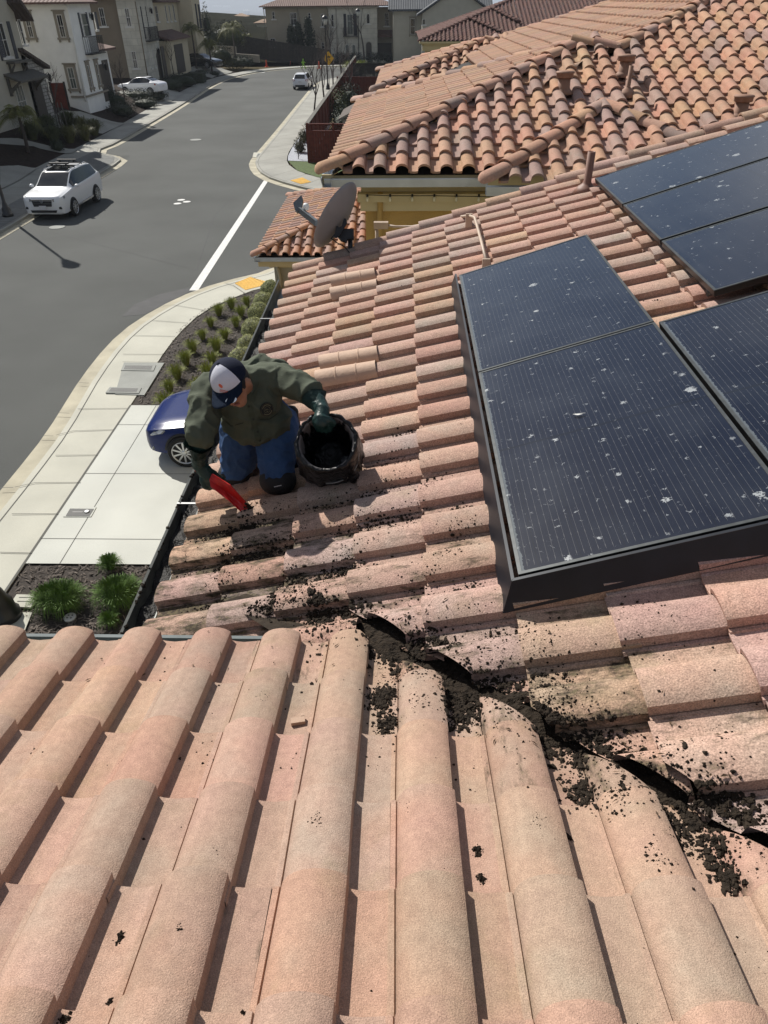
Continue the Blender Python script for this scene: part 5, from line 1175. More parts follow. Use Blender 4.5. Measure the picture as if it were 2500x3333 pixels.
# white suv on the street, nose towards the viewer
SUV = [(2.42,.62,.34,.80,.50,.86),(2.36,.80,.28,.93,.66,.97),(2.20,.92,.24,1.0,.78,1.05),(1.8,.955,.24,1.05,.80,1.10),(1.28,.96,.26,1.10,.80,1.145),(1.0,.96,.26,1.12,.74,1.28),(.35,.96,.26,1.14,.68,1.66),(-.2,.96,.26,1.15,.68,1.725),(-1.0,.96,.26,1.17,.67,1.71),(-1.8,.96,.28,1.20,.65,1.66),(-2.12,.955,.30,1.22,.64,1.58),(-2.36,.93,.34,1.18,.66,1.22),(-2.46,.86,.40,1.0,.6,1.03)]
def suv_x(t, bd, hw):
    surf(t, 'grille', [(2.385, y, z) for y, z in ((-.46,.90),(.46,.90),(.40,.62),(-.40,.62))], M_BPL, (.07, 0, 0))
    b = nb(); box(b, (2.45, -.45, .83), (2.468, .45, .855)); box(b, (2.45, -.42, .74), (2.462, .42, .75)); lathe(b, [(.075, 0), (.075, .02)], 18, Matrix.Translation((2.455, 0, .845)) @ Matrix.Rotation(R(90), 4, 'Y')); local('grille_bar', b, M_CHROME, t)
    for s in (1, -1):
        surf(t, 'headlight', [(2.40, s*.46, .905), (2.06, s*.93, 1.0), (2.10, s*.945, .90), (2.40, s*.50, .80)][::s], M_LENS, (.04, s*.03, .012))
        surf(t, 'fog_light', [(2.33, s*.62, .58), (2.33, s*.80, .60), (2.33, s*.82, .50), (2.33, s*.64, .50)], M_BPL, (.07, 0, 0))
        mirror_(t, .85, s*1.06, 1.18, M_WPAINT)
        b = nb(); tube(b, [(.35, s*.60, 1.70), (.1, s*.60, 1.765), (-1.6, s*.58, 1.76), (-1.9, s*.56, 1.68)], .02, 6); local('roof_rail', b, M_CHROME, t)
        surf(t, 'sill_trim', [(1.05, s*.965, .40), (-1.0, s*.965, .42), (-1.0, s*.965, .36), (1.05, s*.965, .34)][::s], M_CHROME, (0, s*.012, 0))
    surf(t, 'bumper_intake', [(2.40, -.60, .46), (2.40, .60, .46), (2.40, .55, .36), (2.40, -.55, .36)], M_BPL, (.05, 0, 0))
    pl = surf(t, 'number_plate', [(2.47, -.16, .66), (2.47, .16, .66), (2.47, .16, .50), (2.47, -.16, .50)], M_PLATE, (.015, 0, 0))
    surf(t, 'sunroof', [(.25, -.52, 1.722), (.25, .52, 1.722), (-.95, .5, 1.732), (-.95, -.5, 1.732)], M_CGLASS, (0, 0, .012))
rk = None
suv_loc = Vector((-16.02, 35.75, 0))
suv = make_car('suv', 'white suv with black roof rack parked nose first on the street below', 'suv', suv_loc, R(-91), M_WPAINT, SUV, .37, (1.38, -1.38), 1.78, spokes=10, extras=suv_x, tags=dict(side=(.98, -2.08), ws=(1.12, .30), rw=(-2.08, -2.36), pillars=()))
rack = thing('roof_rack', 'black roof rack with two ski carrier bars on top of the white suv', 'roof rack', suv_loc+Vector((0, 0, 1.75)), R(-91))
for x in (-.25, -1.15):
    b = nb(); tube(b, [(x, -.66, .0), (x, -.60, .07), (x, .60, .07), (x, .66, .0)], .028, 8); bo = local('cross_bar', b, M_BPL, rack)
    b = nb(); box(b, (x-.05, -.50, .14), (x+.05, .42, .20)); box(b, (x-.03, -.40, .09), (x+.03, -.34, .14)); box(b, (x-.03, .26, .09), (x+.03, .32, .14)); local('ski_carrier', b, M_BPL, rack)
# white small hatchback seen from behind
FIT = [(2.0,.55,.32,.66,.42,.70),(1.93,.76,.26,.80,.6,.84),(1.6,.835,.22,.90,.68,.94),(1.25,.845,.22,.95,.7,1.0),(.55,.845,.22,1.0,.62,1.42),(0,.845,.22,1.02,.60,1.52),(-.9,.845,.22,1.05,.59,1.50),(-1.6,.84,.24,1.08,.58,1.44),(-1.83,.83,.28,1.06,.58,1.30),(-2.0,.80,.34,.98,.6,1.0),(-2.04,.72,.40,.86,.55,.90)]
def fit_x(t, bd, hw):
    for s in (1, -1):
        surf(t, 'tail_light', [(-1.98, s*.58, 1.0), (-1.93, s*.80, 1.02), (-1.98, s*.79, .84), (-2.03, s*.60, .84)], M_RED, (-.035, s*.01, 0)); mirror_(t, .8, s*.93, 1.02, M_WPAINT)
    surf(t, 'rear_bumper', [(-2.03, -.55, .48), (-2.03, .55, .48), (-2.03, .5, .32), (-2.03, -.5, .32)], M_BPL, (-.04, 0, 0)); surf(t, 'number_plate', [(-2.05, -.17, .84), (-2.05, .17, .84), (-2.05, .17, .72), (-2.05, -.17, .72)], M_PLATE, (-.015, 0, 0))
fp = (G(955, 293)+G(1006, 293))/2
make_car('small_hatchback', 'small white hatchback at the far right kerb, rear towards the viewer', 'hatchback', (fp.x, fp.y+1.95, 0), R(88), M_WPAINT2, FIT, .30, (1.27, -1.27), 1.5, extras=fit_x, tags=dict(side=(.9, -1.5), ws=(1.2, .5), rw=(-1.62, -1.97), pillars=()))
# white sedan in a driveway of the row
MAZ = [(2.27,.55,.34,.62,.4,.66),(2.2,.78,.26,.74,.6,.78),(1.85,.885,.22,.84,.7,.90),(1.1,.895,.22,.92,.72,.99),(.35,.895,.22,.97,.62,1.36),(-.2,.895,.22,.99,.6,1.46),(-.9,.895,.22,1.02,.58,1.42),(-1.6,.89,.24,1.05,.58,1.16),(-2.0,.86,.28,1.03,.62,1.07),(-2.26,.80,.34,.92,.6,.96),(-2.31,.7,.4,.8,.5,.84)]
def maz_x(t, bd, hw):
    for s in (1, -1): surf(t, 'tail_light', [(-1.98, s*.62, .96), (-1.86, s*.885, .98), (-1.9, s*.89, .86), (-2.2, s*.64, .84)][::s], M_RED, (-.06, s*.012, 0)); mirror_(t, .75, s*.98, 1.0, M_WPAINT)
    surf(t, 'number_plate', [(-2.3, -.17, .80), (-2.3, .17, .80), (-2.3, .17, .68), (-2.3, -.17, .68)], M_PLATE, (-.02, 0, 0)); surf(t, 'sunroof', [(.1, -.42, 1.452), (.1, .42, 1.452), (-.5, .4, 1.46), (-.5, -.4, 1.46)], M_CGLASS, (0, 0, .012))
mp_ = yard(455, 300)
make_car('sedan', 'white sedan parked across the sloping driveway of the white house', 'sedan', (mp_.x+.6, mp_.y-.8, mp_.z-.1), R(165), M_WPAINT2, MAZ, .32, (1.35, -1.35), 1.6, extras=maz_x, tags=dict(side=(.85, -1.45), ws=(1.05, .32), rw=(-.95, -1.62), pillars=()))
# black car and the blue car share the long fastback body
TES = [(2.50,.50,.36,.58,.35,.63),(2.46,.72,.26,.68,.55,.72),(2.28,.87,.21,.76,.68,.81),(1.9,.955,.20,.84,.74,.895),(1.2,.975,.20,.92,.76,.985),(.95,.975,.20,.94,.74,1.03),(.2,.975,.20,.97,.64,1.36),(-.35,.975,.20,.99,.61,1.44),(-1.0,.975,.21,1.01,.6,1.38),(-1.75,.97,.24,1.04,.62,1.17),(-2.15,.95,.28,1.02,.66,1.06),(-2.42,.88,.34,.90,.6,.94),(-2.48,.78,.40,.78,.5,.82)]
def tes_x(col):
    def f(t, bd, hw):
        for s in (1, -1):
            hl = surf(t, 'headlight', [(2.32, s*.62, .715), (2.20, s*.77, .775), (1.96, s*.92, .80), (2.02, s*.945, .745), (2.26, s*.86, .655), (2.36, s*.70, .645)][::s], M_LENS, (.035, s*.022, .012))
            surf(t, 'light_strip', [(2.33, s*.66, .69), (2.12, s*.89, .745), (2.10, s*.905, .725), (2.33, s*.69, .665)][::s], M_CHROME, (.045, s*.03, .016), hl)
            surf(t, 'fog_light', [(2.36, s*.66, .38), (2.26, s*.82, .40), (2.28, s*.83, .32), (2.37, s*.68, .30)][::s], M_LENS, (.05, s*.03, 0)); mirror_(t, .82, s*1.05, .98, col, .8)
            surf(t, 'window_trim', [(.95, s*.918, .965), (-1.6, s*.90, 1.045), (-1.6, s*.90, 1.03), (.95, s*.925, .945)][::s], M_CHROME, (0, s*.012, .004))
            surf(t, 'tail_light', [(-2.3, s*.6, .90), (-2.1, s*.9, .94), (-2.15, s*.92, .84), (-2.36, s*.62, .80)][::s], M_RED, (-.06, s*.03, 0))
        surf(t, 'lower_grille', [(2.42, -.6, .34), (2.42, .6, .34), (2.44, .5, .25), (2.44, -.5, .25)], M_BPL, (.05, 0, 0))
        surf(t, 'chin_strip', [(2.33, -.80, .275), (2.47, -.45, .265), (2.47, .45, .265), (2.33, .80, .275), (2.33, .80, .262), (2.47, .45, .252), (2.47, -.45, .252), (2.33, -.80, .262)], M_CHROME, (.035, 0, 0))
    return f
ta = dict(side=(.92, -1.75), ws=(1.05, .15), rw=(-.95, -1.85), pillars=())
wc = G(595, 1512, .08)
make_car('sedan', 'dark blue fastback car in the driveway, half hidden behind the kneeling man', 'sedan', (wc.x+1.74, wc.y+.93, .08), R(180), M_BPAINT, TES, .35, (1.62, -1.40), 1.86, spokes=10, extras=tes_x(M_BPAINT), tags=ta)
bp = yard(672, 224)
make_car('sedan', 'black fastback car nosing out of the last driveway by the palms', 'sedan', (bp.x-.6, bp.y+.3, bp.z+.12), R(-24), M_KPAINT, TES, .35, (1.48, -1.48), 1.78, extras=tes_x(M_KPAINT), tags=ta).scale = (1.12, 1.12, 1.12)
# ================================================================ plants
def leafmat(name, c, var=.35): 
    m = mat(name, c, .75, var=var, vscale=3.0, var2=.25, v2scale=30); return m
M_GR1 = leafmat('strappy_green_leaf', (.068,.135,.014)); M_GR2 = leafmat('yellow_green_leaf', (.22,.25,.045)); M_SHR = leafmat('silver_green_leaf', (.40,.42,.20)); M_DRYT = leafmat('straw_leaf', (.20,.15,.05))
M_YARD = leafmat('muted_yard_leaf', (.050,.062,.020)); M_YARDL = leafmat('olive_yard_leaf', (.085,.088,.028)); M_SAGE = leafmat('grey_green_shrub', (.050,.056,.042)); M_DKG = leafmat('dark_green_leaf', (.022,.032,.014)); M_PALM = leafmat('palm_frond', (.13,.135,.035)); M_BARK = mat('grey_bark', (.075,.062,.055), .95, var=.3, vscale=9); M_TWIG = mat('bare_twig', (.07,.055,.05), .95, var=.2, vscale=10)
def grass_bm(n, h, spread, seed, wid=.012, droop=.6, c=(0, 0, 0)):
    rg = random.Random(seed); bm = nb()
    for k in range(n):
        a = rg.uniform(0, 6.283); r0 = spread*.22*math.sqrt(rg.random()); out_ = spread*rg.uniform(.25, 1.0)*(rg.random()**.4); hh = h*rg.uniform(.6, 1.05)
        d = Vector((math.cos(a), math.sin(a), 0)); s = Vector((-d.y, d.x, 0))*wid*rg.uniform(.6, 1.3); b = Vector(c)+d*r0
        tip = 1-droop*(out_/spread)**1.5
        pts = [b, b+d*out_*.35+Vector((0, 0, hh*.65)), b+d*out_*.75+Vector((0, 0, hh*(.65+.35*tip)*.98)), b+d*out_+Vector((0, 0, hh*tip*.95))]
        w_ = [1, .8, .5, .08]
        L_ = [(bm.verts.new(p-s*q), bm.verts.new(p+s*q)) for p, q in zip(pts, w_)]
        for (x, y), (z, u) in zip(L_, L_[1:]): bm.faces.new((x, y, u, z))
    return bm
def leafcloud(bm, c, r_, n, size, seed, flat=1.0, shell=.55, bump_=.25):
    rg = random.Random(seed); c = Vector(c)
    for k in range(n):
        d = Vector((rg.gauss(0, 1), rg.gauss(0, 1), rg.gauss(0, 1))).normalized()
        rr_ = shell+(1-shell)*rg.random()**.5; rr_ *= 1+bump_*mnoise.noise(d*2.2+Vector((seed, 0, 0)))
        p = c+Vector((d.x*r_[0], d.y*r_[1], d.z*r_[2]))*rr_
        nrm = (d+Vector((rg.gauss(0, .6), rg.gauss(0, .6), rg.gauss(0, .6)))).normalized(); s, u, _ = frame(nrm); a = rg.uniform(0, 6.28); x = s*math.cos(a)+u*math.sin(a); y = nrm.cross(x); l = size*rg.uniform(.6, 1.4)
        bm.faces.new([bm.verts.new(v) for v in (p-x*l*.5, p+y*l*.22, p+x*l*.5, p-y*l*.22)])
# tufts in the bed beside the sidewalk
tq = [(735,185),(840,170),(650,235),(800,240),(595,310),(765,310),(540,395),(690,395),(475,485),(635,475),(430,570),(605,560),(370,660),(575,655),(320,750),(525,755),(290,860),(480,830)]
wh = ['nearest the yellow pad', 'under the boxy shrub row end', 'at the bed edge by the pale walk joint', 'in the inner row near the top', 'third along the outer row', 'third along the inner row', 'on the outer row beside the widest walk slab', 'on the inner row by the middle shrub', 'midway along the outer row', 'midway along the inner row', 'level with the upper drain grate', 'behind the cap of the man', 'just right of the utility slab', 'left of the cap brim', 'below the utility slab corner', 'touching the man shoulder from behind', 'at the driveway edge left of the blue car', 'half hidden above the blue bonnet']
tuft_me = []
for k in range(3): tuft_me.append(grass_bm(230, .40, .34, 100+k, .007, .8))
tmesh = [bpy.data.meshes.new('leaves') for _ in tuft_me]
for b, me in zip(tuft_me, tmesh): b.to_mesh(me); b.free(); me.materials.append(M_GR2)
for k, ((x, y), d) in enumerate(zip(tq, wh)):
    p = G(400+x*.4822, 900+(y+28)*.4822, .06); o = bpy.data.objects.new('grass_tuft', tmesh[k % 3]); C.objects.link(o); o.location = p; o.rotation_euler.z = k*1.3; s_ = rnd.uniform(.85, 1.1); o.scale = (s_, s_, s_*rnd.uniform(.9, 1.1))
    tag(o, 'small yellow green tuft '+d, 'grass tuft', 'grass tufts in the corner bed')
# big green clumps near the gutter
cl = [((370,1600),.44,.50,560,'big green clump on the left, behind its twin, at the driveway edge'),((455,1600),.46,.50,560,'big green clump in front on the left side of the small bed'),((850,1545),.42,.46,480,'big green clump behind on the right of the small bed'),((790,1575),.48,.50,560,'largest green clump right of the middle of the small bed'),((750,1345),.30,.30,260,'small green clump touching the driveway, behind the right pair'),((745,1720),.24,.26,230,'small yellowish clump nearest the near eave gutter')]
for k, ((x, y), h, sp, n, lb) in enumerate(cl):
    p = G(x*.4822, 1200+y*.4822, .06); o = obj('grass_clump', grass_bm(int(n*2.3), h, sp, 200+k, .008, .95), M_GR1); o.location = p; o.scale = (.88, .88, .9); tag(o, lb, 'grass clump', 'strappy clumps in the small bed')
# clipped silver shrubs along the wall
sh = [(975,190,'second from the far end, under the yellow pad'),(945,285,'third from the far end of the row'),(910,385,'middle one, beside the gutter strap'),(878,495,'second nearest, right of the tufts'),(830,590,'nearest one, just behind the cap'),(1020,120,'farthest one, by the stone wall corner')]
sb = nb(); 
leafcloud(sb, (0, 0, .28), (.34, .34, .30), 7500, .032, 5, shell=.88, bump_=.12); sme = bpy.data.meshes.new('leaves'); sb.to_mesh(sme); sb.free(); sme.materials.append(M_SHR)
cb_ = nb(); blob(cb_, (0, 0, .27), .29, 2, .04); cme = bpy.data.meshes.new('core'); cb_.to_mesh(cme); cb_.free(); cme.materials.append(M_SAGE)
for k, (x, y, d) in enumerate(sh):
    p = G(400+(x-14)*.4822, 900+(y+44)*.4822, .06); t = thing('clipped_shrub', 'clipped silver green ball shrub, '+d, 'shrub', p, k*1.1, 'clipped shrubs along the house wall')
    for nm, me in (('foliage', sme), ('inner_twigs', cme)): o = bpy.data.objects.new(nm, me); C.objects.link(o); o.parent = t
    f = rnd.uniform(1.0, 1.15); t.scale = (f, f, f*(1.15 if k in (1, 5) else 1))
# shrubs and plants of the uphill front yards
def shrub(px, py, r_, n, m, name, label, cat, group=None, size=.12, h=None):
    p = yard(px, py); bm = nb(); leafcloud(bm, (0, 0, r_[2]*.75), r_, n, size, int(px+py), shell=.45); b2 = nb(); blob(b2, (0, 0, r_[2]*.6), 1, 2, .08, (r_[0]*.72, r_[1]*.72, r_[2]*.7))
    t = thing(name, label, cat, p, 0, group); local('foliage', bm, m, t); local('inner_twigs', b2, M_DKG, t); return t
for px, py, r_, lb in ((335, 330, (1.5,1.2,.75), 'broad grey green shrub below the white house corner'), (375, 348, (1.4,1.2,.7), 'dark low shrub in front of the white sedan wheel'), (400, 375, (1.3,1.1,.6), 'grey shrub spreading towards the sidewalk below the bare tree'), (450, 322, (1.8,.9,.5), 'long grey hedge shrub along the sedan driveway, left half'), (505, 326, (1.5,.9,.5), 'long grey hedge shrub along the sedan driveway, right end'), (475, 350, (1.3,1.0,.5), 'dark shrub on the slope under the hedge'), (560, 292, (1.7,1.3,.75), 'large dark mound shrub past the white sedan'), (605, 278, (1.6,1.3,.7), 'dark mound shrub between the sedan and the boxy hedge'), (578, 265, (1.2,1,.5), 'low grey shrub behind the dark mounds'), (170, 452, (.9,.8,.5), 'small dark shrub on the mulch near the stepping slabs'), (190, 490, (.5,.5,.4), 'dark little bush at the sidewalk edge by the slabs'), (655, 242, (.9,.7,.3), 'low dark shrub in front of the black car'), (700, 246, (.7,.6,.3), 'small mound shrub under the nose of the black car')):
    shrub(px, py, r_, int(900*r_[0]), M_SAGE if 'grey' in lb else M_DKG, 'shrub', lb, 'shrub', 'shrubs on the front yard slopes')
bm = nb(); p = yard(640, 268); leafcloud(bm, (0, 0, .5), (1.3, 1.0, .62), 2600, .11, 77, shell=.85, bump_=.05); t = thing('clipped_hedge', 'boxy clipped hedge block on the slope by the sidewalk', 'hedge', p); local('foliage', bm, M_SAGE, t); b2 = nb(); box(b2, (-1.0, -.75, 0), (1.0, .75, .95)); local('inner_twigs', b2, M_DKG, t)
for k, (px, py, lb, m) in enumerate(((110, 455, 'spiky strap leaved clump left of the staked tree', M_YARD), (140, 440, 'tall green spiky clump at the walk of the sage house', M_YARD), (165, 430, 'dark spiky clump behind the staked tree', M_YARD), (225, 415, 'fan of spiky green leaves right of the staked tree', M_YARD), (265, 432, 'rounded green tuft near the wide driveway', M_YARDL), (310, 440, 'last green tuft by the driveway and sidewalk', M_YARDL), (230, 465, 'low arching tuft at the sidewalk', M_YARDL), (180, 470, 'arching green clump in the middle of the yard', M_YARD), (280, 458, 'small tuft on the slope above the sidewalk', M_YARDL))):
    p = yard(px, py); o = obj('spiky_plant', grass_bm(260, 1.1, 1.0, 300+k, .03, .7), m); o.location = p; tag(o, lb, 'spiky plant', 'spiky plants in the front yard')
def palm(px, py, h, lb, n=26, L_=1.9, group='young palms'):
    p = yard(px, py); t = thing('young_palm', lb, 'palm', p, 0, group); rg = random.Random(px)
    bm = nb(); tube(bm, [(0, 0, -.2), (.05, .02, h*.5), (.02, 0, h)], [.13, .10, .08], 8); local('trunk', bm, M_BARK, t)
    bm = nb()
    for k in range(n):
        a = 2*math.pi*k/n+rg.uniform(-.2, .2); el = rg.uniform(.15, 1.25); d = Vector((math.cos(a), math.sin(a), 0)); prev_ = None
        l = L_*rg.uniform(.75, 1.1)
        for q in range(11):
            f = q/10; c = Vector((0, 0, h))+d*(l*f*math.cos(el)*(1-.15*f))+Vector((0, 0, l*(math.sin(el)*f-.75*f*f)))
            if prev_ is not None and q > 1:
                tdir = (c-prev_).normalized(); s = tdir.cross(Vector((0, 0, 1))); s = s.normalized() if s.length > .01 else Vector((1, 0, 0))
                ll = .42*math.sin(math.pi*min(1, .12+f*.85)); 
                for sg in (1, -1):
                    for e in (0, .5):
                        b0 = prev_.lerp(c, e); tip = b0+s*sg*ll+tdir*.22+Vector((0, 0, -.18)); bm.faces.new([bm.verts.new(v) for v in (b0, b0+tdir*.055, tip+tdir*.01, tip)])
            prev_ = c
    local('crown', bm, M_PALM, t); return t
palm(92, 497, 1.9, 'young palm on the dark mulch at the left edge', 30, 2.2); palm(640, 225, 4.2, 'taller palm left of the black car', 26, 2.4); palm(690, 232, 2.9, 'palm right behind the bonnet of the black car', 26, 2.2); palm(768, 212, 4.4, 'largest palm past the black car near the cones', 34, 3.0); palm(808, 194, 2.8, 'yellowing palm nearest the dark fence', 22, 2.0)
def bare_tree(p, h, lb, seed, group='bare young trees', spread=.35, m=None, name='bare_tree', lv=4):
    t = thing(name, lb, 'tree', p, 0, group); rg = random.Random(seed); bt = nb(); bc = nb()
    def grow(b, o, d, l, r_, lvl):
        pts = [o]; dd = d
        for k in range(3):
            dd = (dd+Vector((rg.gauss(0, .09), rg.gauss(0, .09), .06))).normalized(); pts.append(pts[-1]+dd*l/3)
        tube(b, pts, [r_, r_*.85, r_*.7, r_*.5], 5 if lvl > 1 else 4, cap=False)
        if lvl == 0: return
        for k in range(rg.choice((3, 4)) if lvl > 1 else 3):
            i = rg.choice((1, 2, 3, 3)); s, u, _ = frame(dd); a = rg.uniform(0, 6.28)
            grow(bc, pts[i], (dd*.85+(s*math.cos(a)+u*math.sin(a))*spread*rg.uniform(.8, 1.7)).normalized(), l*rg.uniform(.5, .75), r_*.5, lvl-1)
    grow(bt, Vector((0, 0, -.1)), Vector((0, 0, 1)), h*.42, h*.017, lv)
    local('trunk', bt, m or M_BARK, t); local('branches', bc, M_TWIG, t); return t
for k, (p, h, lb) in enumerate(((yard(205, 425), 4.3, 'bare reddish young tree tied to stakes in front of the sage house'), (yard(410, 345), 4.2, 'bare twiggy young tree before the white sedan'), (yard(568, 258), 4.4, 'bare young tree before the limestone front'), (G(1022, 372, .1), 5.2, 'bare young tree at the near end of the red fence sidewalk'), (G(1055, 318, .1), 5.6, 'bare young tree beside the street lamp'), (G(1085, 285, .1), 5.4, 'bare young tree behind the yellow sign'), (G(1110, 262, .1), 6.2, 'bare young tree at the far end of the red fence'), (AY(1186, 196, 130.5), 8.5, 'bare tree in front of the limestone bay, left of its arched door'), (AY(1078, 196, 130), 6.5, 'bare tree against the taupe wall corner'), (G(1130, 345, .1), 4.2, 'straggly bare tree inside the red fence'), (G(1150, 330, .1), 4.6, 'thin bare tree inside the red fence, nearer the shed'))): bare_tree(p, h, lb, 40+k)
st = thing('tree_stakes', 'three grey stakes holding the bare reddish tree', 'stakes', yard(205, 425))
for dx in (-.35, 0.02, .35):
    b = nb(); tube(b, [(dx, .1, -.2), (dx*.8, .1, 1.7)], .035, 6); local('stake', b, M_WOODG, st)
def conifer(px, pyb, Y, h, r_, lb, seed):
    p = AY(px, pyb, Y); t = thing('evergreen_tree', lb, 'tree', p, 0, 'dark evergreens against the taupe wall'); bm = nb(); rg = random.Random(seed)
    for k in range(46):
        f = rg.random()**.9; a = rg.uniform(0, 6.28); rr_ = r_*(1-f)**.7*rg.uniform(.3, 1.0); leafcloud(bm, (math.cos(a)*rr_, math.sin(a)*rr_, .6+f*(h-.9)), (.45, .45, .6), 46, .30, seed*50+k, shell=.3)
    local('crown', bm, M_DKG, t); b = nb(); tube(b, [(0, 0, -1), (0, 0, h*.8)], [.14, .05], 6); local('trunk', b, M_BARK, t)
conifer(952, 160, 129.3, 3.0, .7, 'slim dark evergreen, the leftmost of three at the taupe wall', 3); conifer(975, 160, 129.5, 3.3, .7, 'middle evergreen of three at the taupe wall', 4); conifer(1006, 160, 129.3, 3.9, 1.3, 'widest and tallest evergreen at the taupe wall', 5)
# cypress and thicket by the last house
for k, (px, py, r_, n, lb) in enumerate(((700, 150, (2.6,2,1.8), 1600, 'olive green thicket behind the palms by the hill'), (745, 140, (3,2,2.0), 1800, 'dense dark thicket under the hill'), (725, 190, (1.6,1.4,1.3), 1000, 'dark bush beside the low planter wall'), (790, 205, (1.8,1.4,.8), 900, 'low grey bush under the yellowing palm'), (760, 208, (1.6,1.2,.8), 900, 'low bush at the foot of the largest palm'), (680, 130, (.7,.7,3.0), 1000, 'narrow dark cypress by the last balcony'))):
    Y = 118 if py > 180 else 124
    p = AY(px, py+8, Y); bm = nb(); leafcloud(bm, (0, 0, r_[2]*.6), r_, n, .22, 900+k, shell=.3); t = thing('shrub', lb, 'shrub', (p.x, Y, p.z), 0, 'shrubs below the hill'); local('foliage', bm, leafmat('thicket_leaf', (.045,.05,.02)) if k in (0, 4) else M_DKG, t); b = nb(); blob(b, (0, 0, r_[2]*.5), 1, 2, .1, (r_[0]*.7, r_[1]*.7, r_[2]*.6)); local('inner_twigs', b, M_DKG, t)
# gravel strip shrubs, planting behind the far fence
for k, (px, py, r_, lb) in enumerate(((978, 496, (.42,.5,.55), 'brown green shrub in the white gravel by the red fence corner'), (990, 462, (.4,.6,.5), 'second brown shrub in the white gravel along the red fence'))):
    p = G(px, py, .14); bm = nb(); leafcloud(bm, (0, 0, .35), r_, 900, .09, 960+k, shell=.3); t = thing('shrub', lb, 'shrub', p); local('foliage', bm, leafmat('olive_shrub', (.07,.065,.025)), t); b = nb(); blob(b, (0, 0, .3), 1, 2, .1, (.28, .35, .3)); local('inner_twigs', b, M_DKG, t)
bare_tree(G(972, 518, .14), 1.5, 'small bare rose cane tied to a stake in the white gravel', 71, None, .5, lv=3)
for k, (px, py, r_, m, lb) in enumerate(((1120, 440, (1.0,1.4,1.2), M_DKG, 'dark glossy bush inside the red fence beside the shed'), (1105, 400, (.8,1.2,1.5), leafmat('climber_leaf', (.06,.075,.02)), 'light green climber bush in the fenced yard'), (1140, 350, (1.2,1.4,1.2), M_DKG, 'dark bush at the back of the fenced yard'))):
    p = G(px, py, .1); bm = nb(); leafcloud(bm, (0, 0, r_[2]*.7), r_, 1100, .14, 980+k, shell=.3); t = thing('shrub', lb, 'shrub', p); local('foliage', bm, m, t); b = nb(); blob(b, (0, 0, r_[2]*.5), 1, 2, .1, (r_[0]*.7, r_[1]*.7, r_[2]*.6)); local('inner_twigs', b, M_DKG, t)
for k, (px, lb) in enumerate(((1145, 'yellow green grass mound left of the thin post beyond the yard'), (1178, 'yellow green grass mound under the far lamp'), (1205, 'olive grass mound right of the far lamp'), (1235, 'dark grass mound near the roof edge'))):
    p = AY(px, 245, 109.8); o = obj('grass_clump', grass_bm(420, 1.5, 1.6, 400+k, .035, .8), M_GR2 if k < 2 else M_SAGE); o.location = (p.x, 109.8, .1); tag(o, lb, 'grass clump', 'grass mounds at the bend')
for k, px in enumerate((1105, 1130, 1160, 1215, 1240, 1262)):
    p = AY(px, 205, 130.8); bm = nb(); leafcloud(bm, (0, 0, .5), (1.3, .8, .8), 500, .22, 990+k, shell=.3); o = obj('shrub', bm, M_SAGE); o.location = (p.x, 130.8, .1); tag(o, ['grey shrub below the taupe wall corner', 'grey shrub left of the twin arched windows', 'grey shrub under the twin arched windows', 'grey shrub right of the arched door', 'grey shrub before the dark garage, left half', 'grey shrub before the dark garage, right half'][k], 'shrub', 'shrubs before the limestone house')
# ================================================================ street furniture
M_LAMP = mat('black_lamp_paint', (.010,.010,.011), .4, spec=.6); M_LGLASS = mat('frosted_lamp_glass', (.55,.56,.52), .4)
def lamp(p, h, lb, head=True):
    t = thing('street_lamp', lb, 'street lamp', p, 0, 'black street lamps')
    bm = nb(); lathe(bm, [(.24, -.02), (.24, .10), (.20, .14), (.19, .3), (.13, .42), (.10, .55), (.075, .6), (.07, 1.2), (.055, h-1.15), (.08, h-1.12), (.08, h-1.06), (.05, h-1.03)], 14); local('post', bm, M_LAMP, t)
    if head:
        bm = nb(); lathe(bm, [(.10, h-1.02), (.14, h-1.0), (.16, h-.9), (.11, h-.88)], 14); lathe(bm, [(.33, h-.34), (.33, h-.30), (.24, h-.12), (.10, h-.06), (.03, h)], 14)
        for k in range(6):
            a = k*math.pi/3; tube(bm, [(math.cos(a)*.15, math.sin(a)*.15, h-.9), (math.cos(a)*.27, math.sin(a)*.27, h-.6), (math.cos(a)*.31, math.sin(a)*.31, h-.33)], .012, 4)
        local('lantern_cap', bm, M_LAMP, t); bm = nb(); lathe(bm, [(.12, h-.88), (.22, h-.68), (.27, h-.5), (.28, h-.345)], 16); local('lamp_glass', bm, M_LGLASS, t)
    return t
lamp(G(1068, 291, .13), 6.6, 'black street lamp with frosted lantern beside the yellow curve sign'); lamp(G(1169.5, 226, .13), 6.9, 'black street lamp at the bend in front of the limestone house'); lamp(G(27, 703, .14), 7.9, 'black street lamp at the left edge behind the paver strip'); 
lb_ = G(75, 2010, .09); lamp((lb_.x-.28, lb_.y+.02, .09), 5.8, 'black street lamp base showing at the lower left above the near tiles')
bm = nb(); c = lb_; poly(bm, [G(x, y, .085) for x, y in ((20, 1995), (105, 1992), (75, 2066), (-60, 2066))]); struct('lamp_footing', bm, M_CONC)
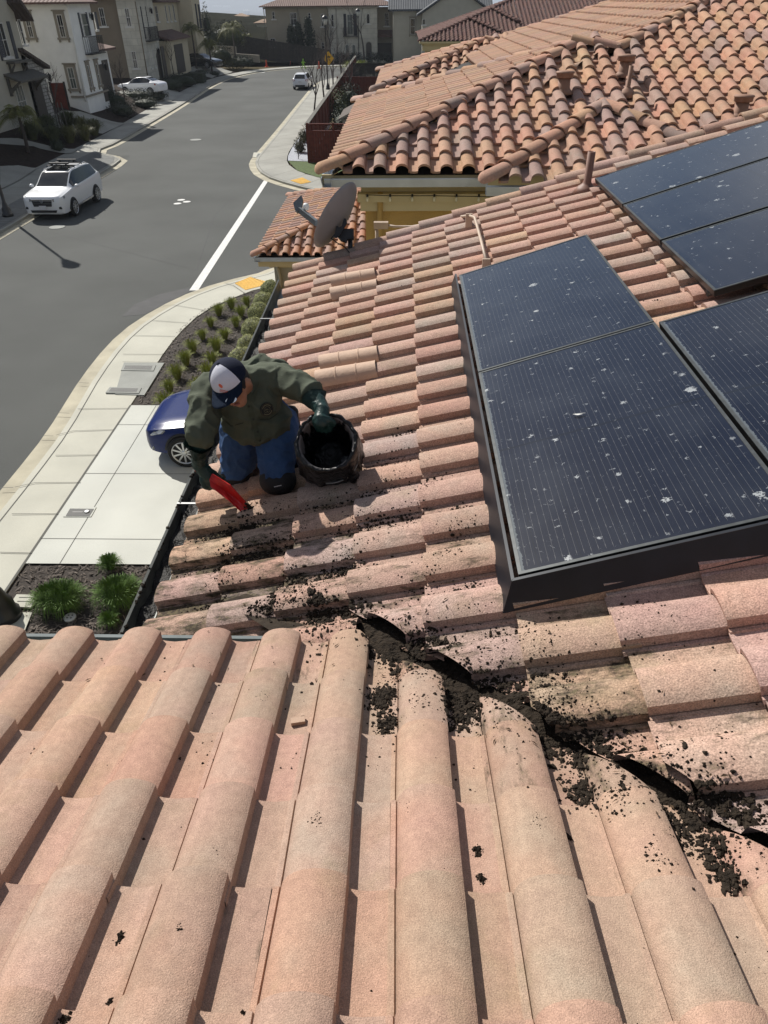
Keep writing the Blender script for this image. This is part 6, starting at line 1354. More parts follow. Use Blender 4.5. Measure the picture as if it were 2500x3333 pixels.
# warning sign
sp = G(1073, 290, .1); SY = sp.y; t = thing('curve_sign', 'yellow diamond sign with a right arrow and 15 behind the lamp post', 'road sign', (sp.x, SY, .1))
bm = nb(); tube(bm, [(sp.x, SY+.03, .1), (sp.x, SY+.03, AY(1070, 172, SY).z)], .03, 6); obj('post', bm, M_STEEL, t)
M_SIGN = mat('sign_yellow', (.72,.40,.012), .5); M_SIGNK = mat('sign_black', (.01,.01,.01), .6)
ctr = AY(1069, 190, SY); hs = (AY(1087, 190, SY).x-AY(1051, 190, SY).x)/2
bm = nb(); prism(bm, [ctr+Vector((hs*x, 0, hs*1.12*z)) for x, z in ((0, 1), (1, 0), (0, -1), (-1, 0))], (0, .015, 0)); bmesh.ops.recalc_face_normals(bm, faces=bm.faces); sb_ = obj('sign_plate', bm, M_SIGN, t)
bm = nb(); 
for q in ([(-.42, .12), (.05, .12), (.05, .0), (.42, .19), (.05, .38), (.05, .26), (-.42, .26)],): prism(bm, [ctr+Vector((hs*x, -.004, hs*1.12*z)) for x, z in q], (0, -.006, 0))
bmesh.ops.recalc_face_normals(bm, faces=bm.faces); obj('arrow', bm, M_SIGNK, sb_)
def text_mesh(s, size, m, parent, M4, name='lettering', ext=.002):
    cu = bpy.data.curves.new(name, 'FONT'); cu.body = s; cu.size = size; cu.extrude = ext; cu.align_x = 'CENTER'; cu.resolution_u = 2
    o = bpy.data.objects.new(name, cu); C.objects.link(o); dg = bpy.context.evaluated_depsgraph_get(); me = bpy.data.meshes.new_from_object(o.evaluated_get(dg)); bpy.data.objects.remove(o)
    me.transform(M4); o = obj(name, me, m, parent); return o
text_mesh('15', hs*.75, M_SIGNK, sb_, basis(ctr+Vector((hs*.05, -.006, -hs*.62)), (1, 0, 0), (0, 0, 1), (0, -1, 0)), 'number')
# cones and the green figure
M_CONE = mat('orange_cone', (.62,.07,.02), .6)
def cone(p, lb, lying=False):
    t = thing('traffic_cone', lb, 'traffic cone', p, .4, 'orange traffic cones')
    Mx = Matrix.Translation((0, 0, .2)) @ Matrix.Rotation(R(100), 4, 'Y') if lying else Matrix.Identity(4)
    bm = nb(); lathe(bm, [(.17, .03), (.10, .5), (.05, .88), (.02, .9)], 14, Mx); local('cone_body', bm, M_CONE, t); bm = nb(); box(bm, (-.25, -.25, 0), (.25, .25, .04), Mx); local('base', bm, M_CONE, t)
cone(G(868, 218), 'orange traffic cone standing left on the bend'); cone(G(944, 210), 'orange traffic cone tipped over on its side', True); cone(G(1039, 223), 'orange traffic cone standing just left of the lamp post')
gp = G(988, 224); t = thing('safety_figure', 'lime green running figure sign standing in the road bend', 'safety figure', gp)
bm = nb(); S_ = 1.25
for q in ([(-.06,.80),(.06,.80),(.10,.42),(-.08,.42)], [(-.08,.42),(.02,.42),(-.14,.02),(-.24,.02)], [(.02,.42),(.11,.42),(.24,.16),(.32,.02),(.20,.0),(.12,.2)], [(.05,.78),(.26,.60),(.22,.54),(.04,.66)], [(-.05,.78),(-.22,.62),(-.16,.52),(-.04,.66)]): prism(bm, [Vector((gp.x+x*S_, gp.y, z*S_)) for x, z in q], (0, .05, 0))
prism(bm, [Vector((gp.x+(math.cos(a)*.08+.01)*S_, gp.y, (.89+math.sin(a)*.09)*S_)) for a in (k*math.pi/6 for k in range(12))], (0, .05, 0)); bmesh.ops.recalc_face_normals(bm, faces=bm.faces); obj('figure', bm, mat('lime_plastic', (.30,.62,.04), .5), t)
# storm drain, covers, utility lids
def lid(pts, z, name, lb, m, cat, slots=0, sm=None, th=.012):
    P_ = [G(*q, z) for q in pts]; t = thing(name, lb, cat, sum(P_, Vector())/4); bm = nb(); prism(bm, [p-Vector((0, 0, .03)) for p in P_], (0, 0, .03+th)); bmesh.ops.recalc_face_normals(bm, faces=bm.faces); o = obj('slab', bm, m, t)
    if slots:
        bm = nb(); a, b, c, d = [p+Vector((0, 0, th+.003)) for p in P_]
        for k in range(slots):
            f0, f1 = .08+.84*k/slots, .08+.84*(k+.55)/slots; poly(bm, [a.lerp(b, f0).lerp(d.lerp(c, f0), .15), a.lerp(b, f1).lerp(d.lerp(c, f1), .15), a.lerp(b, f1).lerp(d.lerp(c, f1), .85), a.lerp(b, f0).lerp(d.lerp(c, f0), .85)])
        for f in bm.faces:
            f.normal_update()
            if f.normal.z < 0: f.normal_flip()
        tag(obj('slots', bm, sm or M_IRON, t), kind='stuff' if slots > 100 else None)
    return t
M_CONCG = mat('grey_utility_concrete', (.27,.28,.26), .9, var=.12, vscale=3)
lid([(826,497),(866,497),(850,517),(822,511)], .03, 'storm_drain', 'concrete storm drain with slotted grate at the far kerb', M_CONC, 'drain', 0); lid([(839,500),(867,500),(860,512),(834,511)], .05, 'drain_grate', 'dark slotted grate lying in the storm drain', M_CONCG, 'grate', 9)
lid([(404,1181),(535,1182),(470,1287),(375,1284)], .085, 'utility_slab', 'grey utility slab with two slotted grates between sidewalk and mulch', M_CONCG, 'utility cover', 0); lid([(402,1188),(508,1189),(500,1208),(394,1206)], .10, 'vent_grate', 'upper slotted grate in the grey utility slab', M_CONCG, 'grate', 26); lid([(358,1261),(461,1263),(452,1281),(344,1279)], .10, 'vent_grate', 'lower slotted grate near the driveway end of the utility slab', M_CONCG, 'grate', 26)
t = lid([(222,1650),(314,1652),(297,1683),(206,1683)], .083, 'meter_box', 'pale meter box frame with a dark lid set in the driveway', M_DRIVE, 'meter box', 0)
P_ = [G(x, y, .10) for x, y in ((228,1655),(306,1656),(291,1679),(214,1679))]; bm = nb(); poly(bm, P_); lo_ = obj('lid', bm, mat('dark_lid', (.06,.062,.06), .7), t)
P_ = [G(x, y, .103) for x, y in ((237,1664),(272,1664),(268,1668),(234,1668))]; bm = nb(); poly(bm, P_); p = G(283, 1665, .103); obj('lid_slot', bm, M_IRON, lo_); bm = nb(); lathe(bm, [(.05, 0), (.05, .012), (.03, .014)], 16, Matrix.Translation(p)); obj('lid_cap', bm, M_STEEL, lo_)
lid([(55,1936),(121,1938),(105,1978),(28,1976)], .09, 'valve_box', 'pale concrete valve box lid with letters in the mulch by the lamp', M_CONC, 'valve box')
P_ = [G(x, y, .105) for x, y in ((62,1944),(108,1945),(104,1957),(56,1957))]; bm = nb(); joint(bm, P_[0].to_2d(), P_[1].to_2d(), .106, .015, 0); joint(bm, P_[2].to_2d(), P_[3].to_2d(), .106, .015, 0); tag(obj('lid_marking', bm, M_JOINT), 'faint scored lines on the pale valve box lid', 'marking')
p = G(229, 2012, .075); t = thing('cleanout_cap', 'round white cleanout cap with holes lying on the mulch', 'cleanout cap', p); bm = nb(); lathe(bm, [(.095, 0), (.095, .03), (.085, .035)], 20, Matrix.Translation(p)); co_ = obj('cap', bm, mat('white_plastic_cap', (.55,.55,.52), .5), t)
for dx, dy in ((-.03, .03), (.03, .03), (-.03, -.03), (.03, -.03)):
    b = nb(); lathe(b, [(.013, .034), (.013, .038)], 8, Matrix.Translation(p+Vector((dx, dy, 0)))); obj('hole', b, M_IRON, co_)
for px, py, r_, m, lb in ((590, 651, .18, M_PAINT, 'white topped round cover, upper of three on the street'), (608, 657, .18, M_PAINT, 'white topped round cover, right of three on the street'), (578, 663, .18, M_PAINT, 'white topped round cover, left of three on the street'), (186, 739, .33, M_CONCG, 'grey manhole cover in the street near the suv'), (637, 455, .4, M_CONCG, 'faint manhole cover up the middle of the street')):
    p = G(px, py, .004); bm = nb(); lathe(bm, [(r_, 0), (r_, .008), (r_*.95, .01)], 24, Matrix.Translation(p)); lathe(bm, [(r_*1.12, -.002), (r_*1.12, .004)], 24, Matrix.Translation(p), 1); tag(obj('manhole_cover', bm, [m, M_CONCG if m is not M_CONCG else M_SEAL]), lb, 'manhole cover')
# ================================================================ fences, shed, hill
def fence(p0, p1, h, m, lb, step=2.4, lattice=False, cap_=False, z0=0.0, name='wooden_fence', z1=None, base=False):
    p0, p1 = Vector((p0[0], p0[1], z0)), Vector((p1[0], p1[1], z0 if z1 is None else z1)); d = (p1-p0); L_ = d.length; d2 = Vector((d.x, d.y, 0)).normalized(); nrm = Vector((-d2.y, d2.x, 0))
    t = thing(name, lb, 'fence', p0); bm = nb(); nbd = int(L_/.145); hb = h-(.42 if lattice else .05)
    for k in range(nbd):
        a, b = p0+d*(k/nbd), p0+d*((k+.94)/nbd); j_ = rnd.uniform(-.006, .006); prism(bm, [a+nrm*j_+Vector((0, 0, .05)), b+nrm*j_+Vector((0, 0, .05)), b+nrm*j_+Vector((0, 0, hb)), a+nrm*j_+Vector((0, 0, hb))], nrm*.02)
    bmesh.ops.recalc_face_normals(bm, faces=bm.faces); obj('boards', bm, m, t)
    n_ = max(1, round(L_/step)); 
    for k in range(n_+1):
        bm = nb(); q = p0+d*(k/n_)-d2*.06 if k == n_ else p0+d*(k/n_); prism(bm, [q-nrm*.06, q+d2*.1-nrm*.06, q+d2*.1+nrm*.06, q+nrm*.06], (0, 0, h+.03)); bmesh.ops.recalc_face_normals(bm, faces=bm.faces); obj('post', bm, m, t)
    bm = nb()
    for z in ((h-.06, h-.0), (hb-.02, hb+.06), (.15, .26)): prism(bm, [p0-nrm*.05+Vector((0, 0, z[0])), p1-nrm*.05+Vector((0, 0, z[0])), p1-nrm*.05+Vector((0, 0, z[1])), p0-nrm*.05+Vector((0, 0, z[1]))], nrm*.10)
    if cap_: prism(bm, [p0-nrm*.12+Vector((0, 0, h+.032)), p1-nrm*.12+Vector((0, 0, h+.032)), p1+nrm*.12+Vector((0, 0, h+.032)), p0+nrm*.12+Vector((0, 0, h+.032))], (0, 0, .04))
    bmesh.ops.recalc_face_normals(bm, faces=bm.faces); obj('rails', bm, m if not cap_ else M_WOODG, t)
    if lattice:
        bm = nb(); s0, s1 = hb+.07, h-.07
        for k in range(int(L_/.12)):
            for sg in (1, -1):
                a = p0+d2*(k*.12); b = a+d2*sg*(s1-s0); prism(bm, [a+Vector((0, 0, s0)), a+d2*.03+Vector((0, 0, s0)), b+d2*.03+Vector((0, 0, s1)), b+Vector((0, 0, s1))], nrm*(.006*sg))
        bmesh.ops.recalc_face_normals(bm, faces=bm.faces); tag(obj('lattice', bm, m, t), kind='stuff')
    return t
fc = G(1005, 532, .12)
fence((fc.x, fc.y), (fc.x+6, fc.y-.2), 2.1, M_REDW, 'red stained wooden fence with lattice top facing the lawn', 1.35, True, z0=.12); fence((fc.x, fc.y+.1), (-6.15, 107), 2.0, M_REDW, 'long red stained fence running up the street beside the sidewalk', 2.5, False, True, z0=.12)
ff = G(1165, 335, .1); fence((-6.3, 78), (8, 76), 2.0, M_REDW, 'red fence crossing behind the shed yard', 2.2, z0=.1); fence((-5.6, 92), (8, 92), 2.2, M_DARKW, 'dark brown fence at the far end of the yard', 2.2, z0=.1)
fa, fb = AY(700, 168, 128.5), AY(1072, 205, 127.0)
tp = AY(820, 143, 128).z; fence((AY(760, 150, 128.6).x, 128.6), (fb.x, 127.0), 2.7, M_DARKW, 'long dark weathered fence below the taupe house', 2.4, z0=AY(830, 181, 128).z, z1=AY(1072, 162, 127).z-2.7)
sx = AY(1118, 480, 52).x
shd = thing('garden_shed', 'beige garden shed with a dark sloped roof inside the red fence', 'shed', (sx+1.5, 54, .1)); SH = Face('s', 52.0)
za, zb_ = AY(1117, 385, 52).z, AY(1190, 325, 52).z
x1_ = AY(1195, 400, 52).x+1.5
bm = nb(); prism(bm, [Vector((sx, 52, 0)), Vector((x1_, 52, 0)), Vector((x1_, 52, za+1.35)), Vector((sx, 52, za-.1))], (0, 4.5, 0)); bmesh.ops.recalc_face_normals(bm, faces=bm.faces); obj('wall', bm, M_STG, shd)
bm = nb(); prism(bm, [Vector((sx-.25, 51.8, za-.13)), Vector((x1_, 51.8, za+1.40)), Vector((x1_, 51.8, za+1.52)), Vector((sx-.25, 51.8, za-.01))], (0, 5, 0)); bmesh.ops.recalc_face_normals(bm, faces=bm.faces); obj('roof', bm, M_RF2, shd)
bm = nb(); prism(bm, [Vector((sx-.27, 51.75, za-.16)), Vector((x1_, 51.75, za+1.36)), Vector((x1_, 51.75, za+1.5)), Vector((sx-.27, 51.75, za-.02))], (0, .045, 0)); bmesh.ops.recalc_face_normals(bm, faces=bm.faces); obj('barge_board', bm, M_TRIMT, shd)
bn = G(1112, 432, .1); bm = nb(); lathe(bm, [(.28, 0), (.31, .9), (.33, .92), (.33, .96)], 4, Matrix.Translation((bn.x, bn.y, .1)) @ Matrix.Rotation(R(45), 4, 'Z')); tag(obj('waste_bin', bm, M_IRON), 'black waste bin beside the beige shed', 'bin')
# planter walls by the palms
for (a, b, hh, lb) in (((735, 196), (845, 204), .9, 'low tan planter wall below the palms'), ((697, 172), (770, 176), .9, 'upper pale planter wall below the thicket')):
    A1, B1_ = AY(*a, 119.5 if hh == .9 and a[0] == 735 else 121), AY(*b, 119.5 if a[0] == 735 else 121); bm = nb(); prism(bm, [A1, B1_, B1_+Vector((0, 0, hh)), A1+Vector((0, 0, hh))], (0, .4, 0)); bmesh.ops.recalc_face_normals(bm, faces=bm.faces); tag(obj('planter_wall', bm, M_TRIMT), lb, 'wall')
# dry hill and the valley beyond
bm = nb(); gx_, gy_ = 40, 26; V_ = []
for j in range(gy_+1):
    for i in range(gx_+1):
        x = -330+400*i/gx_; y = 126+300*j/gy_
        c = (x+118)/88; z = 5.2*math.exp(-c*c)*math.exp(-((y-300)/120)**2)*1.2+1.2*math.exp(-((x+26)/14)**2)*math.exp(-((y-128)/12)**2)+.5*mnoise.noise(Vector((x*.03, y*.03, 0)))-max(0, (y-330)/100)**2*60
        if y < 130: z = min(z, .5)
        V_.append(bm.verts.new((x, y, z-.2)))
for j in range(gy_):
    for i in range(gx_): k = j*(gx_+1)+i; bm.faces.new((V_[k], V_[k+1], V_[k+gx_+2], V_[k+gx_+1]))
struct('hill', bm, mat('dry_scrub_hill', (.022,.022,.015), .95, var=.45, vscale=.12, var2=.35, v2scale=.9, bump=1, bscale=.6, det=8, spec=0), True)
bm = nb(); poly(bm, [(-9000, 380, -75), (9000, 380, -75), (9000, 14000, -75), (-9000, 14000, -75)]); struct('valley_floor', bm, mat('valley_suburb', (.10,.105,.09), .95, var=.6, vscale=.012, var2=.7, v2scale=.05, det=8, spec=0))
bm = nb(); rg_ = random.Random(8); prev = None
for i in range(81):
    x = -7000+14000*i/80; h_ = 120+330*abs(mnoise.noise(Vector((x*.0006, 3, 0))))+80*mnoise.noise(Vector((x*.002, 9, 0))); row = [bm.verts.new((x, 9500, -75)), bm.verts.new((x, 10600, h_*.55-60)), bm.verts.new((x, 12000, h_-40)), bm.verts.new((x, 13500, -75))]
    if prev:
        for q in range(3): bm.faces.new((prev[q], row[q], row[q+1], prev[q+1]))
    prev = row
bmesh.ops.recalc_face_normals(bm, faces=bm.faces); struct('far_mountains', bm, mat('far_mountain', (.06,.065,.05), .95, spec=0, var=.3, vscale=.002), True)
M_VB = mat('pale_valley_building', (.7,.7,.68), .8)
for k, (px, py, w_, lb) in enumerate(((707, 32, 60, 'long white building in the valley, leftmost'), (738, 32, 50, 'white building in the valley right of the dark tree'), (756, 31, 40, 'white building in the valley above the tiled house'), (834, 27, 70, 'white building in the valley near the taupe roof'), (803, 46, 40, 'pale low building beyond the tiled house on the hill'))):
    d = ray(px, py); p = CO+d*((-75-CAMZ)/d.z); bm = nb(); hh = p.y*.0016; ww = w_*p.y/2311*.2; box(bm, (p.x-ww, p.y, -75), (p.x+ww, p.y+20, -75+hh*2)); prism(bm, [(p.x-ww-1, p.y-1, -75+hh*2+.01), (p.x+ww+1, p.y-1, -75+hh*2+.01), (p.x+ww+1, p.y+10, -75+hh*2.6), (p.x-ww-1, p.y+10, -75+hh*2.6)], (0, 0, .5)); bmesh.ops.recalc_face_normals(bm, faces=bm.faces); tag(obj('valley_building', bm, M_VB), lb, 'building', 'buildings in the valley')
for Y, q, lb in ((300, ((750, 43), (800, 43), (803, 68), (752, 56)), 'cream tiled house standing on the crest of the dry hill'), (240, ((830, 57), (868, 52), (868, 84), (830, 80)), 'brown house half hidden behind the taupe house')):
    a, b = AY(*q[0], Y), AY(*q[1], Y); zb2 = AY(*q[2], Y).z-6; t = thing('hill_house', lb, 'house', (a.x, Y, zb2)); w_ = b.x-a.x; bm = nb(); box(bm, (a.x+w_*.08, Y, zb2), (b.x, Y+10, a.z-1.2)); obj('wall', bm, M_STY, t)
    simple_roof(t, a.x+w_*.05, b.x, Y-.3, Y+9, a.z-1.2, mat('pale_tile_roof', (.30,.20,.13), .9), .35, .6); F_ = Face('s', Y); window(t, F_, (q[0][0]+.68*(q[1][0]-q[0][0]), q[0][1]+11), (q[0][0]+.86*(q[1][0]-q[0][0]), q[0][1]+18), 2, 2)

# side gates between the houses of the row
for (a, b, c, d, lb) in (((164, 270), (203, 262), (240, 345), (176, 352), 'red brown wooden side gate between the sage and the white house'), ((392, 207), (418, 205), (424, 248), (402, 250), 'weathered wooden side gate between the white and the limestone house')):
    A1 = AY(*a, G(0, 0).y) if False else yard(*d); Yg = A1.y+.4; p0, p1 = AY(*a, Yg), AY(*b, Yg); bm = nb(); n2 = 9; t = thing('wooden_gate', lb, 'gate', (p0.x, Yg, A1.z)); zb3 = A1.z-.3
    for k in range(n2): x0, x1 = p0.x+(p1.x-p0.x)*k/n2, p0.x+(p1.x-p0.x)*(k+.93)/n2; prism(bm, [(x0, Yg, zb3), (x1, Yg, zb3), (x1, Yg, p0.z), (x0, Yg, p0.z)], (0, .04, 0))
    bmesh.ops.recalc_face_normals(bm, faces=bm.faces); obj('boards', bm, M_REDW if 'red' in lb else M_WOODG, t)
    bm = nb(); box(bm, (p0.x-.12, Yg-.06, zb3), (p0.x-.005, Yg+.06, p0.z+.08)); obj('post', bm, M_DARKW, t); bm = nb(); box(bm, (p1.x+.005, Yg-.06, zb3), (p1.x+.12, Yg+.06, p0.z+.08)); obj('post', bm, M_DARKW, t)
# ================================================================ the man, his bucket and scoop
from mathutils.bvhtree import BVHTree
def capsule(bm, a, b, ra, rb, n=14, m=5):
    a, b = Vector(a), Vector(b); d = (b-a); L_ = d.length
    if L_ < 1e-6: d = Vector((0, 0, 1))
    s, u, t = frame(d); rings = []
    for k in range(m+1): an = math.pi/2*(1-k/m); rings.append((a-t*math.sin(an)*ra, math.cos(an)*ra))
    for k in range(m+1): an = math.pi/2*k/m; rings.append((b+t*math.sin(an)*rb, math.cos(an)*rb))
    R_ = [[bm.verts.new(c+(s*math.cos(q)+u*math.sin(q))*max(r_, 1e-4)) for q in (2*math.pi*i/n for i in range(n))] for c, r_ in rings]
    for x, y in zip(R_, R_[1:]):
        for q in range(n): bm.faces.new((x[q], x[(q+1) % n], y[(q+1) % n], y[q]))
    bm.faces.new(R_[0][::-1]); bm.faces.new(R_[-1])
def ellip(bm, c, ax, r_, sub=3):
    t = bmesh.ops.create_icosphere(bm, subdivisions=sub, radius=1.0); X, Y, Z = ax
    for v in t['verts']: v.co = Vector(c)+X*v.co.x*r_[0]+Y*v.co.y*r_[1]+Z*v.co.z*r_[2]
def organic(name, build, m, parent, voxel=.009, smooth=6, wr=0.0, wscale=14.0, wdir=None, fine=0.0):
    bm = nb(); build(bm); me = bpy.data.meshes.new('tmp'); bm.to_mesh(me); bm.free(); o = bpy.data.objects.new('tmp', me); C.objects.link(o)
    md = o.modifiers.new('r', 'REMESH'); md.mode = 'VOXEL'; md.voxel_size = voxel; md.use_smooth_shade = True
    sm = o.modifiers.new('s', 'SMOOTH'); sm.iterations = smooth; sm.factor = .6
    dg = bpy.context.evaluated_depsgraph_get(); me2 = bpy.data.meshes.new_from_object(o.evaluated_get(dg)); bpy.data.objects.remove(o)
    if wr or fine:
        nrm = [v.normal.copy() for v in me2.vertices]
        for v, n_ in zip(me2.vertices, nrm):
            q = Vector(v.co); 
            if wdir: q = Vector((q.dot(wdir[0])*wdir[3], q.dot(wdir[1])*wdir[4], q.dot(wdir[2])*wdir[5]))
            else: q = q*wscale
            f = max(0, 1-abs(mnoise.noise(q))*2.4)**2; g2 = mnoise.noise(q*2.3+Vector((7, 3, 1)))
            v.co += n_*(wr*f+fine*g2)
    o = obj(name, me2, m, parent, True); return o
def cloth_mat(name, c, scale=500, var=.12, rough=.9, twill=.1):
    return mat(name, c, rough, var=var, vscale=9, bump=.25, bscale=220, var2=twill, v2scale=scale, spec=.2)
M_SHIRT = cloth_mat('olive_twill_shirt', (.085,.098,.070)); M_JEAN = cloth_mat('blue_denim', (.040,.085,.19), 700, .25, .85, .25); M_SKIN = mat('skin', (.35,.17,.10), .55, var=.08, vscale=25)
M_GLOVE = mat('green_rubber_glove', (.012,.040,.036), .45, var=.25, vscale=16, coat=.0, spec=.4, bump=.2, bscale=60); M_NAVY = cloth_mat('navy_cap_cloth', (.010,.014,.032), 900); M_CAPW = cloth_mat('white_cap_cloth', (.62,.63,.70), 900, .04)
M_BLKF = mat('black_nylon', (.010,.010,.011), .75, var=.2, vscale=30, bump=.3, bscale=120); M_HAIR = mat('black_hair', (.010,.008,.007), .6)
kL = onB(772, 1545, .08)+Vector((0, 0, .03)); kR = onB(905, 1560, .08)+Vector((0, 0, .03))
person = thing('person', 'kneeling man in olive shirt, jeans, navy and white cap and green rubber gloves', 'person', (kL+kR)/2-Vector((0, 0, .08)))
hipL, hipR = AD(795, 1395, 3.86), AD(893, 1385, 3.80)
shL, shR = AD(676, 1268, 3.56), AD(905, 1232, 3.60)
neck = AD(800, 1262, 3.58); chest = AD(805, 1300, 3.62); belly = AD(832, 1372, 3.72)
elL, elR = AD(655, 1398, 3.46), AD(1008, 1275, 3.50)
wrL, wrR = AD(648, 1510, 3.66), AD(1050, 1335, 3.42)
hdL, hdR = AD(678, 1548, 3.70), AD(1045, 1372, 3.40)
HC = AD(750, 1236, 3.36)                                    # centre of the head
hu = (-.36*CR+.55*CU-.76*CF).normalized(); hf = (-.16*CR-.82*CU-.55*CF); hf = (hf-hu*hf.dot(hu)).normalized(); hr = hf.cross(hu).normalized()
# body: one continuous figure under the clothes
def b_body(bm):
    ellip(bm, HC+hu*-.012, (hr, hf, hu), (.072, .092, .100)); capsule(bm, HC-hu*.06+hf*.012, HC-hu*.105+hf*.035, .058, .036)
    ellip(bm, HC-hu*.055+hf*.092, (hr, hf, hu), (.013, .018, .022), 2)
    for s in (1, -1): ellip(bm, HC-hu*.040+hr*s*.075-hf*.006, (hr, hf, hu), (.011, .020, .032), 2)
    capsule(bm, HC-hu*.06-hf*.03, neck, .050, .056); capsule(bm, neck, chest, .06, .09); capsule(bm, chest, belly, .09, .085); capsule(bm, shL, shR, .06, .06)
    capsule(bm, belly, (hipL+hipR)/2, .12, .11)
    for a, b, c in ((shL, elL, wrL), (shR, elR, wrR)): capsule(bm, a, b, .05, .038); capsule(bm, b, b.lerp(c, .75), .030, .020)
    for h, k in ((hipL, kL), (hipR, kR)): capsule(bm, h, k, .075, .055); capsule(bm, k, k+Vector((.01, .36, .03)), .05, .035)
organic('body', b_body, M_SKIN, person, .008, 4)
# face: brows, eyes, mouth
bm = nb()
for s in (1, -1): ellip(bm, HC-hu*.035+hf*.083+hr*s*.030, (hr, hf, hu), (.011, .006, .006), 2)
obj('eyes', bm, M_HAIR, person, True)
bm = nb(); ellip(bm, HC-hu*.092+hf*.075, (hr, hf, hu), (.022, .008, .006), 2); obj('mouth', bm, mat('lips', (.28,.10,.08), .5), person, True)
bm = nb(); ellip(bm, HC-hu*.02-hf*.012, (hr, hf, hu), (.078, .092, .07)); clipmesh(bm, [(HC-hu*.055, -hu)]); obj('hair', bm, M_HAIR, person, True)
# jeans, shirt
down = Vector((0, 0, -1))
def b_jeans(bm):
    capsule(bm, hipL+Vector((.02, .02, .02)), hipR+Vector((-.02, .02, .02)), .120, .120)
    for h, k, e in ((hipL, kL, -1), (hipR, kR, 1)):
        capsule(bm, h+CR*e*.012, h.lerp(k, .55), .118, .104); capsule(bm, h.lerp(k, .55), k, .104, .086); capsule(bm, k, k+Vector((.01, .38, .035)), .078, .06)
organic('jeans', b_jeans, M_JEAN, person, .009, 3, .010, 15, fine=.004)
def b_shirt(bm):
    capsule(bm, chest+CR*-.055, chest+CR*.055, .110, .110); capsule(bm, belly+CR*-.05, belly+CR*.05, .112, .112); capsule(bm, chest+CR*-.02, belly, .128, .118)
    capsule(bm, belly+CR*-.055, AD(798, 1372, 3.76), .115, .105); capsule(bm, belly+CR*.055, AD(882, 1368, 3.72), .115, .105); capsule(bm, belly, AD(834, 1396, 3.70), .115, .075)
    capsule(bm, shL+CR*.02, shR-CR*.02, .082, .080); capsule(bm, neck, chest, .075, .13); capsule(bm, AD(850, 1225, 3.75), belly, .11, .13); capsule(bm, AD(760, 1235, 3.72), AD(890, 1222, 3.76), .088, .090)
    capsule(bm, shL, shL.lerp(elL, .6), .076, .078); capsule(bm, shL.lerp(elL, .6), elL+(elL-shL)*.10, .078, .068)
    capsule(bm, shR, shR.lerp(elR, .55), .076, .074); capsule(bm, shR.lerp(elR, .55), elR, .074, .060)
shirt = organic('shirt', b_shirt, M_SHIRT, person, .009, 3, .014, 12, fine=.005)
bvh = BVHTree.FromPolygons([v.co.copy() for v in shirt.data.vertices], [list(p.vertices) for p in shirt.data.polygons])
def onshirt(px, py, lift=.002, tree=None):
    d = ray(px, py).normalized(); h = (tree or bvh).ray_cast(CO, d)
    return (h[0]+h[1]*lift, h[1]) if h[0] else (AD(px, py, 3.55), -d)
def seam(name, pts, r_, m, parent, tree=None):
    P_ = []
    for (x0, y0), (x1, y1) in zip(pts, pts[1:]):
        for k in range(6): P_.append(onshirt(x0+(x1-x0)*k/6, y0+(y1-y0)*k/6, .001, tree)[0])
    P_.append(onshirt(*pts[-1], .001, tree)[0]); bm = nb(); tube(bm, P_, r_, 5); return obj(name, bm, m, parent)
M_SEAM = mat('dark_olive_seam', (.030,.035,.024), .9)
M_PLK = cloth_mat('placket_olive', (.068,.080,.054))
def ribbon(name, pts, w_, m, parent, lift=.004):
    bm = nb(); prev = None
    for (x0, y0), (x1, y1) in zip(pts, pts[1:]):
        for k in range(8):
            x, y = x0+(x1-x0)*k/8, y0+(y1-y0)*k/8; a, n1 = onshirt(x-w_, y, lift); b, n2 = onshirt(x+w_, y, lift); row = (bm.verts.new(a), bm.verts.new(b))
            if prev: bm.faces.new((prev[0], prev[1], row[1], row[0]))
            prev = row
    return obj(name, bm, m, parent, True)
ribbon('placket', [(812, 1318), (822, 1360), (836, 1410), (842, 1438)], 9, M_PLK, shirt)
for x, y in ((802, 1322), (817, 1364), (830, 1405), (838, 1432)):
    p, n_ = onshirt(x+8, y, .005); s, u, _ = frame(n_); bm = nb(); lathe(bm, [(.006, 0), (.006, .002)], 10, basis(p, s, u, n_)); obj('button', bm, M_SEAM, shirt)
seam('pocket_edge', [(735, 1372), (752, 1387), (792, 1376)], .0022, M_SEAM, shirt); seam('pocket_edge', [(845, 1366), (878, 1364), (905, 1345)], .0022, M_SEAM, shirt); seam('shoulder_seam', [(898, 1190), (902, 1240), (918, 1300)], .0014, M_SEAM, shirt)
bm = nb()                                                     # collar flaps
for q in (((790, 1262), (822, 1282), (822, 1310), (800, 1300)), ((822, 1282), (842, 1240), (832, 1300), (824, 1312))): poly(bm, [onshirt(x, y, .010)[0] for x, y in q])
obj('collar', bm, M_PLK, shirt)
p, n_ = onshirt(868, 1333, .003); s, u, _ = frame(n_); Mx = basis(p, s, u, n_)
bm = nb(); lathe(bm, [(.036, -.004), (.036, .001), (.034, .002)], 24, Mx); pt = obj('round_patch', bm, mat('black_patch', (.012,.012,.011), .8), shirt)
M_GOLD = mat('tan_embroidery', (.17,.15,.08), .8); bm = nb()
for r0, r1, a0, a1 in ((.0335, .0325, 0, 6.283), (.027, .023, .4, 2.6), (.027, .023, 3.5, 5.6), (.017, .0155, 0, 6.283)):
    n2 = 22
    for k in range(n2):
        t0, t1 = a0+(a1-a0)*k/n2, a0+(a1-a0)*(k+1)/n2; poly(bm, [Mx @ Vector((math.cos(t)*r_, math.sin(t)*r_, .0032)) for t, r_ in ((t0, r0), (t1, r0), (t1, r1), (t0, r1))])
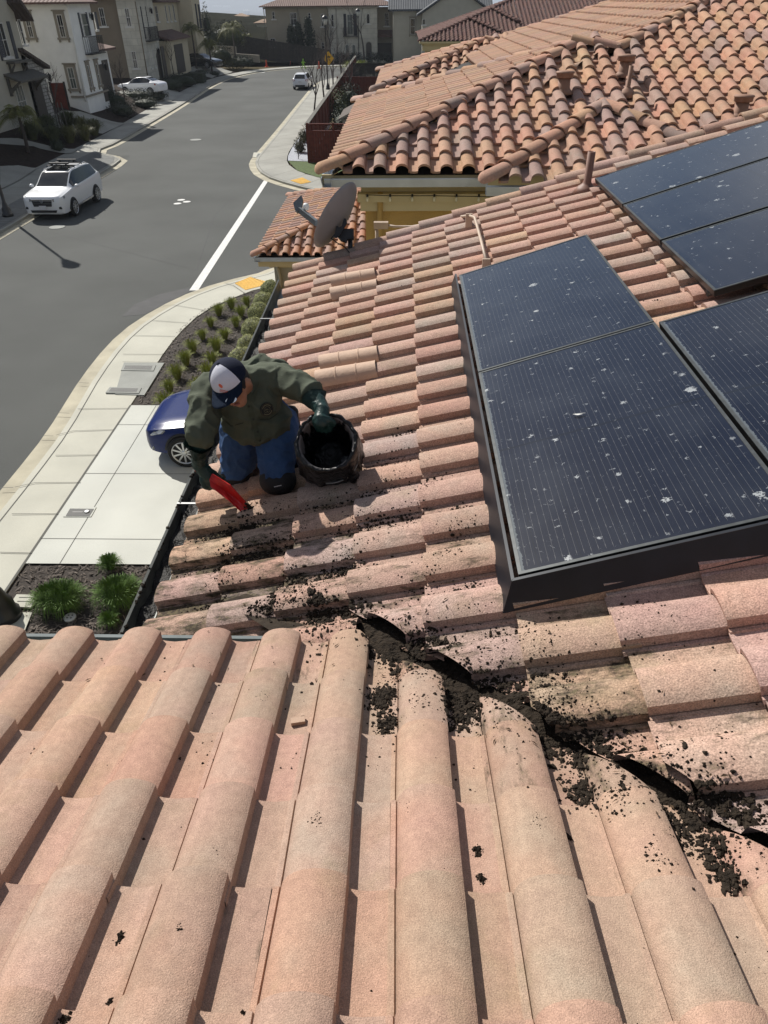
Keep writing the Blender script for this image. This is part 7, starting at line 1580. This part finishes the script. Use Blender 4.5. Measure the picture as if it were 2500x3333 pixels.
for q in (((-.009, -.004), (-.002, .006), (0, .001)), ((.001, .001), (.006, .008), (.010, -.003)), ((-.006, -.010), (.007, -.010), (.0, -.005))): poly(bm, [Mx @ Vector((x, y, .0032)) for x, y in q])
obj('emblem', bm, M_GOLD, pt)
# cap
capR = .088
def cappt(th, ph, k=1.0): return HC+hu*.018+(hu*math.cos(th)*1.02+(hf*math.cos(ph)*1.10+hr*math.sin(ph))*math.sin(th))*capR*k
def capmesh(p0, p1, m, name, par, th1=1.62, k=1.0, n=20):
    bm = nb(); rows_ = []
    for i in range(13): th = th1*i/12; rows_.append([bm.verts.new(cappt(max(th, .004), p0+(p1-p0)*j/n, k)) for j in range(n+1)])
    for a, b in zip(rows_, rows_[1:]):
        for j in range(n): bm.faces.new((a[j], a[j+1], b[j+1], b[j]))
    return obj(name, bm, m, par, True)
cap_ = capmesh(0, 2*math.pi, M_NAVY, 'cap', person, 1.66, 1.0, 40)
fp0, fp1 = R(-64), R(42)
capmesh(fp0, fp1, M_CAPW, 'front_panel', cap_, 1.58, 1.012)
bm = nb(); ellip(bm, cappt(.01, 0, 1.02), (hr, hf, hu), (.009, .009, .005), 2); obj('cap_button', bm, M_NAVY, cap_, True)
bm = nb(); rows_ = []
for i in range(7):
    f = i/6; row = []
    for j in range(21):
        ph = R(-72+144*j/20); b0 = cappt(1.60, ph, 1.0); e_ = .088*math.cos(ph*.95)**.6 if abs(ph) < R(80) else 0
        out_ = hf*(e_*f)-hu*(.012*f+.020*f*(math.sin(ph)**2)); row.append(bm.verts.new(b0+out_))
    rows_.append(row)
for a, b in zip(rows_, rows_[1:]):
    for j in range(20): bm.faces.new((a[j], a[j+1], b[j+1], b[j]))
bmesh.ops.solidify(bm, geom=bm.faces[:], thickness=.004); bmesh.ops.recalc_face_normals(bm, faces=bm.faces); brim = obj('brim', bm, cloth_mat('blue_brim_cloth', (.016,.030,.060), 900), cap_, True)
bt = BVHTree.FromPolygons([v.co.copy() for v in brim.data.vertices], [list(p.vertices) for p in brim.data.polygons])
bm = nb(); n2 = 24; ctr_, nr_ = onshirt(752, 1302, .002, bt); ex_ = (CR*.93+CU*.30); ex_ = (ex_-nr_*ex_.dot(nr_)).normalized(); ey_ = nr_.cross(ex_)
M_SILV = mat('silver_foil', (.55,.58,.62), .2, metal=.9)
for a_, b_, m_, nm, lf in ((.0265, .0165, M_SILV, 'sticker', .0), (.024, .014, M_NAVY, 'sticker_field', .0006)):
    bm.free() if nm == 'sticker' else None
    bm = nb(); poly(bm, [ctr_+nr_*lf+ex_*math.cos(k*2*math.pi/n2)*a_+ey_*math.sin(k*2*math.pi/n2)*b_ for k in range(n2)]); o_ = obj(nm, bm, m_, brim if nm == 'sticker' else o_)
bm = nb(); poly(bm, [ctr_+nr_*.0012+ex_*x+ey_*y for x, y in ((-.020, -.003), (-.008, .006), (.016, .007), (.019, .002), (.004, -.002), (-.014, -.007))]); obj('foil_shine', bm, M_SILV, o_)
ct = BVHTree.FromPolygons([cappt(1.6*i/12, fp0+(fp1-fp0)*j/20, 1.012) for i in range(1, 13) for j in range(21)], [[i*21+j, i*21+j+1, (i+1)*21+j+1, (i+1)*21+j] for i in range(11) for j in range(20)])
M_ORG = mat('orange_print', (.62,.12,.06), .7)
bm = nb(); poly(bm, [onshirt(718.5+math.cos(a)*6.5+math.sin(a)*2, 1256+math.sin(a)*6.5+math.cos(a)*2, .0015, ct)[0] for a in (k*math.pi/9 for k in range(18))]); obj('printed_emblem', bm, M_ORG, cap_)
pc, pn = onshirt(728, 1275, .0015, ct); ex_ = (CR*.93-CU*.36); ex_ = (ex_-pn*ex_.dot(pn)).normalized(); ey_ = pn.cross(ex_)
text_mesh('SOLAR', .0125, M_ORG, cap_, basis(pc-ey_*.005, ex_, ey_, pn), 'printed_word', .0003)
bm = nb()
for k in range(6): a = pc+ey_*.0062+ex_*(-.017+k*.0062); poly(bm, [a, a+ex_*.0042, a+ex_*.0042+ey_*(.006 if k % 2 else .0045), a+ey_*.006])
obj('printed_line', bm, M_ORG, cap_)
# gloves: gauntlet, palm, five fingers
def glove(el, wr_, hand, fdir, side, curl, lb, name='glove', cuff=.062):
    fd = Vector(fdir).normalized(); sd = Vector(side); sd = (sd-fd*sd.dot(fd)).normalized(); pd = fd.cross(sd).normalized()
    def bl(bm):
        st_ = el.lerp(wr_, .10)
        capsule(bm, el.lerp(wr_, .38), wr_, .048, .036); capsule(bm, wr_, hand, .036, .036); ellip(bm, hand, (sd, fd, pd), (.044, .045, .022), 2)
        for k, (o_, l) in enumerate(((-.031, .058), (-.011, .070), (.010, .066), (.030, .052))):
            b0 = hand+sd*o_+fd*.036; b1 = b0+fd*l*.5+pd*curl*.012; b2 = b1+(fd*.55+pd*curl*.9).normalized()*l*.38; b3 = b2+(fd*-.1+pd*curl).normalized()*l*.34
            capsule(bm, b0-fd*.02, b1, .0125, .0115, 8, 3); capsule(bm, b1, b2, .0115, .0105, 8, 3); capsule(bm, b2, b3, .0105, .009, 8, 3)
        t0 = hand-sd*.036-fd*.012; t1 = t0-sd*.022+fd*.032+pd*curl*.012; t2 = t1+fd*.030+sd*.008+pd*curl*.018; capsule(bm, t0, t1, .015, .013, 8, 3); capsule(bm, t1, t2, .013, .0105, 8, 3)
    g = organic(name, bl, M_GLOVE, person, .005, 3, .003, 26); g['label'] = lb
    # flared gauntlet cuff, an open tube
    ax_ = (wr_-el).normalized(); s, u, _ = frame(ax_); bm = nb(); rows_ = []
    for i in range(9):
        f = i/8; c = el.lerp(wr_, .34+.42*f); rr_ = cuff*(1-f)+.040*f
        rows_.append([bm.verts.new(c+(s*math.cos(a)*(1+.10*math.sin(3*a+f*4))+u*math.sin(a)*(.86+.1*math.sin(2*a)))*rr_) for a in (2*math.pi*k/26 for k in range(26))])
    for a, b in zip(rows_, rows_[1:]):
        for k in range(26): bm.faces.new((a[k], a[(k+1) % 26], b[(k+1) % 26], b[k]))
    bmesh.ops.solidify(bm, geom=bm.faces[:], thickness=.003); bmesh.ops.recalc_face_normals(bm, faces=bm.faces); obj('gauntlet_cuff', bm, M_GLOVE, g, True)
rimC = AD(1062, 1440, 3.40)
glove(elL, wrL, hdL, (hdL-wrL).normalized()+CR*.7-CU*.25, CR*.4+CU*.9, -.8, 'dark green rubber glove holding the red scoop', cuff=.082)
glove(elR, wrR, hdR, (AD(1052, 1400, 3.44)-hdR).normalized(), CR*-1.0+CU*.1, .9, 'dark green rubber glove gripping the bucket rim', cuff=.066)
# knee pads, boots, tool pouch
for k, e, lb in ((kL, -1, 'a'), (kR, 1, 'b')):
    ax_ = (k-(hipL if e < 0 else hipR)).normalized()
    def bk(bm): capsule(bm, k+ax_*.03+CR*-.02, k+ax_*.03+CR*.02, .080, .080); capsule(bm, k+ax_*.025, k+ax_*.02+Vector((0, .10, .02)), .080, .078)
    kp = organic('knee_pad', bk, M_BLKF, person, .009, 4); kt = BVHTree.FromPolygons([v.co.copy() for v in kp.data.vertices], [list(p.vertices) for p in kp.data.polygons])
    px, py = (775, 1576) if e < 0 else (905, 1583); c, n_ = onshirt(px, py, .002, kt); ex_ = CR*.95+CU*.25; ex_ = (ex_-n_*ex_.dot(n_)).normalized(); ey_ = n_.cross(ex_); bm = nb()
    for q in range(7): a = c+ex_*(-.02+q*.0058); poly(bm, [a, a+ex_*.004, a+ex_*.004+ey_*.005, a+ey_*.005])
    obj('printed_line', bm, M_PLATE, kp)
    def bb(bm):
        f0 = k+Vector((.01*e, .40, .0)); capsule(bm, f0, f0+Vector((0, .07, .05)), .045, .05); capsule(bm, f0+Vector((0, .0, -.01)), f0+Vector((.03*e, -.02, -.05)), .042, .035)
    organic('boot', bb, M_BLKF, person, .009, 4)
def bp_(bm): capsule(bm, AD(945, 1345, 3.86), AD(958, 1500, 3.98), .045, .055); capsule(bm, AD(950, 1380, 3.86), AD(968, 1400, 3.84), .045, .03)
organic('tool_pouch', bp_, M_BLKF, person, .009, 4, .004, 20)
# red scoop held in the left of the picture
M_REDP = mat('red_plastic_scoop', (.50,.012,.010), .38, var=.2, vscale=30)
sc_ = thing('hand_scoop', 'red plastic scoop with a dirty tip held low against the tiles', 'scoop', AD(790, 1640, 3.66))
hd0 = AD(682, 1552, 3.70)
E = lambda x, y, d: AD(x, y, d)
bm = nb()
def sheet_(pts): return poly(bm, pts)
t0, t1 = E(692, 1541, 3.67), E(682, 1562, 3.67)          # neck of the scoop
m0, m1, m2 = E(751, 1578, 3.62), E(728, 1590, 3.67), E(749, 1634, 3.64)
e0, e1, e2 = E(800, 1632, 3.635), E(790, 1640, 3.67), E(790, 1672, 3.665)
tip = E(826, 1656, 3.67)
nk = E(686, 1585, 3.66)
sheet_([t0, m0, m1, t1]); sheet_([m0, e0, e1, m1]); sheet_([t1, m1, m2, nk]); sheet_([m1, e1, e2, m2]); sheet_([e0, tip, e2, e1])
bmesh.ops.remove_doubles(bm, verts=bm.verts[:], dist=.0008); bmesh.ops.subdivide_edges(bm, edges=bm.edges[:], cuts=1, use_grid_fill=True); bmesh.ops.solidify(bm, geom=bm.faces[:], thickness=.004); bmesh.ops.recalc_face_normals(bm, faces=bm.faces); obj('blade', bm, M_REDP, sc_)
bm = nb()
for _ in range(70):
    f, g2 = rnd.random()**1.6, rnd.random(); p = tip.lerp(e0.lerp(e2, g2), .15+.9*f); blob(bm, p+(CO-p).normalized()*.006, rnd.uniform(.003, .009), 1, .4)
scs_ = bm
M_SOIL = mat('black_moss_soil', (.026,.019,.013), .9, var=.6, vscale=60, bump=.6, bscale=160, spec=.2); tag(obj('soil_on_blade', scs_, M_SOIL, sc_), kind='stuff')
bm = nb(); tube(bm, [E(690, 1555, 3.69), E(664, 1538, 3.70), E(640, 1526, 3.72)], [.018, .016, .016], 10); obj('handle', bm, M_REDP, sc_)
# bucket lined with a black bag
M_BAG = mat('black_plastic_bag', (.004,.004,.005), .32, spec=.35, coat=.0, bump=1.0, bscale=22); M_BUCK = mat('grey_bucket_plastic', (.11,.10,.10), .5)
bax = (Vector((0, -.68, .73))+CR*.02).normalized(); s, u, _ = frame(bax); Mb = basis(rimC-bax*.36, s, u, bax)
bk = thing('bucket', 'bucket lined with a shiny black plastic bag beside the kneeling man', 'bucket', rimC-bax*.36)
rR = .136
bm = nb(); lathe(bm, [(.105, 0), (rR-.004, .345), (rR+.008, .35), (rR+.008, .36), (rR-.006, .36), (rR-.012, .34), (.098, .012)], 36, Mb); obj('pail', bm, M_BUCK, bk)
bm = nb(); rows_ = []; NB_ = 72
prof = [(.02, .05), (.085, .05), (.098, .09), (.108, .18), (.118, .28), (.126, .345), (.134, .366), (.144, .370), (.152, .358), (.156, .33), (.158, .28), (.160, .22), (.163, .15), (.168, .09)]
for i, (r_, z) in enumerate(prof):
    row = []
    for k in range(NB_):
        a = 2*math.pi*k/NB_; outer = max(0, (i-7)/6); n_ = mnoise.noise(Vector((math.cos(a)*3.5, math.sin(a)*3.5, z*5+i*.15))); n3 = mnoise.noise(Vector((math.cos(a)*9, math.sin(a)*9, i*.35+4)))
        rr_ = r_+(n_*.020+n3*.008)*(.25+outer)+.004*n3; zz = z+(n_*.05)*outer-(.05*outer if math.sin(a*2+1) > .3 else 0)
        row.append(bm.verts.new(Mb @ Vector((math.cos(a)*rr_, math.sin(a)*rr_, zz))))
    rows_.append(row)
for a, b in zip(rows_, rows_[1:]):
    for k in range(NB_): bm.faces.new((a[k], a[(k+1) % NB_], b[(k+1) % NB_], b[k]))
bm.faces.new(rows_[0]); bmesh.ops.recalc_face_normals(bm, faces=bm.faces); bag = obj('bag_liner', bm, M_BAG, bk, True)
def bt_(bm): capsule(bm, AD(1128, 1505, 3.44), AD(1140, 1535, 3.52), .035, .022); capsule(bm, AD(1140, 1535, 3.52), AD(1150, 1552, 3.56), .022, .03); capsule(bm, AD(1118, 1530, 3.5), AD(1145, 1548, 3.57), .015, .02)
organic('bag_knot', bt_, M_BAG, bag, .006, 3, .006, 30)
bm = nb(); tube(bm, [Mb @ Vector((math.cos(a)*(rR+.022+.05*math.sin((a-3.4)/2.0*1.2)), math.sin(a)*(rR+.02), .33-.16*math.sin((a-2.9)/1.9*1.5))) for a in (2.9+1.9*k/12 for k in range(13))], .003, 5); obj('wire_handle', bm, M_STEEL, bk)
# ================================================================ moss and soil debris on the tiles
def tree_of(o): return BVHTree.FromPolygons([v.co.copy() for v in o.data.vertices], [list(p.vertices) for p in o.data.polygons])
tA, tB = tree_of(roofA), tree_of(roofB)
# wet valley metal under the cut tiles
M_FLASH = mat('wet_valley_metal', (.030,.022,.015), .85, var=.7, vscale=14, bump=.3, bscale=40, spec=.2)
bm = nb()
def vz(x, y): return max((CO-NA*(DA+.012)).z-(y-(CO-NA*(DA+.012)).y)*TS, (CO-NB*(DB+.012)).z+(x-(CO-NB*(DB+.012)).x)*TS)
prev = None
for k in range(41):
    t = -.62+2.2*k/40; row = []
    for q in range(9): d = -.22+.44*q/8; x, y = t+d*.707, VAL-t+d*.707; row.append(bm.verts.new((x, y, vz(x, y)+.002)))
    if prev:
        for q in range(8): bm.faces.new((prev[q], row[q], row[q+1], prev[q+1]))
    prev = row
for f in bm.faces:
    f.normal_update()
    if f.normal.z < 0: f.normal_flip()
tF = tree_of(obj('valley_flashing', bm, M_FLASH, house))
U_ = None
und = [o for o in bpy.data.objects if o.name.startswith('underlay') and o.parent == house][0]; tU = tree_of(und)
bm = nb(); prev = None
for k in range(241):
    t = -.50+2.0*k/240; row = []
    for q in range(15):
        f = q/14; d = -.05+.17*f; x, y = t+d*.707, VAL-t+d*.707; hgt = (.010+.020*mnoise.noise(Vector((x*9, y*9, 2)))+.012*mnoise.noise(Vector((x*34, y*34, 5)))+.006*mnoise.noise(Vector((x*90, y*90, 8))))*math.sin(math.pi*f)**.5
        row.append(bm.verts.new((x, y, vz(x, y)+.001+max(-.004, hgt))))
    if prev:
        for q in range(14): bm.faces.new((prev[q], row[q], row[q+1], prev[q+1]))
    prev = row
for f in bm.faces:
    f.normal_update()
    if f.normal.z < 0: f.normal_flip()
tag(obj('packed_soil', bm, M_SOIL, house), kind='stuff')
rg = random.Random(99); bm = nb()
def drop(x, y, maxz=CAMZ):
    best = None
    for t in (tA, tB, tU, tF):
        h = t.ray_cast(Vector((x, y, maxz)), Vector((0, 0, -1)))
        if h[0] and (best is None or h[0].z > best[0].z): best = h
    return best
def grain(x, y, r_):
    h = drop(x, y)
    if not h: return
    fb, fa = ((y-YB0)/CW) % 1, ((x+.021)/CW) % 1
    f_ = fb if x+y > VAL+.03 else fa
    if .09 < f_ < .62 and rg.random() < .72: return
    if .09 < f_ < .62: r_ *= .7
    t = bmesh.ops.create_icosphere(bm, subdivisions=1, radius=1.0) if r_ > .0075 else None
    if t is None:
        n_ = h[1] if h[1].z > 0 else -h[1]; s, u, _ = frame(n_); c = h[0]+n_*r_*.3; a0 = rg.uniform(0, 6)
        top = bm.verts.new(c+n_*r_*.7); ring = [bm.verts.new(c+(s*math.cos(a0+k*1.57)+u*math.sin(a0+k*1.57))*r_*rg.uniform(.6, 1.3)-n_*r_*.25) for k in range(4)]
        for k in range(4): bm.faces.new((ring[k], ring[(k+1) % 4], top))
        return
    n_ = h[1] if h[1].z > 0 else -h[1]; s, u, _ = frame(n_)
    kx, ky, kz = rg.uniform(.7, 1.5), rg.uniform(.6, 1.2), rg.uniform(.5, .9)
    for v in t['verts']:
        d = v.co*rg.uniform(.5, 1.45); v.co = h[0]+n_*r_*.25+(s*d.x*kx+u*d.y*ky+n_*d.z*kz)*r_
def cluster(px, py, spx, n, rmin=.0018, rmax=.009, anis=None, on=None):
    c = (on or onB)(px, py, .04); k = (c-CO).dot(CF)/2311
    for _ in range(int(n*2.6)):
        dx, dy = rg.gauss(0, spx*k), rg.gauss(0, (anis or spx)*k*1.5)
        grain(c.x+dx, c.y+dy, rmin+(rmax*.9-rmin)*rg.random()**3.6)
# packed along the valley
for _ in range(9000):
    t = rg.uniform(-.55, 1.45); d = rg.gauss(0, .045); x = t; y = VAL-t+d*1.3; grain(x+d*.3, y, .003+.009*rg.random()**3)
for _ in range(3600):
    t = rg.uniform(-.5, 1.4); d = rg.gauss(.02, .17); 
    if mnoise.noise(Vector((t*5, d*6, 0))) < -.05: continue
    grain(t+d*.7, VAL-t+d*.7, .0015+.007*rg.random()**3)
# lumps lying in the pans, seen in the photo
for q in ((1240, 2250, 22, 230, .003, .011), (1260, 2330, 20, 120, .003, .010), (1350, 2100, 40, 220, .003, .013), (1400, 2160, 45, 200, .003, .013), (1330, 2215, 25, 90), (1370, 2330, 25, 60), (1490, 2310, 30, 160, .003, .012), (1520, 2270, 35, 150, .003, .012), (1590, 2190, 30, 120), (1620, 2060, 30, 60), (1700, 2130, 50, 140), (1770, 2090, 45, 90), (1690, 2290, 45, 150), (1780, 2330, 35, 120), (1850, 2260, 40, 120), (2050, 2020, 40, 60), (2140, 2000, 40, 70), (1800, 2250, 40, 60), (1950, 2430, 50, 160), (2100, 2530, 50, 120), (2330, 2640, 55, 200, .003, .012), (2420, 2700, 45, 150), (1900, 2560, 22, 90, .003, .011), (2000, 2600, 26, 130, .003, .012), (2230, 2700, 30, 60), (2130, 2800, 25, 50), (2370, 2860, 18, 110, .003, .011), (2340, 2790, 25, 40)):
    cluster(*q, on=onA if q[1] > 2480 and q[0] < 2300 or (q[0] < 1300 and q[1] > 2200) else onB)
# swept rows under the barrels of the lower left roof
for q in ((700, 1745, 40, 260, .002, .009), (760, 1720, 45, 320, .002, .010), (820, 1700, 40, 200, .002, .009), (640, 1850, 35, 120), (740, 1830, 40, 220, .002, .010), (800, 1790, 40, 260, .002, .010), (880, 1770, 45, 240, .002, .010), (960, 1740, 40, 120), (700, 1960, 30, 130), (620, 1975, 26, 110), (760, 1900, 45, 110), (870, 1990, 40, 160, .002, .010), (930, 1980, 40, 160, .002, .010), (1000, 2000, 40, 180, .002, .011), (1110, 1840, 40, 150, .002, .010), (1140, 1800, 35, 120), (1060, 1880, 45, 90), (1130, 1700, 40, 110), (1220, 1690, 40, 130), (1300, 1720, 40, 110), (1330, 1660, 40, 90), (1180, 1620, 40, 90), (1250, 1580, 40, 80), (1330, 1540, 35, 70), (1150, 1540, 35, 100, .002, .010), (1380, 1600, 30, 80), (1260, 1480, 35, 80), (1190, 1400, 30, 60), (1320, 1400, 35, 70), (1090, 1250, 18, 50), (1370, 1480, 30, 70), (1420, 1560, 30, 60), (1500, 1720, 30, 70), (1500, 1640, 25, 60), (1440, 1820, 40, 90), (1380, 1880, 40, 80), (1520, 1900, 30, 50), (1550, 1990, 40, 80), (840, 1660, 18, 120, .002, .009), (800, 1655, 12, 90, .002, .008), (1050, 1640, 40, 90), (930, 1650, 40, 70), (1060, 1210, 12, 25), (1170, 870, 10, 20), (1560, 720, 14, 40), (2130, 995, 14, 50), (1285, 850, 16, 16), (1350, 870, 16, 16), (1290, 945, 14, 14), (1240, 1290, 20, 40), (1460, 790, 12, 18)):
    cluster(*q, anis=q[2]*.35)
# thin scatter over both slopes
for _ in range(1500):
    x, y = rg.uniform(-1.1, 1.2), 1.2+5.5*rg.random()**2.2
    if mnoise.noise(Vector((x*3.1, y*3.1, 5))) > -.1: grain(x, y, .0012+.005*rg.random()**3.5)
for _ in range(330):
    x, y = rg.uniform(-1.3, 1.2), rg.uniform(.3, 1.9)
    if x+y < VAL and rg.random() < .25+max(0, x)*.8: grain(x, y, .0012+.006*rg.random()**3)
for q in ((380, 3025, 6, 24, .002, .008), (590, 3045, 6, 20, .002, .008), (340, 3230, 4, 8, .002, .006), (790, 3280, 4, 8, .002, .007), (1030, 2690, 10, 40, .002, .005), (860, 2280, 10, 24, .002, .005), (715, 2780, 10, 18, .001, .004), (200, 3300, 8, 14, .002, .007), (1330, 2645, 8, 18, .001, .004), (1560, 2745, 7, 26, .002, .008), (1570, 2830, 6, 26, .002, .008), (1740, 2690, 16, 60, .001, .005), (1440, 2850, 5, 16, .001, .005)):
    cluster(*q, on=onA)
# lumps stuck on the gutter lip
for k in range(60):
    y = 1.8+2.2*rg.random()**1.6; t = bmesh.ops.create_icosphere(bm, subdivisions=1, radius=rg.uniform(.004, .013)); c = Vector((gx-.118+rg.uniform(-.006, .01), y, zB+.006))
    for v in t['verts']: v.co = c+v.co*rg.uniform(.7, 1.3)
for _ in range(420):
    if rg.random() < .6: t = rg.uniform(-.5, 1.4); d = rg.gauss(.02, .12); x, y = t+d*.7, VAL-t+d*.7
    else: x, y = rg.uniform(-1.1, .6), 1.6+2.6*rg.random()
    h = drop(x, y)
    if not h: continue
    a = rg.uniform(0, 6.28); l = rg.uniform(.004, .014); n_ = h[1] if h[1].z > 0 else -h[1]; s, u, _ = frame(n_); dd = s*math.cos(a)+u*math.sin(a); sd_ = dd.cross(n_)*rg.uniform(.0008, .0025); c = h[0]+n_*.004
    f = bm.faces.new([bm.verts.new(v) for v in (c-dd*l-sd_, c+dd*l*.2-sd_*1.6+n_*.003, c+dd*l, c+dd*l*.2+sd_*1.6+n_*.002)]); f.material_index = 1
M_LEAFB = mat('brown_leaf_litter', (.075,.045,.022), .9, var=.5, vscale=40)
deb = obj('moss_debris', bm, [M_SOIL, M_LEAFB]); tag(deb, kind='stuff')
# soil bank packed in the channel and under the cut barrels
# small chip of broken tile lying in a pan
p = onA(970, 2347, .012); bm = nb(); box(bm, (-.022, -.011, -.006), (.022, .011, .008), Matrix.Translation(p) @ Matrix.Rotation(.2, 4, 'Z')); box(bm, (.010, .0111, -.006), (.022, .02, .009), Matrix.Translation(p) @ Matrix.Rotation(.2, 4, 'Z')); tag(obj('tile_chip', bm, M_CLAY), 'small broken tile chip lying in a pan of the near slope', 'tile chip')
# ================================================================ the air between here and the valley
bm = nb(); box(bm, (-8900, -590, -80), (8900, 13800, 18.5))
hz = obj('haze', bm, bpy.data.materials.new('haze_air')); tag(hz, kind='stuff'); m = hz.data.materials[0]; m.use_nodes = True; n = m.node_tree
n.nodes.remove(n.nodes['Principled BSDF']); pv = n.nodes.new('ShaderNodeVolumePrincipled'); pv.inputs['Color'].default_value = (.80, .88, 1.0, 1); pv.inputs['Density'].default_value = .00022; n.links.new(pv.outputs[0], n.nodes['Material Output'].inputs['Volume'])
